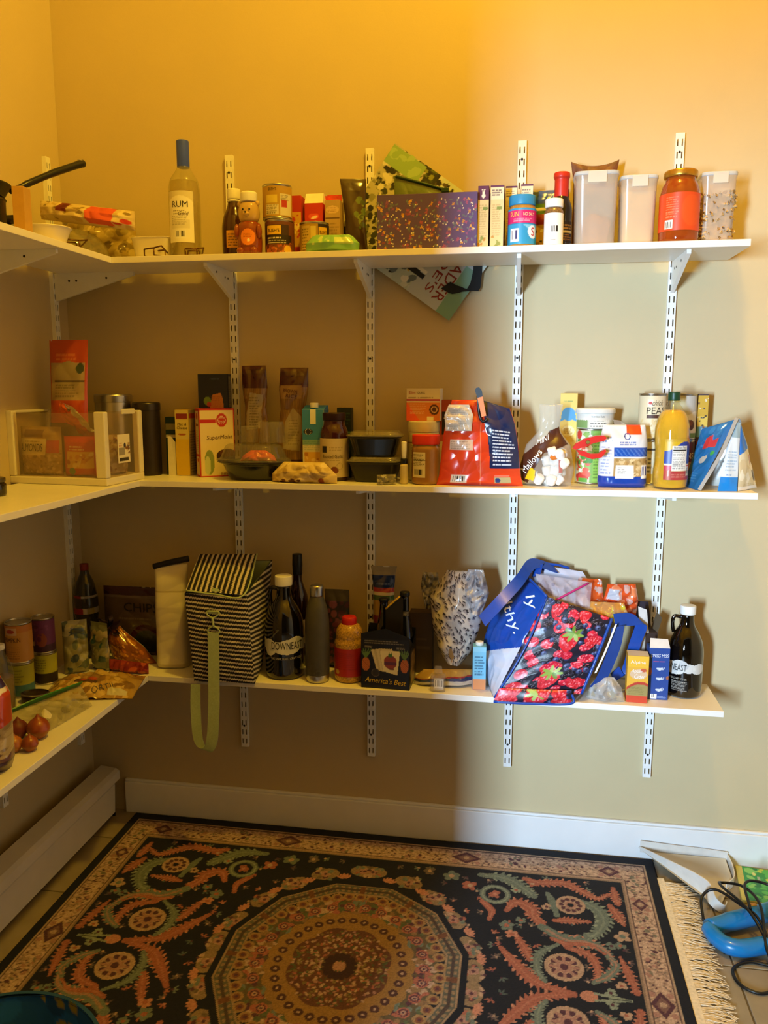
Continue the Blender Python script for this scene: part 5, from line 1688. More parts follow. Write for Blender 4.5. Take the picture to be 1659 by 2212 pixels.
# yellow box
carton('cornmeal_box', 'tall pale yellow box with blue round picture behind the marshmallows', 'box', 1.646, -0.054, z, 0.050, 0.04, 0.266, -4, '#e3c45c',
       front=lambda a: a.ell(0, 20.4, 2.0, 2.0, '#4a94c4').poly([(-2.0, 20.4), (2.0, 20.4), (2.4, 18.2), (0, 19.2), (-2.4, 18.2)], '#4a94c4').ell(0, 15.4, 1.9, 1.6, '#efe0a0').lines(-1.4, 14.6, 1.4, 16.4, '#b89a4c', 3).lines(-1.8, 4, 1.8, 12, '#d3a93c', 8, 0.5).lines(-1.6, 24, 1.6, 25, '#8a9a4c', 1))

# white tub on a green vegetable can
r = 0.047
a = Art(wrapw(r), 15.6, '#7fa84c', 5, 3)
a.rect(-9, 0, -0.8, 16, '#c9c9a8').blobs(-5, 1, -0.8, 15, ('#c83c34', '#4a8a34', '#e8e2d0', '#8ab054', '#d8604c'), 70, 0.4, 1.3).rect(0, 0.5, 4.6, 15, '#8ab84c').lines(0.2, 1.5, 4.4, 14.5, '#3c6424', 14, 0.6).rect(1.6, 0.7, 3.2, 2.2, '#dfe6c8').rect(-4.5, 0.3, -1.5, 1.4, '#5a9a34')
can('vegetable_can', 'tall can with green vegetable label under a white tub', 1.716, -0.072, z, r, 0.163, a, 0, None, (0.003, 0))
r = 0.057
t = bottle('frosting_tub', 'low white lidded tub with nutrition label on the green can', 1.722, -0.075, z + 0.1635, rnd([(0.001, 0.001), (r - 0.006, 0), (r - 0.005, 0.002), (r - 0.002, 0.048), (0.001, 0.048)], 0.002), mat('tub_white', '#d9d6cc', 0.4), rnd([(0.0005, 0.046), (r + 0.001, 0.044), (r + 0.001, 0.056), (r - 0.002, 0.060), (0.0005, 0.060)], 0.002), mat('frosted_lid', '#dcdad2', 0.3), cat='tub')
a = Art(wrapw(r), 4.0, '#c9ccb8', 5, 3)
a.rect(-9, 0, -2.6, 4, '#7a9a5c').rect(-2.0, 0, 4.2, 3.8, '#e6e4da').lines(-1.8, 0.4, 3.8, 2.6, '#4a4a44', 3).rect(-1.8, 2.6, 3.8, 2.75, '#222222')
s = sheet('label', a, cyl(r - 0.004, 0.003), t)
text('Nutrition Facts', 0.55, 0.4, 3.0, cyl(r - 0.0035, 0.003), s, '#222222', width=3.8)

# pasta bag
t = thing('pasta_bag', 'white and blue clear-windowed bag of short pasta', 'food bag', (1.796, -0.160, z), 3)
W, H, D = 0.138, 0.178, 0.066
a = Art(13.8, 17.8, '#d9d9dc', 5, 6)
a.rect(-7, 0, 7, 3.4, '#1c3f9c').rect(-3.0, 3.4, 7, 8.6, '#b8945c').blobs(-2.6, 3.8, 6.8, 8.4, ('#a8834c', '#cbaa72', '#8a6a3c', '#d9be8c'), 60, 0.3, 0.8).rect(-3.0, 8.6, 7, 9.0, '#e6e6e8').rect(-3, 9.0, 7, 11.4, '#2450a8')
a.m((np.sin(a.U * 5 + a.V * 4) > 0.5) & (a.V > 9.2) & (a.V < 11.2) & (a.U > -2.8), '#4a72bc')
a.rect(-2.4, 2.8, 2.6, 6.6, '#ece8e2').lines(-1.8, 4.2, 0.8, 6.2, '#6a6a6a', 4, 0.6).bars(4.8, 2.8, 6.6, 6.4, '#2a3c8c').rect(-6.6, 3.6, -3.2, 12.5, '#e4e4e8').lines(-6.4, 4, -3.4, 12.3, '#5a6cb0', 9, 0.6).rect(0.6, 15.2, 5.2, 18, '#e0481c').lines(-1.4, 12.2, 3.6, 13.4, '#4a68b0', 2).ring(0.8, 14.6, 0.7, 0.95, '#2a3c7c').lines(-6.2, 13, -3.0, 15, '#4a68b0', 2)
kw = dict(wid=[(0, 0.95), (0.08, 1.0), (0.75, 0.97), (1, 0.84)], thk=[(0, 0.5), (0.06, 0.95), (0.5, 1), (0.8, 0.7), (1, 0.15)], cr=0.003, seed=91, f=55)
puff('bag', t, W, H, D, a, **kw, edge=4)
pd('folded_top', [(-0.025, 0.006, 0.172), (0.01, 0.004, 0.176), (-0.03, 0.012, 0.192), (-0.012, 0.01, 0.19)], [(0, 1, 3, 2)], M_FILM, t)

# oil bottle
t = thing('oil_bottle', 'clear bottle of golden cooking oil with dark green cap', 'bottle', (1.926, -0.172, z), 0)
op = rnd([(0.001, 0.003), (0.040, 0), (0.048, 0.008), (0.0485, 0.05), (0.045, 0.07), (0.045, 0.115), (0.048, 0.135), (0.0475, 0.17), (0.040, 0.205), (0.020, 0.232), (0.0145, 0.240), (0.0145, 0.256), (0.001, 0.256)], 0.012)
lathe('body', op, clearmat('bottle_plastic', '#fbf8e4', 0.03, '#f2efd8', 0.05, 1.45), t)
lathe('oil', rnd([(0.001, 0.005), (0.038, 0.003), (0.0462, 0.010), (0.0467, 0.05), (0.0432, 0.07), (0.0432, 0.115), (0.0462, 0.135), (0.0457, 0.17), (0.038, 0.204), (0.026, 0.222), (0.001, 0.222)], 0.010), mat('golden_oil', '#f2c206', 0.08, trans=0.35, noise=0.12, nscale=18, coat=0.5), t)
lathe('cap', capprof(0.0165, 0.247, 0.024), mat('green_cap', '#123c22', 0.4), t)
lathe('neck_ring', [(0.015, 0.242), (0.0185, 0.243), (0.0185, 0.246), (0.015, 0.247)], mat('bottle_plastic', '#f2efd8'), t)
a = Art(9.2, 11.4, '#1f3a94', 5, 3)
a.m(a.V > 9.4 + 1.4 * np.cos((a.U - 1.5) * 0.55), '#cfa81c')
a.rect(-5, 0, 5, 4.2, '#b82438').rect(-5, 4.2, 5, 4.5, '#e6d9c0').rect(-2.4, 2.6, 2.0, 9.6, '#e9e6de').lines(-2.2, 3.2, 1.8, 8.6, '#4a4a50', 11, 0.6).rect(-2.2, 8.2, 1.8, 8.4, '#111111').bars(2.2, 1.2, 3.8, 3.8).lines(-2.4, 0.8, 2, 2.0, '#e09aa0', 2, 0.5)
s = sheet('label', a, cyl(0.0470, 0.028, 24), t, GLOSS)
text('Nutrition Facts', 0.6, -0.2, 8.8, cyl(0.0470, 0.028, 24), s, '#222222', width=3.8)

# stacked cans behind the oil
for k, (x, y, zz, r, lb) in enumerate(((1.884, -0.070, 0.1335, 0.039, 'upper can of chick peas with cream label behind the oil'), (1.886, -0.071, 0, 0.039, 'lower cream-labelled can directly under the chick pea can'), (1.972, -0.070, 0.1335, 0.037, 'upper silver-topped bean can right of the oil bottle'), (1.972, -0.071, 0, 0.037, 'lower maroon-labelled can right of the oil bottle'))):
    h = 0.133
    a = Art(wrapw(r), 12.0, ('#d9cba8', '#cfc3a4', '#d3cfc6', '#5c1a2a')[k], 5, 3 + k)
    if k == 0:
        a.rect(-1.8, 9.0, -0.4, 10.8, '#e9e4d8').ell(-1.1, 9.9, 0.5, 0.5, '#b83a2c').rect(-2.0, 5.6, 4, 6.4, '#4a2a1c').blobs(-4, 0, 5, 5.2, ('#d6c08c', '#e6d6ac', '#c2a86c'), 50, 0.4, 0.8)
    elif k == 1:
        a.rect(-9, 9.6, 9, 10.2, '#3c3428').rect(-2.6, 1, 0, 8.5, '#e6e0cc').lines(-2.4, 2, 0, 8, '#2a2a24', 5).rect(-9, 0, 9, 2.6, '#d8b43c')
    elif k == 2:
        a.rect(-9, 7.5, 9, 12, '#b4b2ac').m(a.V > 8.0 - 1.6 * np.cos(a.U * 0.5), '#b4b2ac').ell(1.0, 3.6, 2.0, 1.6, '#4a2418').ell(1.0, 4.2, 1.5, 0.8, '#6a3820').rect(-9, 0, 9, 1.4, '#6a8a4c')
    else:
        a.rect(-9, 3.0, 9, 6.2, '#a8762c').rect(-9, 0, 9, 2.6, '#4a1422').rect(2.6, 0, 9, 12, '#3c1220')
    t = can('food_can', lb, x, y, z + zz, r, h, a, 0, 'stacked cans behind the oil bottle', (0.006, 0))
    lab = [c for c in t.children if c.name.startswith('label')][0]
    if k == 0:
        text('PEAS', 2.0, 0.6, 6.7, cyl(r - 0.001, 0.006), lab, '#3a2c1c', width=5.4)
        text('chick', 1.5, 0.8, 9.2, cyl(r - 0.001, 0.006), lab, '#6a5a3c', shear=0.3, width=3.2)
    if k == 3:
        text('BEANS', 1.8, 0.4, 7.2, cyl(r - 0.001, 0.006), lab, '#e9dcd0', width=5.6)
carton('spice_box', 'thin tall multicoloured box at the right of the stacked cans', 'box', 2.0265, -0.048, z, 0.030, 0.04, 0.264, 0, '#3a2c3c', front=lambda a: a.rect(-1.5, 20, 1.5, 26, '#caa02c').rect(-1.5, 17, 1.5, 20, '#d8b84c').rect(-1.5, 14, 1.5, 17, '#5a8aa0').rect(-1.5, 9.5, 1.5, 13, '#6a2434').blobs(-1.4, 0.5, 1.4, 25.5, ('#4a3c24', '#e0d4b8', '#2c3c4c', '#7a4c2c'), 34, 0.2, 0.5).rect(-1.5, 6, 1.5, 9, '#c9cfd6'))

# blue and white pouch, folded into a tent
def tent():
    t = thing('flour_pouch', 'blue and white flour pouch folded open like a tent', 'pouch')
    z0 = z
    A_, B_, C_, D_ = (1.985, -0.200, z0), (2.068, -0.206, z0), (2.160, -0.150, z0), (2.030, -0.075, z0 + 0.0)
    T1, T2 = (2.088, -0.135, z0 + 0.188), (2.045, -0.12, z0 + 0.190)
    # left leaf
    a = Art(12, 20, '#1c66a8', 5, 3)
    a.blobs(-5, 12, 5, 19, ('#2a78b8', '#1a5a98'), 20, 0.5, 1.4).poly([(-2.2, 12), (3.6, 12.4), (3.4, 15.0), (1.2, 14.4), (0.4, 16.4), (-1.8, 15.6)], '#b8343c').ell(3.8, 10.4, 0.9, 0.8, '#3c9a4c').lines(-4.6, 2, 2, 5, '#5a9ac8', 4, 0.5).ell(3.0, 18.4, 0.9, 0.5, '#cfe0ea', 40)
    sheet('left_flap', a, patch((1.975, -0.115, z0), (1.995, -0.215, z0), (2.095, -0.165, z0 + 0.196), (2.02, -0.10, z0 + 0.165), 0.12, 0.20, 0.010, 0.004, 5, (-0.5, -0.7, 0.4)), t, FOIL)
    sheet('left_lining', Art(12, 20, '#a9a9a6', 3), patch((1.995, -0.213, z0), (1.978, -0.112, z0), (2.022, -0.098, z0 + 0.163), (2.096, -0.163, z0 + 0.194), 0.12, 0.20, -0.008, 0.003, 5, (0.5, 0.7, -0.4)), t, FOIL, 0)
    # front white/blue panel
    a = Art(9, 20, '#cdd9e4', 5, 3)
    a.rect(-5, 0, 5, 4.0, '#1f7fd0').lines(-3, 6, 3.4, 12, '#4a86b8', 7, 0.55).rect(-5, 15.5, 5, 20, '#8fa8b4').lines(-2, 4.6, 2, 5.4, '#2a6ab0', 1)
    sheet('front_panel', a, patch((2.045, -0.222, z0), (2.098, -0.215, z0), (2.108, -0.165, z0 + 0.186), (2.088, -0.160, z0 + 0.190), 0.09, 0.20, 0.006, 0.003, 8), t, FOIL)
    # right picture panel
    a = Art(12, 20, '#d3c8a8', 5, 3)
    a.poly([(-6, 10.5), (-6, 20), (6, 20), (6, 15.5)], '#1f6fc8').blobs(-4.6, 1.0, 5, 9, ('#e6dfc8', '#c9b892', '#d8cba4'), 24, 0.8, 2.2).ell(2.6, 9.4, 1.6, 2.6, '#b8643c', 30).ell(4.0, 5.2, 1.2, 2.8, '#4a2c1c', 15).ell(3.2, 7.8, 1.4, 1.4, '#efe4d0').rect(-6, 0, 6, 1.0, '#e4e2dc').lines(-3, 1.2, 5, 2.2, '#8a7a5c', 2, 0.5)
    sheet('right_panel', a, patch((2.100, -0.214, z0), (2.166, -0.150, z0 + 0.004), (2.126, -0.125, z0 + 0.150), (2.108, -0.165, z0 + 0.186), 0.12, 0.20, 0.012, 0.004, 9, (0.6, -0.75, 0.2)), t, FOIL)
    sheet('back_panel', Art(12, 16, '#c9c4b8', 3), patch((2.166, -0.149, z0 + 0.004), (2.02, -0.085, z0), (2.04, -0.098, z0 + 0.17), (2.12, -0.123, z0 + 0.155), 0.12, 0.16, 0.004, 0.003, 9, (0.3, 0.9, 0.1)), t, FOIL)
    ribbon('seam', [(1.998, -0.218, z0 + 0.002), (2.05, -0.200, z0 + 0.095), (2.082, -0.178, z0 + 0.165), (2.098, -0.166, z0 + 0.199), (2.108, -0.160, z0 + 0.186)], (0.004, -0.002, -0.002), mat('grey_seam', '#9a9a98', 0.35), t, 0.0015)
    return t


tent()


# ================================================================== BOTTOM SHELF
z = S3 + 0.0003
# white paper bag with a dark folded top
t = thing('paper_bag', 'tall white paper bag with black rolled top beside the striped tote', 'paper bag', (0.392, -0.135, z), 8)
a = Art(11.5, 35, '#d9d0be', 4, 5)
a.rect(-6, 26, 6, 26.4, '#b8ac94')
puff('bag', t, 0.112, 0.345, 0.085, a, m=PAPER, back='#d9d0be', thk=[(0, 0.7), (0.05, 1), (0.6, 0.95), (0.93, 0.35), (1, 0.1)], wid=[(0, 0.98), (0.8, 0.95), (1, 0.98)], cr=0.003, seed=3, f=35, edge=6)
tube('rolled_top', [(-0.055, -0.004, 0.335), (0.0, -0.006, 0.350), (0.06, -0.002, 0.362)], 0.010, mat('black_binding', '#16161c', 0.6), t)

# striped insulated tote
def stripes(w, h, slope=0.0, vertical=False, res=7, per=1.45, seed=0):
    a = Art(w, h, '#14141c', res, 3)
    s_ = a.U if vertical else a.V + a.U * slope
    t_ = a.V if vertical else a.U
    wob = 0.16 * np.sign(np.sin(t_ * 9.0)) * 0.5
    a.m(np.mod(s_ + wob, per) < per * 0.40, '#cfc6b2')
    return a


t = thing('lunch_tote', 'black and cream striped lunch tote with mint lining, lid half open', 'tote bag', (0.590, -0.165, z), 5)
M_MINT = mat('mint_webbing', '#a9b98a', 0.8, noise=0.08, nscale=200, bump=0.2, bscale=600)
M_MINTL = mat('mint_lining', '#8fa286', 0.7)
tw, td, thh = 0.180, 0.195, 0.300
fx = tw / 2
# four walls (slightly slumped) and base
c = {'fl': (-fx + 0.006, -td / 2 + 0.004, 0), 'fr': (fx + 0.020, -td / 2 - 0.002, 0.0), 'br': (fx + 0.004, td / 2 - 0.03, 0.0), 'bl': (-fx + 0.01, td / 2 - 0.02, 0.0),
     'FL': (-fx - 0.012, -td / 2 - 0.004, 0.285), 'FR': (fx + 0.002, -td / 2 - 0.006, 0.288), 'BR': (fx + 0.040, td / 2, 0.350), 'BL': (-fx, td / 2 - 0.01, 0.345)}
sheet('front_wall', stripes(18, 30, 0.12), patch(c['fl'], c['fr'], c['FR'], c['FL'], 0.18, 0.30, 0.012, 0.003, 3), t, CLOTH)
sheet('right_wall', stripes(20, 30, 0.22, per=1.5), patch(c['fr'], c['br'], c['BR'], c['FR'], 0.20, 0.30, 0.014, 0.003, 5, (1, 0, 0)), t, CLOTH)
sheet('left_wall', stripes(20, 30, 0.1), patch(c['bl'], c['fl'], c['FL'], c['BL'], 0.20, 0.30, 0.008, 0.003, 6, (-1, 0, 0)), t, CLOTH)
sheet('back_wall', stripes(18, 30), patch(c['br'], c['bl'], c['BL'], c['BR'], 0.18, 0.30, 0.0, 0.002, 7, (0, 1, 0)), t, CLOTH)
pd('base', [c['fl'], c['fr'], c['br'], c['bl']], [(3, 2, 1, 0)], mat('tote_base', '#14141c', 0.9), t)


def inset(p, q=0.004):
    return (p[0] * 0.965, p[1] * 0.965, p[2] - 0.001)


for nm, k in (('front', ('fr', 'fl', 'FL', 'FR')), ('right', ('br', 'fr', 'FR', 'BR')), ('left', ('fl', 'bl', 'BL', 'FL')), ('back', ('bl', 'br', 'BR', 'BL'))):
    pd('lining', [inset(c[q]) for q in k], [(0, 1, 2, 3)], M_MINTL, t)
FA = ((-fx - 0.006, -td / 2 - 0.010, 0.296), (fx - 0.004, -td / 2 - 0.012, 0.286), (fx + 0.000, td / 2 - 0.045, 0.380), (-fx - 0.010, td / 2 - 0.045, 0.376))
sheet('lid', stripes(18, 20, vertical=True, per=1.55), patch(FA[0], FA[1], FA[2], FA[3], 0.18, 0.20, 0.010, 0.003, 9, (0, -0.5, 0.85)), t, CLOTH)
sheet('lid_lining', Art(18, 20, '#93a488', 2), patch(FA[1], FA[0], FA[3], FA[2], 0.18, 0.20, -0.006, 0.003, 9, (0, 0.5, -0.85)), t, CLOTH)
tube('lid_piping', [FA[0], ((FA[0][0] + FA[1][0]) / 2, FA[0][1] - 0.004, 0.287), FA[1], FA[2]], 0.0028, M_MINT, t, 8, 5)
yf = -td / 2 - 0.016
# strap hardware and strap
tube('d_ring', [(-0.030, yf, 0.232), (0.006, yf, 0.232), (0.004, yf - 0.002, 0.222), (-0.012, yf - 0.003, 0.214), (-0.028, yf - 0.002, 0.222), (-0.030, yf, 0.232)], 0.0025, M_MINT, t, 8, 4)
box('ring_tab', (0.034, 0.003, 0.010), M_MINT, t, (-0.012, yf + 0.001, 0.226), 0.001)
tube('swivel_hook', [(-0.012, yf - 0.004, 0.214), (-0.011, yf - 0.004, 0.200), (-0.010, yf - 0.004, 0.186)], 0.004, M_MINT, t, 8, 3)
tube('strap_ring', [(-0.027, yf - 0.004, 0.166), (-0.026, yf - 0.004, 0.178), (-0.010, yf - 0.004, 0.187), (0.006, yf - 0.004, 0.178), (0.007, yf - 0.004, 0.166), (-0.027, yf - 0.004, 0.166)], 0.0024, M_MINT, t, 8, 4)
ribbon('strap', [(-0.010, yf - 0.006, 0.168), (-0.012, yf - 0.007, 0.05), (-0.016, yf - 0.008, -0.08), (-0.026, yf - 0.008, -0.185), (-0.048, yf - 0.002, -0.218), (-0.074, yf + 0.008, -0.19), (-0.082, yf + 0.016, -0.10), (-0.080, yf + 0.018, -0.01)],
       [(0.0175, 0, 0), (0.0175, 0, 0), (0.0175, 0, 0), (0.0185, -0.002, 0.0), (0.0175, -0.004, -0.004), (0.016, -0.003, 0.0), (0.0155, 0.002, 0), (0.0155, 0, 0)], M_MINT, t, 0.0022, 10)


# growlers
def growler(label, x, y, r, h, a0, word, rz=0):
    t = thing('growler', label, 'glass jug', (x, y, z), rz, 'dark glass growlers')
    k = h / 0.28
    kr = r / 0.051
    P = [(0.001, 0.002), (0.044 * kr, 0), (0.0505 * kr, 0.008 * k), (0.051 * kr, 0.135 * k), (0.047 * kr, 0.165 * k), (0.034 * kr, 0.195 * k), (0.021 * kr, 0.215 * k), (0.018 * kr, 0.235 * k), (0.018 * kr, 0.252 * k), (0.001, 0.252 * k)]
    lathe('body', rnd(P, 0.014), mat('amber_black_glass', '#0b0603', 0.05, noise=0, coat=0.9), t, n=56)
    lathe('cap', capprof(0.0225 * kr, 0.250 * k, 0.027 * k), M_WHITEP, t)
    tube('handle', [(-0.015 * kr, 0.006, 0.238 * k), (-0.034 * kr, 0.010, 0.240 * k), (-0.040 * kr, 0.010, 0.226 * k), (-0.039 * kr, 0.010, 0.205 * k), (-0.036 * kr, 0.008, 0.190 * k)], 0.0055 * kr, mat('amber_black_glass', '#0b0603'), t)
    # cloud-shaped white band
    R = 0.0513 * kr
    a = Art(R * 100 * 4.2, 7.0 * k, '#0b0603', 6, 3)
    s0 = R * 100 / 5.13
    M_ = np.zeros(a.U.shape, bool)
    for (u, v, ru, rv) in ((-7.5, 4.4, 2.4, 1.5), (-5, 3.6, 2.2, 2.4), (-2.6, 4.0, 1.8, 1.4), (0.2, 4.4, 2.6, 1.5), (2.4, 4.7, 2.6, 1.9), (0, 2.9, 3.6, 1.2), (5, 4.0, 2.6, 1.5), (8, 3.8, 2.6, 1.7)):
        M_ |= ((a.U / s0 - u) / ru) ** 2 + ((a.V / k - v) / rv) ** 2 < 1
    a.m(M_, '#d3d3d0')
    a.blobs(-9 * s0, 2.4 * k, 9 * s0, 5.5 * k, ('#bfc2c4', '#dcdcd8'), 14, 0.5, 1.2)
    a.m(~M_, '#0b0603')
    fn = cyl(R, 0.055 * k, a0)
    x_, y_, z_ = fn(a.U / 100, a.V / 100, 0.0003)
    Q = gridq(a.nv, a.nu)
    keep = M_.ravel()[Q].all(1)
    lab = quads('cloud_band', np.stack([x_, y_, z_], -1).reshape(-1, 3), Q[keep], GLOSS, t, a.a.reshape(-1, 3))
    text(word, 2.0 * k, 0, 3.2 * k, fn, lab, '#1a1a1a', width=8.6 * s0)
    text('THE UNFILTERED CRAFT CIDER', 0.62 * k, 0, 0.4 * k, fn, lab, '#b9b4a8', width=9.0 * s0)
    return t, fn, k


growler('large dark glass growler with white cloud band, beside the striped tote', 0.779, -0.160, 0.062, 0.330, 24, 'DOWNEAST')
t, fn, k = growler('dark glass growler with white cloud band at the right end of the shelf', 2.008, -0.118, 0.051, 0.277, -54, 'DOWNEAST')
a = Art(5.2, 3.2, '#0f0a07', 6, 4)
a.lines(-2.5, 0.1, 2.5, 3.1, '#a8a49c', 7, 0.8)
sheet('small_print', a, cyl(0.0513, 0.024, -26), t, GLOSS)

# wine bottle
t = bottle('wine_bottle', 'dark red wine bottle with black foil behind the large growler', 0.795, -0.054, z, rnd([(0.001, 0.002), (0.031, 0), (0.034, 0.006), (0.034, 0.23), (0.018, 0.275), (0.0145, 0.29), (0.0145, 0.36), (0.001, 0.36)], 0.012), mat('wine_glass', '#240a08', 0.06, coat=0.8), rnd([(0.0005, 0.305), (0.016, 0.305), (0.017, 0.34), (0.016, 0.374), (0.0005, 0.375)], 0.002), M_BLACKP)
sheet('label', Art(9, 8, '#b3a68c', 4).lines(-3, 2, 3, 6, '#5a4434', 4), cyl(0.0345, 0.08), t)

# grey steel flask
t = thing('steel_flask', 'matte grey steel water bottle with shiny metal cap', 'bottle', (0.8945, -0.192, z))
lathe('body', rnd([(0.001, 0.003), (0.036, 0.003), (0.0375, 0.03), (0.0385, 0.10), (0.038, 0.19), (0.033, 0.235), (0.0215, 0.268), (0.020, 0.275), (0.001, 0.275)], 0.012), mat('matte_grey_coat', '#4d4b48', 0.5, 0.2), t)
lathe('base_ring', rnd([(0.001, 0.0), (0.033, 0.0), (0.0365, 0.006), (0.0378, 0.026), (0.001, 0.026)], 0.003), M_TIN, t)
lathe('cap', rnd([(0.001, 0.272), (0.0215, 0.272), (0.022, 0.300), (0.019, 0.309), (0.001, 0.311)], 0.005), M_TIN, t)
sheet('emblem', Art(1.4, 2, '#4d4b48', 10).ell(0, 1, 0.6, 0.7, '#3a3836'), cyl(0.0388, 0.025, 18), t, PAPER, 0.0002)

# dark floral bag behind
t = thing('gift_bag', 'dark bag with pink flowers behind the grey flask', 'bag', (0.928, -0.058, z), 0)
puff('bag', t, 0.082, 0.262, 0.05, Art(8.2, 26, '#3a3238', 4, 5).blobs(-4, 2, 4, 22, ('#7a3a4c', '#54303e', '#8a5060', '#2c3440'), 50, 0.5, 1.4).rect(-4, 22.4, 4, 26, '#4a4430'), cr=0.004, seed=12, m=PAPER)

# dry beans / minced garlic jar
t = thing('garlic_jar', 'round-shouldered jar of minced garlic with red lid and red label', 'jar', (0.991, -0.165, z))
lathe('body', rnd([(0.001, 0.002), (0.041, 0), (0.047, 0.008), (0.047, 0.125), (0.043, 0.135), (0.0425, 0.14), (0.043, 0.148), (0.0405, 0.165), (0.032, 0.178), (0.024, 0.183), (0.001, 0.183)], 0.006), mat('minced_garlic', '#b58a35', 0.25, noise=0.5, nscale=220, coat=0.6, bump=0.4, bscale=260), t)
lathe('lid', rnd([(0.0005, 0.180), (0.0235, 0.180), (0.0235, 0.197), (0.021, 0.205), (0.0005, 0.206)], 0.003), mat('red_lid2', '#c22417', 0.4), t)
a = Art(wrapw(0.047), 9.0, '#a8241c', 5, 3)
a.lines(-3.6, 2.4, 3.6, 8, '#7a1a14', 9, 0.5).ell(-3.4, 1.4, 0.9, 0.8, '#c9a24c')
sheet('label', a, cyl(0.0473, 0.022), t, GLOSS)

# black drink carrier with pineapples
t = thing('drink_carrier', 'black cardboard drink carrier printed with pineapples and playing cards', 'carrier box', (1.118, -0.172, z), -2)
cw, cd, ch = 0.150, 0.118, 0.19
M_BLKC = mat('black_card', '#0d0c0d', 0.4)
slab('front_wall', [(-cw / 2, 0), (cw / 2, 0), (cw / 2, 0.165), (0.002, ch), (-cw / 2, 0.172)], -cd / 2, -cd / 2 + 0.002, M_BLKC, t)
slab('rear_wall', [(-cw / 2, 0), (cw / 2, 0), (cw / 2, 0.165), (-cw / 2, 0.172)], cd / 2 - 0.002, cd / 2, M_BLKC, t)
box('base', (cw, cd, 0.003), M_BLKC, t)
for sx_ in (-1, 1):
    o = pd('side_wall', [(sx_ * cw / 2, -cd / 2, 0.003), (sx_ * cw / 2, cd / 2, 0.003), (sx_ * cw / 2, cd / 2, 0.165), (sx_ * cw / 2, 0, 0.13), (sx_ * cw / 2, -cd / 2, 0.165)], [(0, 1, 2, 3, 4)], M_BLKC, t)
slab('handle_panel', [(-0.012, 0.003), (0.045, 0.003), (0.045, 0.272), (0.035, 0.278), (-0.010, 0.236)], -0.004, -0.002, mat('carrier_handle', '#191408', 0.5), t)
tube('yellow_edge', [(-0.010, -0.003, 0.236), (0.012, -0.003, 0.257), (0.035, -0.003, 0.278)], 0.003, mat('yellow_edge', '#c9a42c', 0.5), t, 6, 3)
a = Art(14.6, 15.6, '#0d0c0d', 6, 4)
for k in range(5):
    a.poly([(-4.4 + k * 0.8, 12.0 + k * 0.1), (-1.0 + k * 0.8, 12.6), (0.2 + k * 0.8, 5.2 - k * 0.1), (-2.6 + k * 0.6, 5.6)], '#b9ae96' if k % 2 else '#cfc4ac')
a.poly([(-1.6, 11.8), (4.6, 12.0), (3.8, 4.4), (-0.6, 5.4)], '#ddd4bc').ell(1.6, 8.4, 2.0, 2.2, '#8a3a34').rect(-0.4, 7.4, 3.6, 8.4, '#5a2a4c').poly([(0.9, 10.0), (2.3, 10.0), (2.0, 11.6), (1.6, 10.9), (1.2, 11.6)], '#3c6a34').ell(2, 6.2, 0.8, 0.3, '#6a3a34')
for sx_ in (-1, 1):
    a.ell(sx_ * 6.0, 7.4, 1.25, 2.2, '#b8682c').m((np.mod(a.U + a.V, 0.7) < 0.2) & (((a.U - sx_ * 6.0) / 1.25) ** 2 + ((a.V - 7.4) / 2.2) ** 2 < 1), '#8a4418')
    for q in (-30, -15, 0, 15, 30):
        a.ell(sx_ * 6.0 + q * 0.03, 10.8, 0.22, 1.7, '#5a7a3c', -q)
a.ell(-3.0, 4.8, 1.4, 1.4, '#2c2624').ring(-3.0, 4.8, 1.1, 1.2, '#6a5c50').lines(-6.4, 14.0, 6.4, 15.4, '#8a8478', 2, 0.6).lines(-6.4, 12.6, -3.6, 13.4, '#a39a88', 2).lines(3.6, 12.6, 6.4, 13.4, '#a39a88', 2)
s = sheet('front_print', a, flat(-cd / 2, 0, 0.002), t, GLOSS)
text("America's Best", 1.7, 0, 1.5, flat(-cd / 2, 0, 0.002), s, '#d8b62c', width=12.6, shear=0.2, rot=-3)
a = Art(11, 12, '#1a140c', 5, 4)
a.rect(-3, 1, 3, 10, '#7a5a2c').blobs(-3, 1, 3, 10, ('#8a6a34', '#3c2c18', '#a9853c'), 20, 0.4, 1)
sheet('side_print', a, sideR(cw / 2 + 0.0004, 0, 0.004), t, GLOSS)
t = bottle('beer_bottle', 'dark beer bottle standing in the black drink carrier', 1.164, -0.148, z + 0.0035, rnd([(0.001, 0.002), (0.024, 0), (0.026, 0.005), (0.026, 0.15), (0.019, 0.19), (0.0145, 0.21), (0.0125, 0.268), (0.0145, 0.27), (0.0145, 0.278), (0.001, 0.278)], 0.010), mat('beer_glass', '#0c0a06', 0.07, coat=0.8), capprof(0.0155, 0.270, 0.014), M_BLACKP)
sheet('neck_label', Art(4, 1.8, '#2a2418', 5).lines(-1.8, 0.3, 1.8, 1.6, '#a8a08a', 3), cyl(0.0150, 0.208), t)
t = bottle('beer_bottle', 'second dark bottle neck behind the carrier handle', 1.098, -0.148, z + 0.0035, rnd([(0.001, 0.002), (0.024, 0), (0.026, 0.005), (0.026, 0.15), (0.019, 0.19), (0.0145, 0.21), (0.0125, 0.245), (0.0145, 0.25), (0.001, 0.255)], 0.010), mat('beer_glass', '#0c0a06'), capprof(0.0150, 0.250, 0.010), M_BLACKP)

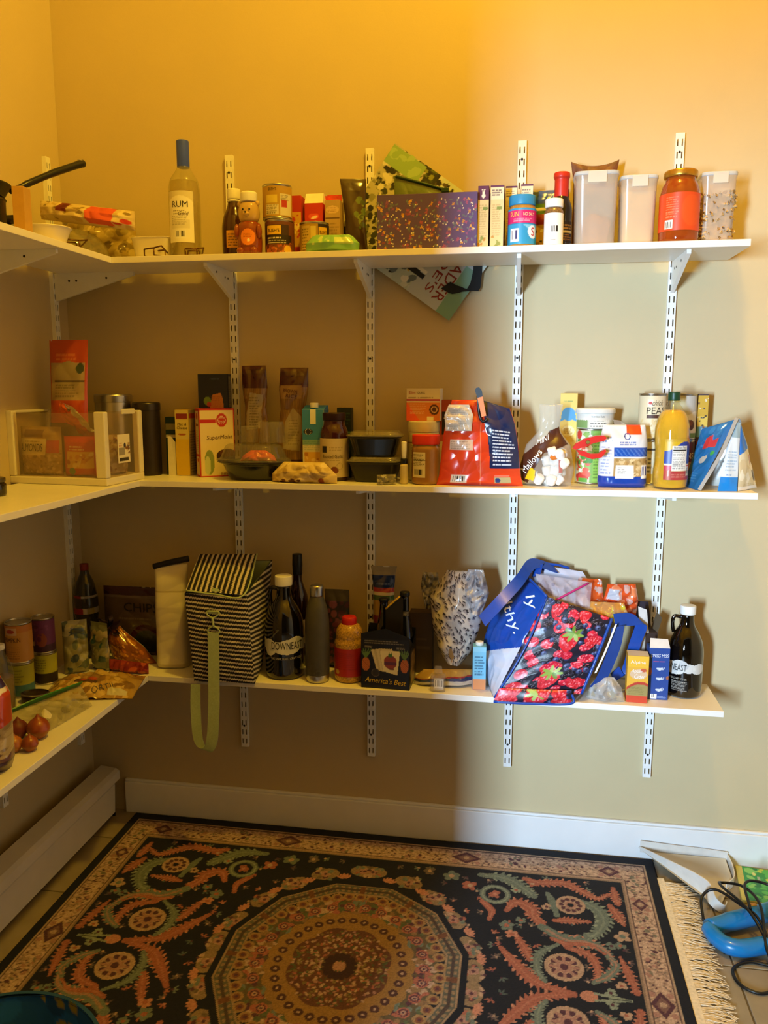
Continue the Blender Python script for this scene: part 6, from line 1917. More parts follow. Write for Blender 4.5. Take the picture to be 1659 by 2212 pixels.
# noodle package
t = thing('noodle_pack', 'tall clear pasta pack with blue, red and green bands behind the carrier', 'food bag', (1.083, -0.058, z), 3)
a = Art(7.8, 34.5, '#8a7a5c', 5, 4)
a.rect(-4, 27.5, 4, 31.5, '#1c2f6c').rect(-4, 26.2, 4, 27.5, '#a8342c').rect(-4, 25.2, 4, 26.2, '#cfc6a8').rect(-4, 23.6, 4, 25.2, '#4a6a34').rect(-4, 18.5, 4, 23.6, '#a88a3c').rect(-4, 10, 4, 18.5, '#7a2a34').rect(-4, 31.5, 4, 34.5, '#8c8478').lines(-2.5, 28.5, 2.5, 30, '#5a6cb0', 1)
puff('bag', t, 0.078, 0.345, 0.045, a, wid=[(0, 0.9), (0.8, 0.88), (0.92, 0.95), (1, 1.1)], cr=0.004, seed=17)

# carton-brown bag behind, grey patterned bag
t = thing('patterned_bag', 'tall plastic bag printed with grey feather shapes', 'plastic bag', (1.318, -0.116, z + 0.052), 0)
a = Art(19.5, 30, '#d3cdc6', 6, 4)
r_ = a.r
for i in range(300):
    u, v = r_.uniform(-9.6, 9.6), r_.uniform(0, 30)
    a.ell(u, v, 0.75, 0.42, '#a39b9c', -40 + r_.uniform(-25, 25))
    a.ell(u + 0.1, v + 0.28, 0.66, 0.2, '#262228', -40 + r_.uniform(-25, 25))
a.ell(-2, 3.5, 1.5, 2.6, '#b08a54')
W, H, D = 0.170, 0.30, 0.085
puff('bag', t, W, H, D, a, wid=[(0, 0.25), (0.15, 0.6), (0.4, 0.86), (0.72, 1.0), (0.86, 0.7), (1, 0.42)], thk=[(0, 0.3), (0.2, 0.8), (0.5, 1), (0.85, 0.8), (1, 0.3)], cr=0.013, seed=23, f=55, warp=lean(0, 1.5))
a2 = Art(8, 14, '#a9a7ab', 4, 6)
a2.blobs(-4, 0, 4, 14, ('#8d8a90', '#c9c7c9', '#5a585e'), 34, 0.4, 1.3)
puff('knotted_top', t, 0.085, 0.145, 0.05, a2, wid=[(0, 0.4), (0.5, 1.0), (1, 0.55)], cr=0.016, seed=28, f=80, loc=(0.062, -0.02, 0.165))
a3 = Art(7, 11, '#8f8c84', 4, 7)
a3.blobs(-4, 0, 4, 11, ('#4c4a48', '#a9a69e', '#6a6862'), 30, 0.4, 1.2)
puff('side_fold', t, 0.06, 0.12, 0.03, a3, wid=[(0, 0.5), (0.6, 1.0), (1, 0.8)], cr=0.012, seed=33, f=80, loc=(-0.082, 0.03, 0.165))
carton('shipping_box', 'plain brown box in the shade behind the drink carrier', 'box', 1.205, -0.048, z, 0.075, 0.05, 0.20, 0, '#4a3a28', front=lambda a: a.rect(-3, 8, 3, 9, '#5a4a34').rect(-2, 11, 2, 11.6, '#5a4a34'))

# flat pasta pack and hanging barcode card
t = thing('pasta_pack', 'flat pack of dry noodles with blue and red stripes lying down', 'food bag', (1.302, -0.158, z), 8)
a = Art(22, 9, '#a98a4c', 5, 4)
a.poly([(-11, 0), (-11, 2.4), (-2, 4.2), (11, 5), (11, 1.5), (0, 1.0)], '#c9c4bc').poly([(-11, 2.2), (-11, 3.6), (-2, 5.6), (11, 6.6), (11, 4.6), (-2, 4.0)], '#23386c').poly([(-11, 3.6), (-11, 4.1), (-2, 6.1), (11, 7.1), (11, 6.6), (-2, 5.6)], '#8a2a2c')
puff('bag', t, 0.215, 0.048, 0.075, a, thk=[(0, 0.3), (0.2, 0.95), (0.6, 1), (1, 0.1)], wid=[(0, 1), (0.5, 0.96), (1, 0.7)], cr=0.006, seed=37, f=70)
t = thing('hang_tag_pack', 'tiny clear pack with barcode card at the shelf front', 'packet', (1.277, -0.2215, z), 0)
box('pack', (0.046, 0.018, 0.055), M_CLEAR, t, bev=0.004)
sheet('card', Art(3.0, 3.6, '#cfcac2', 8).bars(-1.3, 0.4, 1.3, 3.2), flat(-0.0092, 0.003, 0.008), t)
pd('hang_loop', [(-0.014, 0.002, 0.055), (0.014, 0.002, 0.055), (0.010, 0.004, 0.078), (-0.010, 0.004, 0.078)], [(0, 1, 2, 3)], M_FILM, t)

# blue and orange drink carton
t = carton('juice_box', 'small sky-blue and orange drink carton left of the berry bag', 'carton', 1.398, -0.170, z, 0.040, 0.040, 0.135, 4, '#7cc4e8',
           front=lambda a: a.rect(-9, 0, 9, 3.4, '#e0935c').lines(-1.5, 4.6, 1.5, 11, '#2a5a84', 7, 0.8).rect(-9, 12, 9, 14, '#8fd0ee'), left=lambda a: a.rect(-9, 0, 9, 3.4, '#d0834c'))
lathe('cap', capprof(0.012, 0.135, 0.012), M_WHITEP, t, (0, 0, 0))


# ---------------- berry shopping bag
def berry_art(w, h, seed=5, res=7.0):
    a = Art(w, h, '#1d1a2c', res, seed)
    r = a.r
    L = []
    for i in range(int(w * h / 3.0)):
        L.append((r.uniform(-w / 2, w / 2), r.uniform(0, h), r.choice('BBBBUUUUURRRR')))
    for u, v, k in L:
        if k == 'B':      # blackberry
            R0 = r.uniform(1.1, 1.6)
            a.ell(u, v, R0, R0 * 0.85, '#17131d')
            for q in range(26):
                b, d = r.random() * 6.28, R0 * 0.85 * math.sqrt(r.random())
                a.ell(u + d * math.cos(b), v + 0.85 * d * math.sin(b), 0.2, 0.2, r.choice(('#2c2430', '#1a151f', '#4a4254')))
                a.ell(u + d * math.cos(b) - 0.05, v + 0.85 * d * math.sin(b) + 0.07, 0.07, 0.07, '#8a8494')
        elif k == 'U':    # blueberry
            R0 = r.uniform(0.65, 0.95)
            a.ell(u, v, R0, R0, '#2c3358').ell(u - 0.15, v + 0.15, R0 * 0.75, R0 * 0.75, '#4a5684').ell(u - 0.25, v + 0.25, R0 * 0.35, R0 * 0.35, '#7c88b0').ell(u + 0.2, v - 0.1, R0 * 0.3, R0 * 0.25, '#1c2038')
        elif k == 'R':    # raspberry
            R0 = r.uniform(1.2, 1.7)
            a.ell(u, v, R0, R0 * 0.85, '#c01c34')
            for q in range(30):
                b, d = r.random() * 6.28, R0 * 0.88 * math.sqrt(r.random())
                a.ell(u + d * math.cos(b), v + 0.85 * d * math.sin(b), 0.24, 0.24, r.choice(('#dc3048', '#f0566a', '#cc2038', '#ff8a94')))
    for (u, v, s_, rot) in ((1.0, h * 0.62, 4.0, 8), (0.2, h * 0.18, 3.8, -12), (w * 0.34, h * 0.66, 2.6, 20), (-w * 0.28, h * 0.9, 2.6, 0), (w * 0.12, h * 0.92, 2.6, 10), (-w * 0.34, h * 0.08, 2.8, 0), (w * 0.36, h * 0.14, 2.6, 30)):
        ca, sa = math.cos(rad(rot)), math.sin(rad(rot))
        P = [(-0.9, 0.55), (-0.55, 0.85), (0, 0.95), (0.55, 0.85), (0.9, 0.55), (0.75, -0.1), (0.35, -0.75), (0, -1.0), (-0.35, -0.75), (-0.75, -0.1)]
        a.poly([(u + s_ * 0.8 * (x * ca - y * sa), v + s_ * 0.8 * (x * sa + y * ca)) for x, y in P], '#cf2430')
        for q in range(40):
            x, y = r.uniform(-0.7, 0.7), r.uniform(-0.8, 0.8)
            if abs(x) < 0.8 - 0.5 * max(0, -y):
                a.ell(u + s_ * 0.75 * (x * ca - y * sa), v + s_ * 0.75 * (x * sa + y * ca), 0.18, 0.26, r.choice(('#e84a54', '#f88088', '#b01824')))
        if s_ > 3:
            for q in range(7):
                b = q * 0.9
                a.ell(u + s_ * 0.42 * math.cos(b) + s_ * 0.1, v + s_ * 0.62 + s_ * 0.28 * math.sin(b), s_ * 0.34, s_ * 0.13, r.choice(('#8aa84c', '#a9c06c', '#6a8a38')), math.degrees(b))
    return a


def berry_bag():
    t = thing('shopping_bag', 'big blue reusable shopping bag with berry photo print', 'shopping bag', (0, 0, 0))
    M_BLUE = mat('blue_woven_plastic', '#12429c', 0.35, noise=0.08, nscale=90, coat=0.3, bump=0.15, bscale=500)
    BL, BR, TR, TL = (1.447, -0.250, z + 0.001), (1.700, -0.236, z + 0.024), (1.782, -0.190, 0.857), (1.594, -0.192, 0.915)
    mid = (1.512, -0.240, 0.765)
    kBL, kTL, kM = (1.424, -0.130, z + 0.004), (1.516, -0.075, 0.955), (1.414, -0.115, 0.770)
    kBR, kTR = (1.700, -0.090, z + 0.004), (1.800, -0.055, 0.852)
    a = berry_art(21, 27)
    fn = patch(BL, BR, TR, TL, 0.21, 0.27, 0.020, 0.005, 4, (0.15, -0.95, 0.25))
    sheet('berry_panel', a, fn, t, GLOSS)
    # crushed lower fold of the front
    a = berry_art(17, 4, 9, 5)
    sheet('lower_fold', a, patch((1.446, -0.262, z - 0.006), (1.668, -0.262, z + 0.003), (1.672, -0.258, z + 0.042), (1.462, -0.258, z + 0.035), 0.17, 0.04, 0.010, 0.003, 14, (0, -1, 0)), t, GLOSS)
    tube('bottom_piping', [(1.446, -0.263, z - 0.006), (1.55, -0.265, z - 0.004), (1.668, -0.263, z + 0.003), (1.672, -0.259, z + 0.03)], 0.004, M_BLUE, t)
    # left side: blue upper, white lower
    a = Art(16, 27, '#16449f', 5, 3)
    a.m(a.V < 10.5 + 0.30 * (a.U + 2), '#c3c6d6')
    f0 = patch(kBL, BL, TL, kTL, 0.16, 0.27, 0.010, 0.005, 6, (-0.75, -0.6, 0.1))
    bow = np.array(kM) - (np.array(kBL) + np.array(kTL)) / 2

    def fs(u, v, off=0.0):
        s_, t_ = np.asarray(u) / 0.16 + 0.5, np.asarray(v) / 0.27
        k_ = (1 - s_) * 4 * t_ * (1 - t_)
        p_ = f0(u, v, off)
        return tuple(p_[i] + bow[i] * k_ for i in range(3))
    s = sheet('side_panel', a, fs, t, FOIL)
    B_ = ((0.90, -0.43), (0.90, 0.43))
    text('lthy.', 4.0, -1.8, 18.2, fs, s, '#dfe3ee', width=11.5, off=0.004, bas=B_)
    text('ly', 4.0, 1.6, 23.2, fs, s, '#dfe3ee', width=4.5, off=0.004, bas=B_)
    # right side and back, pale inside lining
    sheet('right_panel', Art(14, 27, '#b9bccb', 3), patch(BR, kBR, kTR, TR, 0.14, 0.27, 0.006, 0.004, 7, (0.9, -0.2, 0)), t, FOIL)
    sheet('back_panel', Art(26, 27, '#aeb4c8', 3), patch(kBR, kBL, kTL, kTR, 0.26, 0.27, 0.0, 0.004, 8, (0, 1, 0)), t, FOIL)
    sheet('inner_lining', Art(26, 10, '#c9c6d4', 4), patch((1.50, -0.062, 0.82), (1.795, -0.050, 0.76), kTR, (1.60, -0.046, 0.985), 0.26, 0.10, 0.004, 0.004, 9, (0, -1, 0.2)), t, FOIL)
    sheet('raised_back', Art(14, 8, '#cfcad6', 4), patch((1.516, -0.074, 0.93), (1.76, -0.052, 0.88), (1.705, -0.046, 0.962), (1.545, -0.058, 0.985), 0.14, 0.08, 0.008, 0.006, 19, (0, -1, 0.2)), t, FOIL)
    pd('base', [BL, BR, kBR, kBL], [(3, 2, 1, 0)], M_BLUE, t)
    # piping and rim
    tube('edge_piping', [BL, (1.497, -0.249, 0.70), (1.548, -0.232, 0.80), TL], 0.003, M_BLUE, t)
    tube('edge_piping', [BR, (1.738, -0.222, 0.74), TR], 0.0045, M_BLUE, t)
    tube('rim_binding', [TL, (1.545, -0.13, 0.950), kTL, (1.545, -0.058, 0.983), (1.62, -0.05, 0.982), (1.665, -0.048, 0.972)], 0.004, M_BLUE, t)
    # handles
    ribbon('handle', [(1.620, -0.060, 0.972), (1.553, -0.085, 0.990), (1.512, -0.17, 0.955), (1.458, -0.235, 0.905), (1.408, -0.262, 0.852)], (0.010, -0.012, -0.012), M_BLUE, t, 0.002)
    ribbon('handle', [(1.575, -0.062, 0.958), (1.572, -0.075, 0.985), (1.562, -0.10, 0.955)], (0.013, 0, 0.004), M_BLUE, t, 0.002)
    ribbon('handle', [(1.790, -0.185, 0.852), (1.835, -0.165, 0.850), (1.872, -0.15, 0.838), (1.856, -0.15, 0.770), (1.842, -0.150, 0.705), (1.818, -0.155, 0.665), (1.800, -0.16, 0.690)], [(0.004, 0, -0.018), (0.004, 0, -0.02), (0.016, 0.0, -0.010), (0.018, 0, 0.004), (0.018, 0, 0.006), (0.014, 0, 0.012), (0.012, 0, 0.012)], M_BLUE, t, 0.002)
    ribbon('handle', [(1.800, -0.195, 0.835), (1.790, -0.205, 0.77), (1.762, -0.21, 0.69), (1.742, -0.21, 0.655)], (0.018, 0.002, 0.004), mat('blue_webbing', '#0f3580', 0.6), t, 0.002)
    ribbon('white_stripe', [(1.792, -0.208, 0.845), (1.766, -0.219, 0.77), (1.738, -0.224, 0.70)], (0.003, 0, 0.001), M_WHITEP, t, 0.001)
    return t


berry_bag()
# what pokes out of it
t = thing('zip_bag', 'clear zip bag with magenta zipper poking out of the berry bag', 'plastic bag')
sheet('film', Art(18, 11, '#cdbfc6', 4, 4).blobs(-9, 0, 9, 11, ('#b9a9b4', '#ddd2d6', '#a89aa8'), 20, 0.8, 2.2), patch((1.585, -0.165, 0.885), (1.720, -0.160, 0.862), (1.728, -0.115, 0.945), (1.560, -0.100, 0.962), 0.18, 0.11, 0.010, 0.008, 41, (0, -0.9, 0.4)), t, CLEARPRINT)
tube('zipper', [(1.612, -0.172, 0.895), (1.665, -0.165, 0.925), (1.715, -0.150, 0.951)], 0.0032, mat('magenta_zip', '#b8246c', 0.35), t)
for k, (x, y, zz, W, H, D, rz, cs, lb) in enumerate((
        (1.725, -0.086, 0.835, 0.085, 0.115, 0.045, -10, ('#d8541c', '#e8763a', '#c8a49c'), 'orange candy bag nearest the zip bag, on top of the berry bag'),
        (1.818, -0.088, 0.838, 0.105, 0.100, 0.05, 8, ('#e0501c', '#f08a5c', '#d8a9a0'), 'big bright orange crinkled candy bag over the berry bag rim'),
        (1.772, -0.146, 0.832, 0.12, 0.062, 0.045, 0, ('#b8824c', '#c98a3c', '#d8b07c', '#c9bb3c'), 'clear bag of brown dried fruit lying across the berry bag'))):
    t = thing('candy_bag', lb, 'food bag', (x, y, zz), rz)
    a = Art(W * 100, H * 100, cs[0], 5, 40 + k)
    a.blobs(-W * 50, 0, W * 50, H * 100, cs, 40, 0.5, 1.6)
    if k == 1:
        a.rect(-4.6, 5.6, -1.4, 8.6, '#c3bfc6').ell(-1, 0.8, 1.6, 1.1, '#c9c23c')
    puff('bag', t, W, H, D, a, cr=0.010, seed=43 + k, f=75, thk=[(0, 0.3), (0.2, 1), (0.7, 0.8), (1, 0.1)], wid=[(0, 0.9), (0.5, 1), (1, 0.8)])
# clear crumpled bag lying right of the berry bag
t = thing('clear_bag', 'crumpled clear plastic bag lying right of the berry bag', 'plastic bag', (1.772, -0.205, z), -10)
puff('bag', t, 0.11, 0.07, 0.055, Art(12, 7, '#c9c4c0', 4).blobs(-6, 0, 6, 7, ('#dcd8d4', '#a9a4a0', '#c0b49c'), 24, 0.5, 1.5), m=CLEARPRINT, cr=0.010, seed=62, f=80, thk=[(0, 0.4), (0.2, 1), (0.7, 0.7), (1, 0.1)], wid=[(0, 1), (0.6, 0.8), (1, 0.4)])

# drink mix cartons
t = carton('cider_mix_box', 'small yellow and red apple cider mix box at the shelf front', 'box', 1.860, -0.192, z, 0.060, 0.05, 0.142, -3, '#e0a82c',
           front=lambda a: a.rect(-9, 0, 9, 2.2, '#c8401c').m((a.V < 5.6 - 0.12 * (a.U - 1) ** 2) & (a.V > 2.2), '#9c8a4c').m((a.V < 6.4 - 0.12 * (a.U - 1) ** 2) & (a.V > 5.6 - 0.12 * (a.U - 1) ** 2), '#b8341c').ell(0.2, 8.6, 2.4, 1.5, '#d9b48c').ell(1.6, 9.9, 1.0, 0.5, '#c2542c').lines(-2.4, 2.6, 2.4, 5, '#6a5c2c', 5, 0.5).rect(-9, 10.8, 9, 14.2, '#e8b428'),
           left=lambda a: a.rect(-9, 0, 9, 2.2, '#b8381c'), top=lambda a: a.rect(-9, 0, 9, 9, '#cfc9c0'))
fp = [c for c in t.children if c.name.startswith('front_panel')][0]
text('Alpine', 1.2, 0, 11.6, flat(-0.025), fp, '#f3e6d8', width=4.2)
text('Apple', 1.3, -0.4, 8.9, flat(-0.025), fp, '#f6efe4', shear=0.2, width=3.0)
text('Cider', 1.3, 0.4, 7.4, flat(-0.025), fp, '#f6efe4', shear=0.2, width=3.0)
t = carton('cocoa_mix_box', 'blue hot cocoa mix box with white cup pictures', 'box', 1.922, -0.158, z, 0.058, 0.05, 0.158, 2, '#1f4290',
           front=lambda a: [a.ell(0.2, v, 0.9, 0.6, '#cdd6e6').rect(-0.8, v + 0.2, 1.2, v + 0.7, '#1f4290').ring(1.1, v, 0.3, 0.45, '#cdd6e6') for v in (3.2, 6.6, 9.6)] and a.bars(-2.2, 0.4, -0.4, 1.8).lines(0, 0.6, 2.4, 1.4, '#8aa0d0', 2).ell(-2.6, 8.6, 0.6, 1.2, '#8a4a3c').ell(2.6, 6.8, 0.5, 0.6, '#9c5a34').lines(-1.8, 11.6, 1.8, 12.0, '#b8506c', 1))
fp = [c for c in t.children if c.name.startswith('front_panel')][0]
text('SWISS MISS', 1.0, 0, 13.0, flat(-0.025), fp, '#e6eaf2', width=4.9, shear=0.15)
pd('open_flap', [(-0.029, -0.025, 0.158), (0.029, -0.025, 0.158), (0.024, -0.012, 0.182), (-0.026, -0.012, 0.184)], [(0, 1, 2, 3)], mat('white_flap', '#d9d0c8', 0.6), t)
# opened cartons leaning behind them
t = carton('open_carton', 'opened dark carton with lifted white flaps behind the cider mix box', 'box', 1.893, -0.095, z, 0.055, 0.055, 0.185, 12, '#3a2a24', front=lambda a: a.rect(-9, 9, -1.0, 19, '#b9b2a8').rect(0, 6, 9, 15, '#54321c'))
pd('flap', [(-0.0275, -0.0275, 0.185), (0.0, -0.0275, 0.185), (-0.012, -0.035, 0.258), (-0.038, -0.032, 0.268)], [(0, 1, 2, 3)], mat('white_flap', '#d9d0c8'), t)
pd('flap', [(0.0275, -0.0275, 0.185), (0.0275, 0.0275, 0.185), (0.042, 0.024, 0.235), (0.040, -0.024, 0.228)], [(0, 1, 2, 3)], mat('brown_flap', '#6a5a44', 0.7), t)
pd('flap', [(-0.0275, 0.0275, 0.185), (0.0275, 0.0275, 0.185), (0.020, 0.040, 0.262), (-0.020, 0.040, 0.266)], [(3, 2, 1, 0)], mat('dark_flap', '#2c2430', 0.6), t)

# ---- left part of the bottom shelf
t = thing('soda_bottle', 'plastic soda bottle with red cap in the far corner', 'bottle', (0.058, -0.088, z))
lathe('body', rnd([(0.001, 0.004), (0.036, 0.0), (0.040, 0.012), (0.040, 0.11), (0.036, 0.13), (0.040, 0.15), (0.040, 0.20), (0.030, 0.255), (0.014, 0.290), (0.0125, 0.312), (0.001, 0.312)], 0.012), mat('soda_plastic', '#2c2a1c', 0.1, alpha=0.85, noise=0, coat=0.6), t)
lathe('cap', capprof(0.0145, 0.300, 0.022), mat('dark_red_cap', '#7a1f18', 0.4), t)
a = Art(wrapw(0.04), 6.2, '#8a8484', 5, 3)
a.rect(-9, 0, 0.2, 7, '#8a1c1c').poly([(-0.4, 7), (0.8, 7), (1.6, 0), (0.4, 0)], '#a9a39c').rect(1.8, -1, 4, 2.0, '#8a7a34')
sheet('label', a, cyl(0.0405, 0.155, 10, -0.05), t, GLOSS)

t = thing('chip_bag', 'large brown and maroon bag of chips against the back wall', 'chip bag', (0.222, -0.052, z), 0)
a = Art(25, 24, '#5c4a3c', 5, 4)
a.rect(-13, 21, 13, 24, '#3c1418').rect(-13, 20.4, 13, 21, '#6a5a50').m((np.hypot(a.U - 4.5, (a.V - 5)) < 6.4) & (np.hypot(a.U - 4.5, a.V - 5) > 4.4), '#4a1214').m(np.hypot(a.U - 4.5, a.V - 5) < 4.4, '#2a2c1c').blobs(-12, 0, -4, 10, ('#4a3828', '#6a5440'), 20, 0.6, 1.6).lines(-6, 13, 8, 14, '#7a6a58', 1)
kw = dict(cr=0.005, seed=66, f=40)
s = puff('bag', t, 0.235, 0.240, 0.045, a, **kw)
text('CHIPS', 3.0, 2.4, 15.6, on_puff(0.235, 0.24, 0.045, a, **kw), s, '#1c1414', width=12.5, off=0.002)

# tins and cans by the left wall
for k, (x, y, zz, r, h, c1, c2, lb, word) in enumerate((
        (0.048, -0.452, 0.0, 0.036, 0.105, '#a9a82c', '#4a7a8a', 'lower yellow-green can beneath the orange pumpkin can', None),
        (0.048, -0.452, 0.1053, 0.038, 0.122, '#b8742c', '#d9b87c', 'orange-labelled pumpkin can stacked near the left wall', 'PUMPKIN'),
        (0.060, -0.345, 0.0, 0.034, 0.100, '#b0b028', '#2c2418', 'lower bright yellow-green can beneath the purple can', None),
        (0.060, -0.346, 0.1003, 0.034, 0.112, '#6a2c64', '#a84a6c', 'purple can stacked beside the pumpkin can', None))):
    a = Art(wrapw(r), h * 100 - 1.2, c1, 5, 60 + k)
    hh = a.h
    if k == 1:
        a.rect(-9, 0, 9, hh * 0.8, '#c08a3c').rect(-2.2, hh * 0.74, 1.6, hh * 0.94, '#c9a48c').ell(-0.3, hh * 0.84, 1.4, 0.6, '#a83424').lines(-2.6, 1, 2.6, hh * 0.45, '#7a4c18', 6, 0.5)
    elif k == 3:
        a.rect(-9, 0, 9, 2.4, '#3c1c3c').ell(1.2, 3.8, 1.5, 2.2, '#8a4434').rect(-2.4, 2.0, -1.4, 4.4, '#c2a87c').blobs(-3, 4, 3, 9, ('#7a3a74', '#5c2456'), 14, 0.4, 1.0)
    else:
        a.rect(-9, 0, 9, hh * 0.35, c2).lines(-2.6, hh * 0.45, 2.6, hh * 0.9, '#5a5a18', 5, 0.6)
    t = can('food_can', lb, x, y, z + zz, r, h, a, 0, 'stacked cans by the left wall', (0.006, 0))
    if word:
        text(word, 1.3, 0, hh * 0.55, cyl(r - 0.001, 0.006), [c_ for c_ in t.children if c_.name.startswith('label')][0], '#3c1c0c', width=5.0)
for k, (x, y, W, H, cA, lb, rz) in enumerate(((0.110, -0.255, 0.075, 0.175, ('#8a8460', '#5c6450', '#a9a37c', '#3c4c5c'), 'grey-green foil pouch standing right of the purple can', 35), (0.172, -0.215, 0.07, 0.16, ('#6a6a4c', '#2c4a4c', '#8f8a64', '#a99a6c'), 'olive and teal foil pouch in front of the soda bottle', -15))):
    t = thing('foil_pouch', lb, 'pouch', (x, y, z), rz)
    puff('bag', t, W, H, 0.035, Art(W * 100, H * 100, cA[0], 5, 70 + k).blobs(-4, 0, 4, 18, cA, 30, 0.6, 1.8), cr=0.006, seed=71 + k, f=70)

# net bag with purple tie
t = thing('candy_corn_bag', 'clear bag of orange snacks tied with a purple bow', 'food bag', (0.252, -0.130, z), 0)
a = Art(15, 14, '#8a4c14', 5, 5)
a.blobs(-7, 0, 7, 12, ('#c07a1c', '#d8942c', '#9a5418', '#b8681c'), 140, 0.3, 0.8)
puff('bag', t, 0.15, 0.135, 0.07, a, wid=[(0, 1.0), (0.4, 0.85), (0.8, 0.35), (1, 0.25)], thk=[(0, 0.3), (0.15, 1), (0.5, 0.9), (0.85, 0.4), (1, 0.2)], cr=0.005, seed=75, warp=lambda P: P + np.stack([-0.6 * P[:, 2], P[:, 0] * 0, P[:, 0] * 0], 1))
M_PUR = mat('purple_ribbon', '#2a1830', 0.4)
for k in range(6):
    b = k * 1.05
    ribbon('bow_loop', [(-0.080, -0.012, 0.128), (-0.080 + 0.030 * math.cos(b), -0.030, 0.128 + 0.026 * math.sin(b)), (-0.080 + 0.042 * math.cos(b + 0.4), -0.020, 0.128 + 0.034 * math.sin(b + 0.4)), (-0.080, -0.012, 0.128)], (0.006 * math.sin(b), 0.004, 0.006 * math.cos(b)), M_PUR, t, 0.0012, 5)
# red bag under it
t = thing('snack_bag', 'flat red-orange foil bag lying under the tied snack bag', 'snack bag', (0.268, -0.218, z), -8)
puff('bag', t, 0.155, 0.036, 0.05, Art(15.5, 3.6, '#8a2a10', 5).blobs(-8, 0, 8, 4, ('#a83c14', '#7a1f0c', '#b8521c'), 20, 0.4, 1.2), cr=0.006, seed=77, f=90, thk=[(0, 0.4), (0.3, 1), (1, 0.1)])
# bag of pastries
t = thing('bread_bag', 'flat clear bag of flatbread lying at the inner corner of the shelf', 'bread bag', (0.236, -0.372, z), 14)
a = Art(27, 19, '#b08a3c', 5, 5)
a.blobs(-12, 0, 12, 18, ('#c9a04c', '#a87a30', '#d3b062', '#8f6a2c'), 50, 1.0, 2.8).rect(-4, 6.5, 1.5, 8, '#a84a1c').rect(-4.6, 5.2, 2.0, 6.4, '#5a4020').rect(6, 1, 11.6, 3, '#c9bf9a')
nu_, nv_ = a.nu, a.nv
fnb = lambda u, v, off=0.0: (u, v - 0.10, 0.036 * np.clip(1 - (np.abs(u) / 0.137) ** 3, 0, 1) * np.clip(1 - (np.abs(v - 0.095) / 0.097) ** 3, 0, 1) + np.abs(fold(u, v, 0.009, 79, 60)) * np.clip(1 - (np.abs(u) / 0.137) ** 3, 0, 1) + 0.0012 + off)
sheet('bag_top', a, fnb, t, FOIL)
sheet('bag_bottom', Art(27, 19, '#b08a3c', 1), lambda u, v, off=0.0: (u, v - 0.10, np.full_like(u, 0.0005)), t, FOIL)
text('ORTIL', 2.2, 5.0, 2.2, fnb, t, '#5a5048', width=7.0, off=0.002, rot=24)
# dark can lying
t = thing('dark_tin', 'dark oval tin with a shiny rim lying by the bread bag', 'tin', (0.122, -0.502, z), 10)
lathe('body', rnd([(0.001, 0), (0.038, 0), (0.04, 0.004), (0.04, 0.026), (0.001, 0.026)], 0.003), mat('dark_brown_tin', '#2c1a10', 0.35, 0.3), t, sy=0.7)
lathe('rim', [(0.0385, 0.024), (0.0412, 0.025), (0.0412, 0.029), (0.0385, 0.030)], M_TIN, t, sy=0.7, closed=False)
# clear bottle of drink at the left edge
t = bottle('glass_bottle', 'clear glass bottle of tan liquid at the left edge of the picture', 0.078, -0.588, z, rnd([(0.001, 0.002), (0.030, 0), (0.034, 0.006), (0.034, 0.115), (0.026, 0.15), (0.014, 0.17), (0.013, 0.19), (0.001, 0.19)], 0.010), M_GLASS, capprof(0.015, 0.185, 0.016), M_WHITEP, liquid=([(0.001, 0.004), (0.031, 0.004), (0.0315, 0.105), (0.001, 0.106)], mat('tan_liquid', '#8a6c44', 0.3)))
# zip bag with garlic
t = thing('zip_bag', 'clear zip bag of garlic bulbs with green zipper', 'plastic bag', (0.225, -0.590, z), 0)
ptsz = [(-0.055, -0.115, 0.052), (-0.01, -0.03, 0.062), (0.035, 0.100, 0.058)]
ribbon('zipper', ptsz, (0.010, -0.003, 0.010), mat('green_zip', '#2c7a2a', 0.35), t, 0.003)
sheet('film', Art(22, 13, '#b0a678', 4).blobs(-11, 0, 11, 13, ('#c9be90', '#8f8654', '#a89e6c'), 24, 0.8, 2), patch((0.052, -0.115, 0.002), (0.078, 0.085, 0.002), (0.035, 0.100, 0.056), (-0.055, -0.115, 0.050), 0.22, 0.13, 0.012, 0.006, 83, (0.85, -0.1, 0.5)), t, CLEARPRINT)
sheet('film', Art(22, 13, '#a89e6c', 2), patch((-0.075, 0.085, 0.002), (-0.10, -0.10, 0.002), (-0.055, -0.115, 0.048), (0.035, 0.100, 0.054), 0.22, 0.13, 0.008, 0.004, 85, (-0.8, 0.2, 0.5)), t, CLEARPRINT)
M_GAR = mat('garlic_skin', '#d3cba8', 0.6, noise=0.1, nscale=60, stretch=(1, 1, 0.2))
for k, (x, y) in enumerate(((0.018, -0.055), (0.028, 0.035), (-0.028, 0.0))):
    g = thing('garlic_bulb', ('garlic bulb at the near end of the zip bag', 'garlic bulb at the far end of the zip bag', 'garlic bulb at the back of the zip bag')[k], 'garlic', (0.225 + x, -0.590 + y, z + 0.002), k * 40)
    o = lathe('bulb', rnd([(0.001, 0.0), (0.012, 0.001), (0.021, 0.010), (0.021, 0.020), (0.011, 0.032), (0.004, 0.040), (0.001, 0.044)], 0.008), M_GAR, g, n=40, closed=False)
    for v in o.data.vertices:
        an = math.atan2(v.co.y, v.co.x)
        kf = 1 + 0.07 * abs(math.sin(an * 4))
        v.co.x *= kf
        v.co.y *= kf
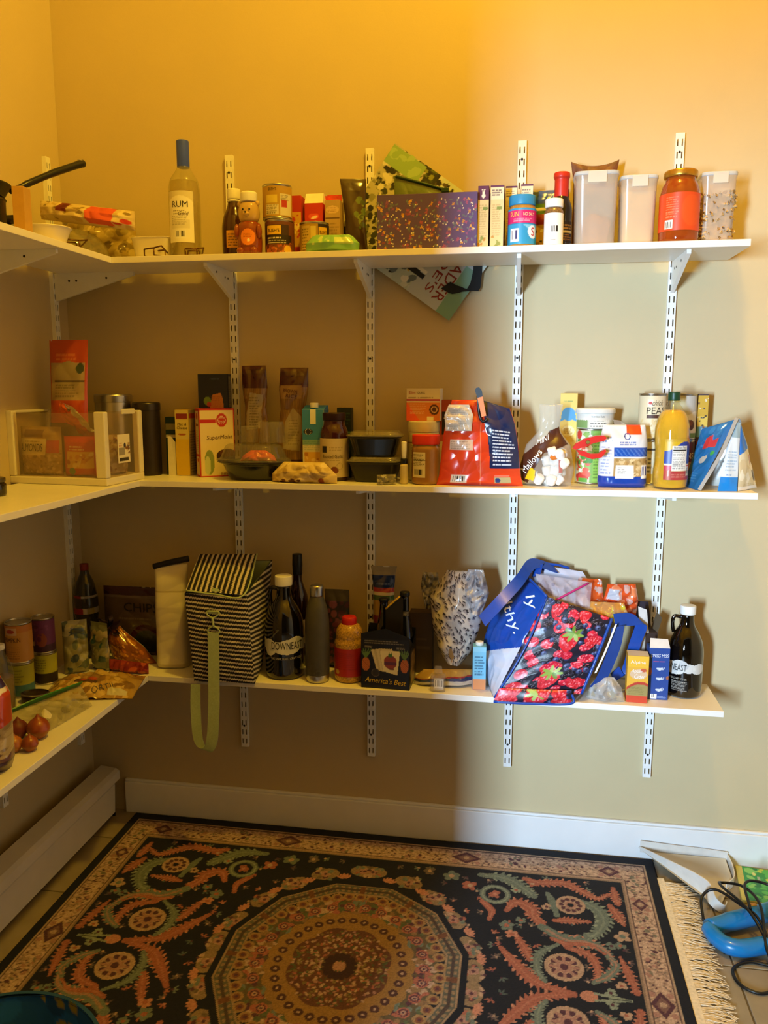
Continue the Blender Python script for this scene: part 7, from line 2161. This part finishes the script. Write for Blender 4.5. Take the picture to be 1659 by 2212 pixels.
# shallots / onions
M_ON = mat('onion_skin', '#8a3f16', 0.35, noise=0.3, nscale=50, coat=0.3, stretch=(1, 1, 0.15))
for k, (x, y, r, lb) in enumerate(((0.276, -0.728, 0.030, 'large brown onion at the front of the left shelf'), (0.298, -0.800, 0.021, 'small shiny onion, nearest the shelf edge'), (0.262, -0.812, 0.022, 'small pale onion, leftmost of the group'), (0.222, -0.735, 0.026, 'reddish papery onion behind the large one'))):
    g = thing('onion', lb, 'onion', (x, y, z), k * 50, 'onions on the left shelf')
    mm = M_ON if k != 3 else mat('red_onion_skin', '#6a2a20', 0.5, noise=0.3, nscale=50, stretch=(1, 1, 0.15))
    if k == 2:
        mm = mat('pale_onion_skin', '#a8622a', 0.35, noise=0.3, nscale=50, coat=0.3, stretch=(1, 1, 0.15))
    lathe('bulb', rnd([(0.001, 0.0), (r * 0.5, r * 0.06), (r * 0.97, r * 0.7), (r, r * 1.0), (r * 0.8, r * 1.55), (r * 0.25, r * 1.92), (r * 0.1, r * 2.2), (0.001, r * 2.25)], r * 0.35), mm, g, n=32, closed=False)
    lathe('root', [(0.001, 0.0), (r * 0.2, 0.0005), (r * 0.22, 0.002), (0.001, 0.003)], mat('onion_root', '#9a8a64', 0.9), g, n=10, closed=False)
# bread loaf in printed wrapper at the left edge
t = thing('bread_loaf', 'wrapped sandwich bread loaf with purple end standing at the left edge', 'bread', (0.258, -0.903, z), 24)
a = Art(12, 27, '#a8926c', 4, 9)
a.rect(-6, 12, 6, 27, '#b8421c').poly([(-6, 17), (6, 20), (6, 23), (-6, 20)], '#e6dcc8').rect(-6, 21, 6, 23, '#3a2450').blobs(-6, 3, 6, 12, ('#b9a47c', '#8f7a58', '#cfc0a0', '#6a4a54'), 30, 0.6, 1.8).rect(-6, 0, 6, 3, '#3c2440')
puff('loaf', t, 0.115, 0.265, 0.11, a, cr=0.006, seed=93, f=60, thk=[(0, 0.6), (0.08, 1), (0.6, 1), (0.85, 0.5), (1, 0.1)], wid=[(0, 0.85), (0.1, 1), (0.7, 1), (1, 0.4)], edge=4)
# jar on the middle shelf's left edge
t = thing('jar', 'dark glass jar with a metal lid at the left edge of the middle shelf', 'jar', (0.128, -0.640, S2 + 0.0003))
lathe('body', rnd([(0.001, 0), (0.035, 0), (0.038, 0.005), (0.038, 0.03), (0.033, 0.036), (0.001, 0.036)], 0.003), mat('dark_jar_glass', '#241c14', 0.1, coat=0.6), t)
lathe('lid', capprof(0.0365, 0.036, 0.012), mat('dull_metal_lid', '#6a6254', 0.4, 0.8), t)

# ================================================================== FLOOR
# white dustpan lying against the baseboard
t = thing('dustpan', 'white plastic dustpan propped against the baseboard by the rug corner', 'dustpan', (0, 0, 0))
M_DP = mat('white_dustpan_plastic', '#dcd8d0', 0.4)
A_ = np.array((1.918, -0.030, 0.052))
Bp = np.array((2.115, -0.262, 0.014))
Cp = np.array((2.190, -0.100, 0.012))
Dp = np.array((2.185, -0.026, 0.036))
inner = mat('dustpan_tray', '#cfc2a6', 0.5)
sheet('tray', Art(20, 15, '#cfc2a6', 3), patch(A_ + (0.012, -0.004, -0.012), Bp, Cp, Dp, 0.20, 0.15, -0.010, 0.0015, 3, (0, 0, 1)), t, PAPER)
ribbon('front_lip', [A_, (1.985, -0.090, 0.046), (2.045, -0.158, 0.045), (2.085, -0.205, 0.042), (2.100, -0.248, 0.028), (2.125, -0.262, 0.016), (2.140, -0.235, 0.014)], [(0.002, -0.002, 0.003), (0.006, -0.010, 0.014), (0.008, -0.014, 0.026), (0.006, -0.010, 0.026), (0.006, -0.004, 0.015), (0.004, 0.0, 0.012), (0.002, 0.002, 0.008)], M_DP, t, 0.003)
ribbon('rear_wall', [A_ + (0.004, 0.004, 0), (2.03, -0.024, 0.046), (2.12, -0.022, 0.042), (2.192, -0.024, 0.038)], (0, 0, 0.020), M_DP, t, 0.003)
ribbon('end_wall', [(2.192, -0.026, 0.036), (2.196, -0.07, 0.028), (2.190, -0.115, 0.018), (2.160, -0.150, 0.012)], (0, 0, 0.014), M_DP, t, 0.003)
# green book
t = thing('picture_book', 'green picture book with pale spine lying by the baseboard', 'book', (2.305, -0.122, 0.0), -8)
box('cover', (0.20, 0.185, 0.012), mat('pale_yellow_board', '#cfc46a', 0.6), t, bev=0.002)
a = Art(18, 18.2, '#2c9a34', 5, 5)
a.blobs(-9, 0, 9, 18, ('#3cb040', '#1f7c2c', '#5ac04c', '#8ad060'), 60, 0.5, 1.8).blobs(-8, 12, 8, 18, ('#c9d84c', '#e0e080'), 10, 0.5, 0.9).rect(-5, 11, -4.2, 13.5, '#a9b89c').blobs(2, 2, 9, 12, ('#7adf5c', '#4cc44a', '#2a8a30'), 60, 0.3, 0.9)
sheet('cover_print', a, lambda u, v, off=0.0: (u + 0.009, v - 0.091, np.full_like(u, 0.0124)), t, GLOSS)
# blue steamer / heat tool with cord
t = thing('power_tool', 'blue plastic power tool with open handle and black cord on the floor', 'power tool', (2.182, -0.335, 0.001), 14)
M_BP = mat('bright_blue_plastic', '#1276b8', 0.3, coat=0.3, noise=0.04)
tube('body', [(-0.128, -0.012, 0.028), (-0.06, 0.008, 0.028), (0.02, 0.026, 0.030), (0.10, 0.044, 0.032), (0.17, 0.060, 0.030)], [0.024, 0.026, 0.026, 0.030, 0.028], M_BP, t, 14)
tube('grip', [(-0.128, -0.010, 0.028), (-0.128, -0.045, 0.027), (-0.112, -0.080, 0.026), (-0.080, -0.096, 0.026), (-0.030, -0.092, 0.026), (0.000, -0.088, 0.026)], [0.022, 0.022, 0.023, 0.023, 0.023, 0.021], M_BP, t, 14)
tube('rear_grip', [(0.12, 0.050, 0.028), (0.135, 0.01, 0.026), (0.15, -0.035, 0.024)], [0.026, 0.022, 0.018], M_BP, t, 14)
box('badge', (0.016, 0.010, 0.003), mat('gold_sticker', '#d89a2c', 0.3), t, (0.028, 0.040, 0.054), 0.001)
tube('foot', [(-0.12, -0.08, 0.006), (-0.06, -0.095, 0.006), (0.0, -0.075, 0.006)], 0.006, M_BLACKP, t)
M_CORD = mat('black_cord', '#0e0e0f', 0.4)
tool = t
t = None
tube('cord', [(2.056, -0.330, 0.018), (2.062, -0.270, 0.050), (2.100, -0.262, 0.075), (2.155, -0.320, 0.072), (2.190, -0.370, 0.068), (2.205, -0.46, 0.030), (2.19, -0.545, 0.006), (2.145, -0.585, 0.005), (2.098, -0.560, 0.005), (2.095, -0.505, 0.005), (2.145, -0.470, 0.006), (2.215, -0.480, 0.010), (2.27, -0.46, 0.03), (2.28, -0.40, 0.062)], 0.0042, M_CORD, t, 8, 8)
tube('cord', [(2.215, -0.470, 0.015), (2.170, -0.360, 0.078), (2.120, -0.250, 0.080), (2.135, -0.200, 0.060), (2.185, -0.235, 0.075), (2.205, -0.330, 0.082), (2.19, -0.45, 0.04), (2.205, -0.52, 0.010)], 0.0042, M_CORD, t, 8, 8)
tube('cord', [(2.175, -0.345, 0.078), (2.185, -0.245, 0.090), (2.235, -0.210, 0.080), (2.30, -0.24, 0.070), (2.32, -0.30, 0.06)], 0.0042, M_CORD, t, 8, 8)
inv = (Matrix.Translation(tool.location) @ Matrix.Rotation(tool.rotation_euler.z, 4, 'Z')).inverted()
for o in list(bpy.data.objects):
    if o.name.startswith('cord') and o.parent is None:
        o.parent = tool
        o.matrix_parent_inverse = inv
# blue and yellow cloth bucket in the near left corner
t = thing('storage_basket', 'blue and yellow patterned fabric basket at the lower left corner', 'basket', (0.555, -1.392, 0.0105))
n = 96
a = Art(2 * math.pi * 21, 26, '#2a78d8', 1.6, 5)
a.blobs(-66, 20, 66, 26, ('#b8a434', '#c9b84c', '#a8943c'), 34, 0.8, 2.4).blobs(-66, 0, 66, 26, ('#2468c0', '#3a84dc'), 90, 1.5, 4).blobs(-66, 8, 66, 20, ('#b8b08a', '#a9963c'), 22, 0.8, 1.8)


def basket(rr_):
    def f(u, v, off=0.0):
        b = u / 0.21
        k_ = rr_ + 0.03 * v / 0.26
        return (k_ * np.sin(b), -k_ * np.cos(b), v + 0.004 * np.sin(b * 5) * v / 0.26)
    return f


sheet('outer_wall', a, basket(0.185), t, CLOTH)
a2 = Art(2 * math.pi * 21, 26, '#2468c0', 1.6, 6)
a2.blobs(-66, 0, 66, 26, ('#2a78d8', '#1f58a8'), 60, 1.5, 4).blobs(-66, 19, 66, 26, ('#b8a434',), 16, 0.8, 2.0)
sheet('inner_wall', a2, basket(0.180), t, CLOTH)
lathe('rim', [(0.2085, 0.257), (0.2165, 0.257), (0.2165, 0.263), (0.2085, 0.263)], mat('blue_binding', '#1f4a7c', 0.9), t, n=64, closed=False)
lathe('base', [(0.001, 0.001), (0.184, 0.001), (0.184, 0.004), (0.001, 0.004)], mat('basket_base', '#12305a', 0.9), t, closed=False)
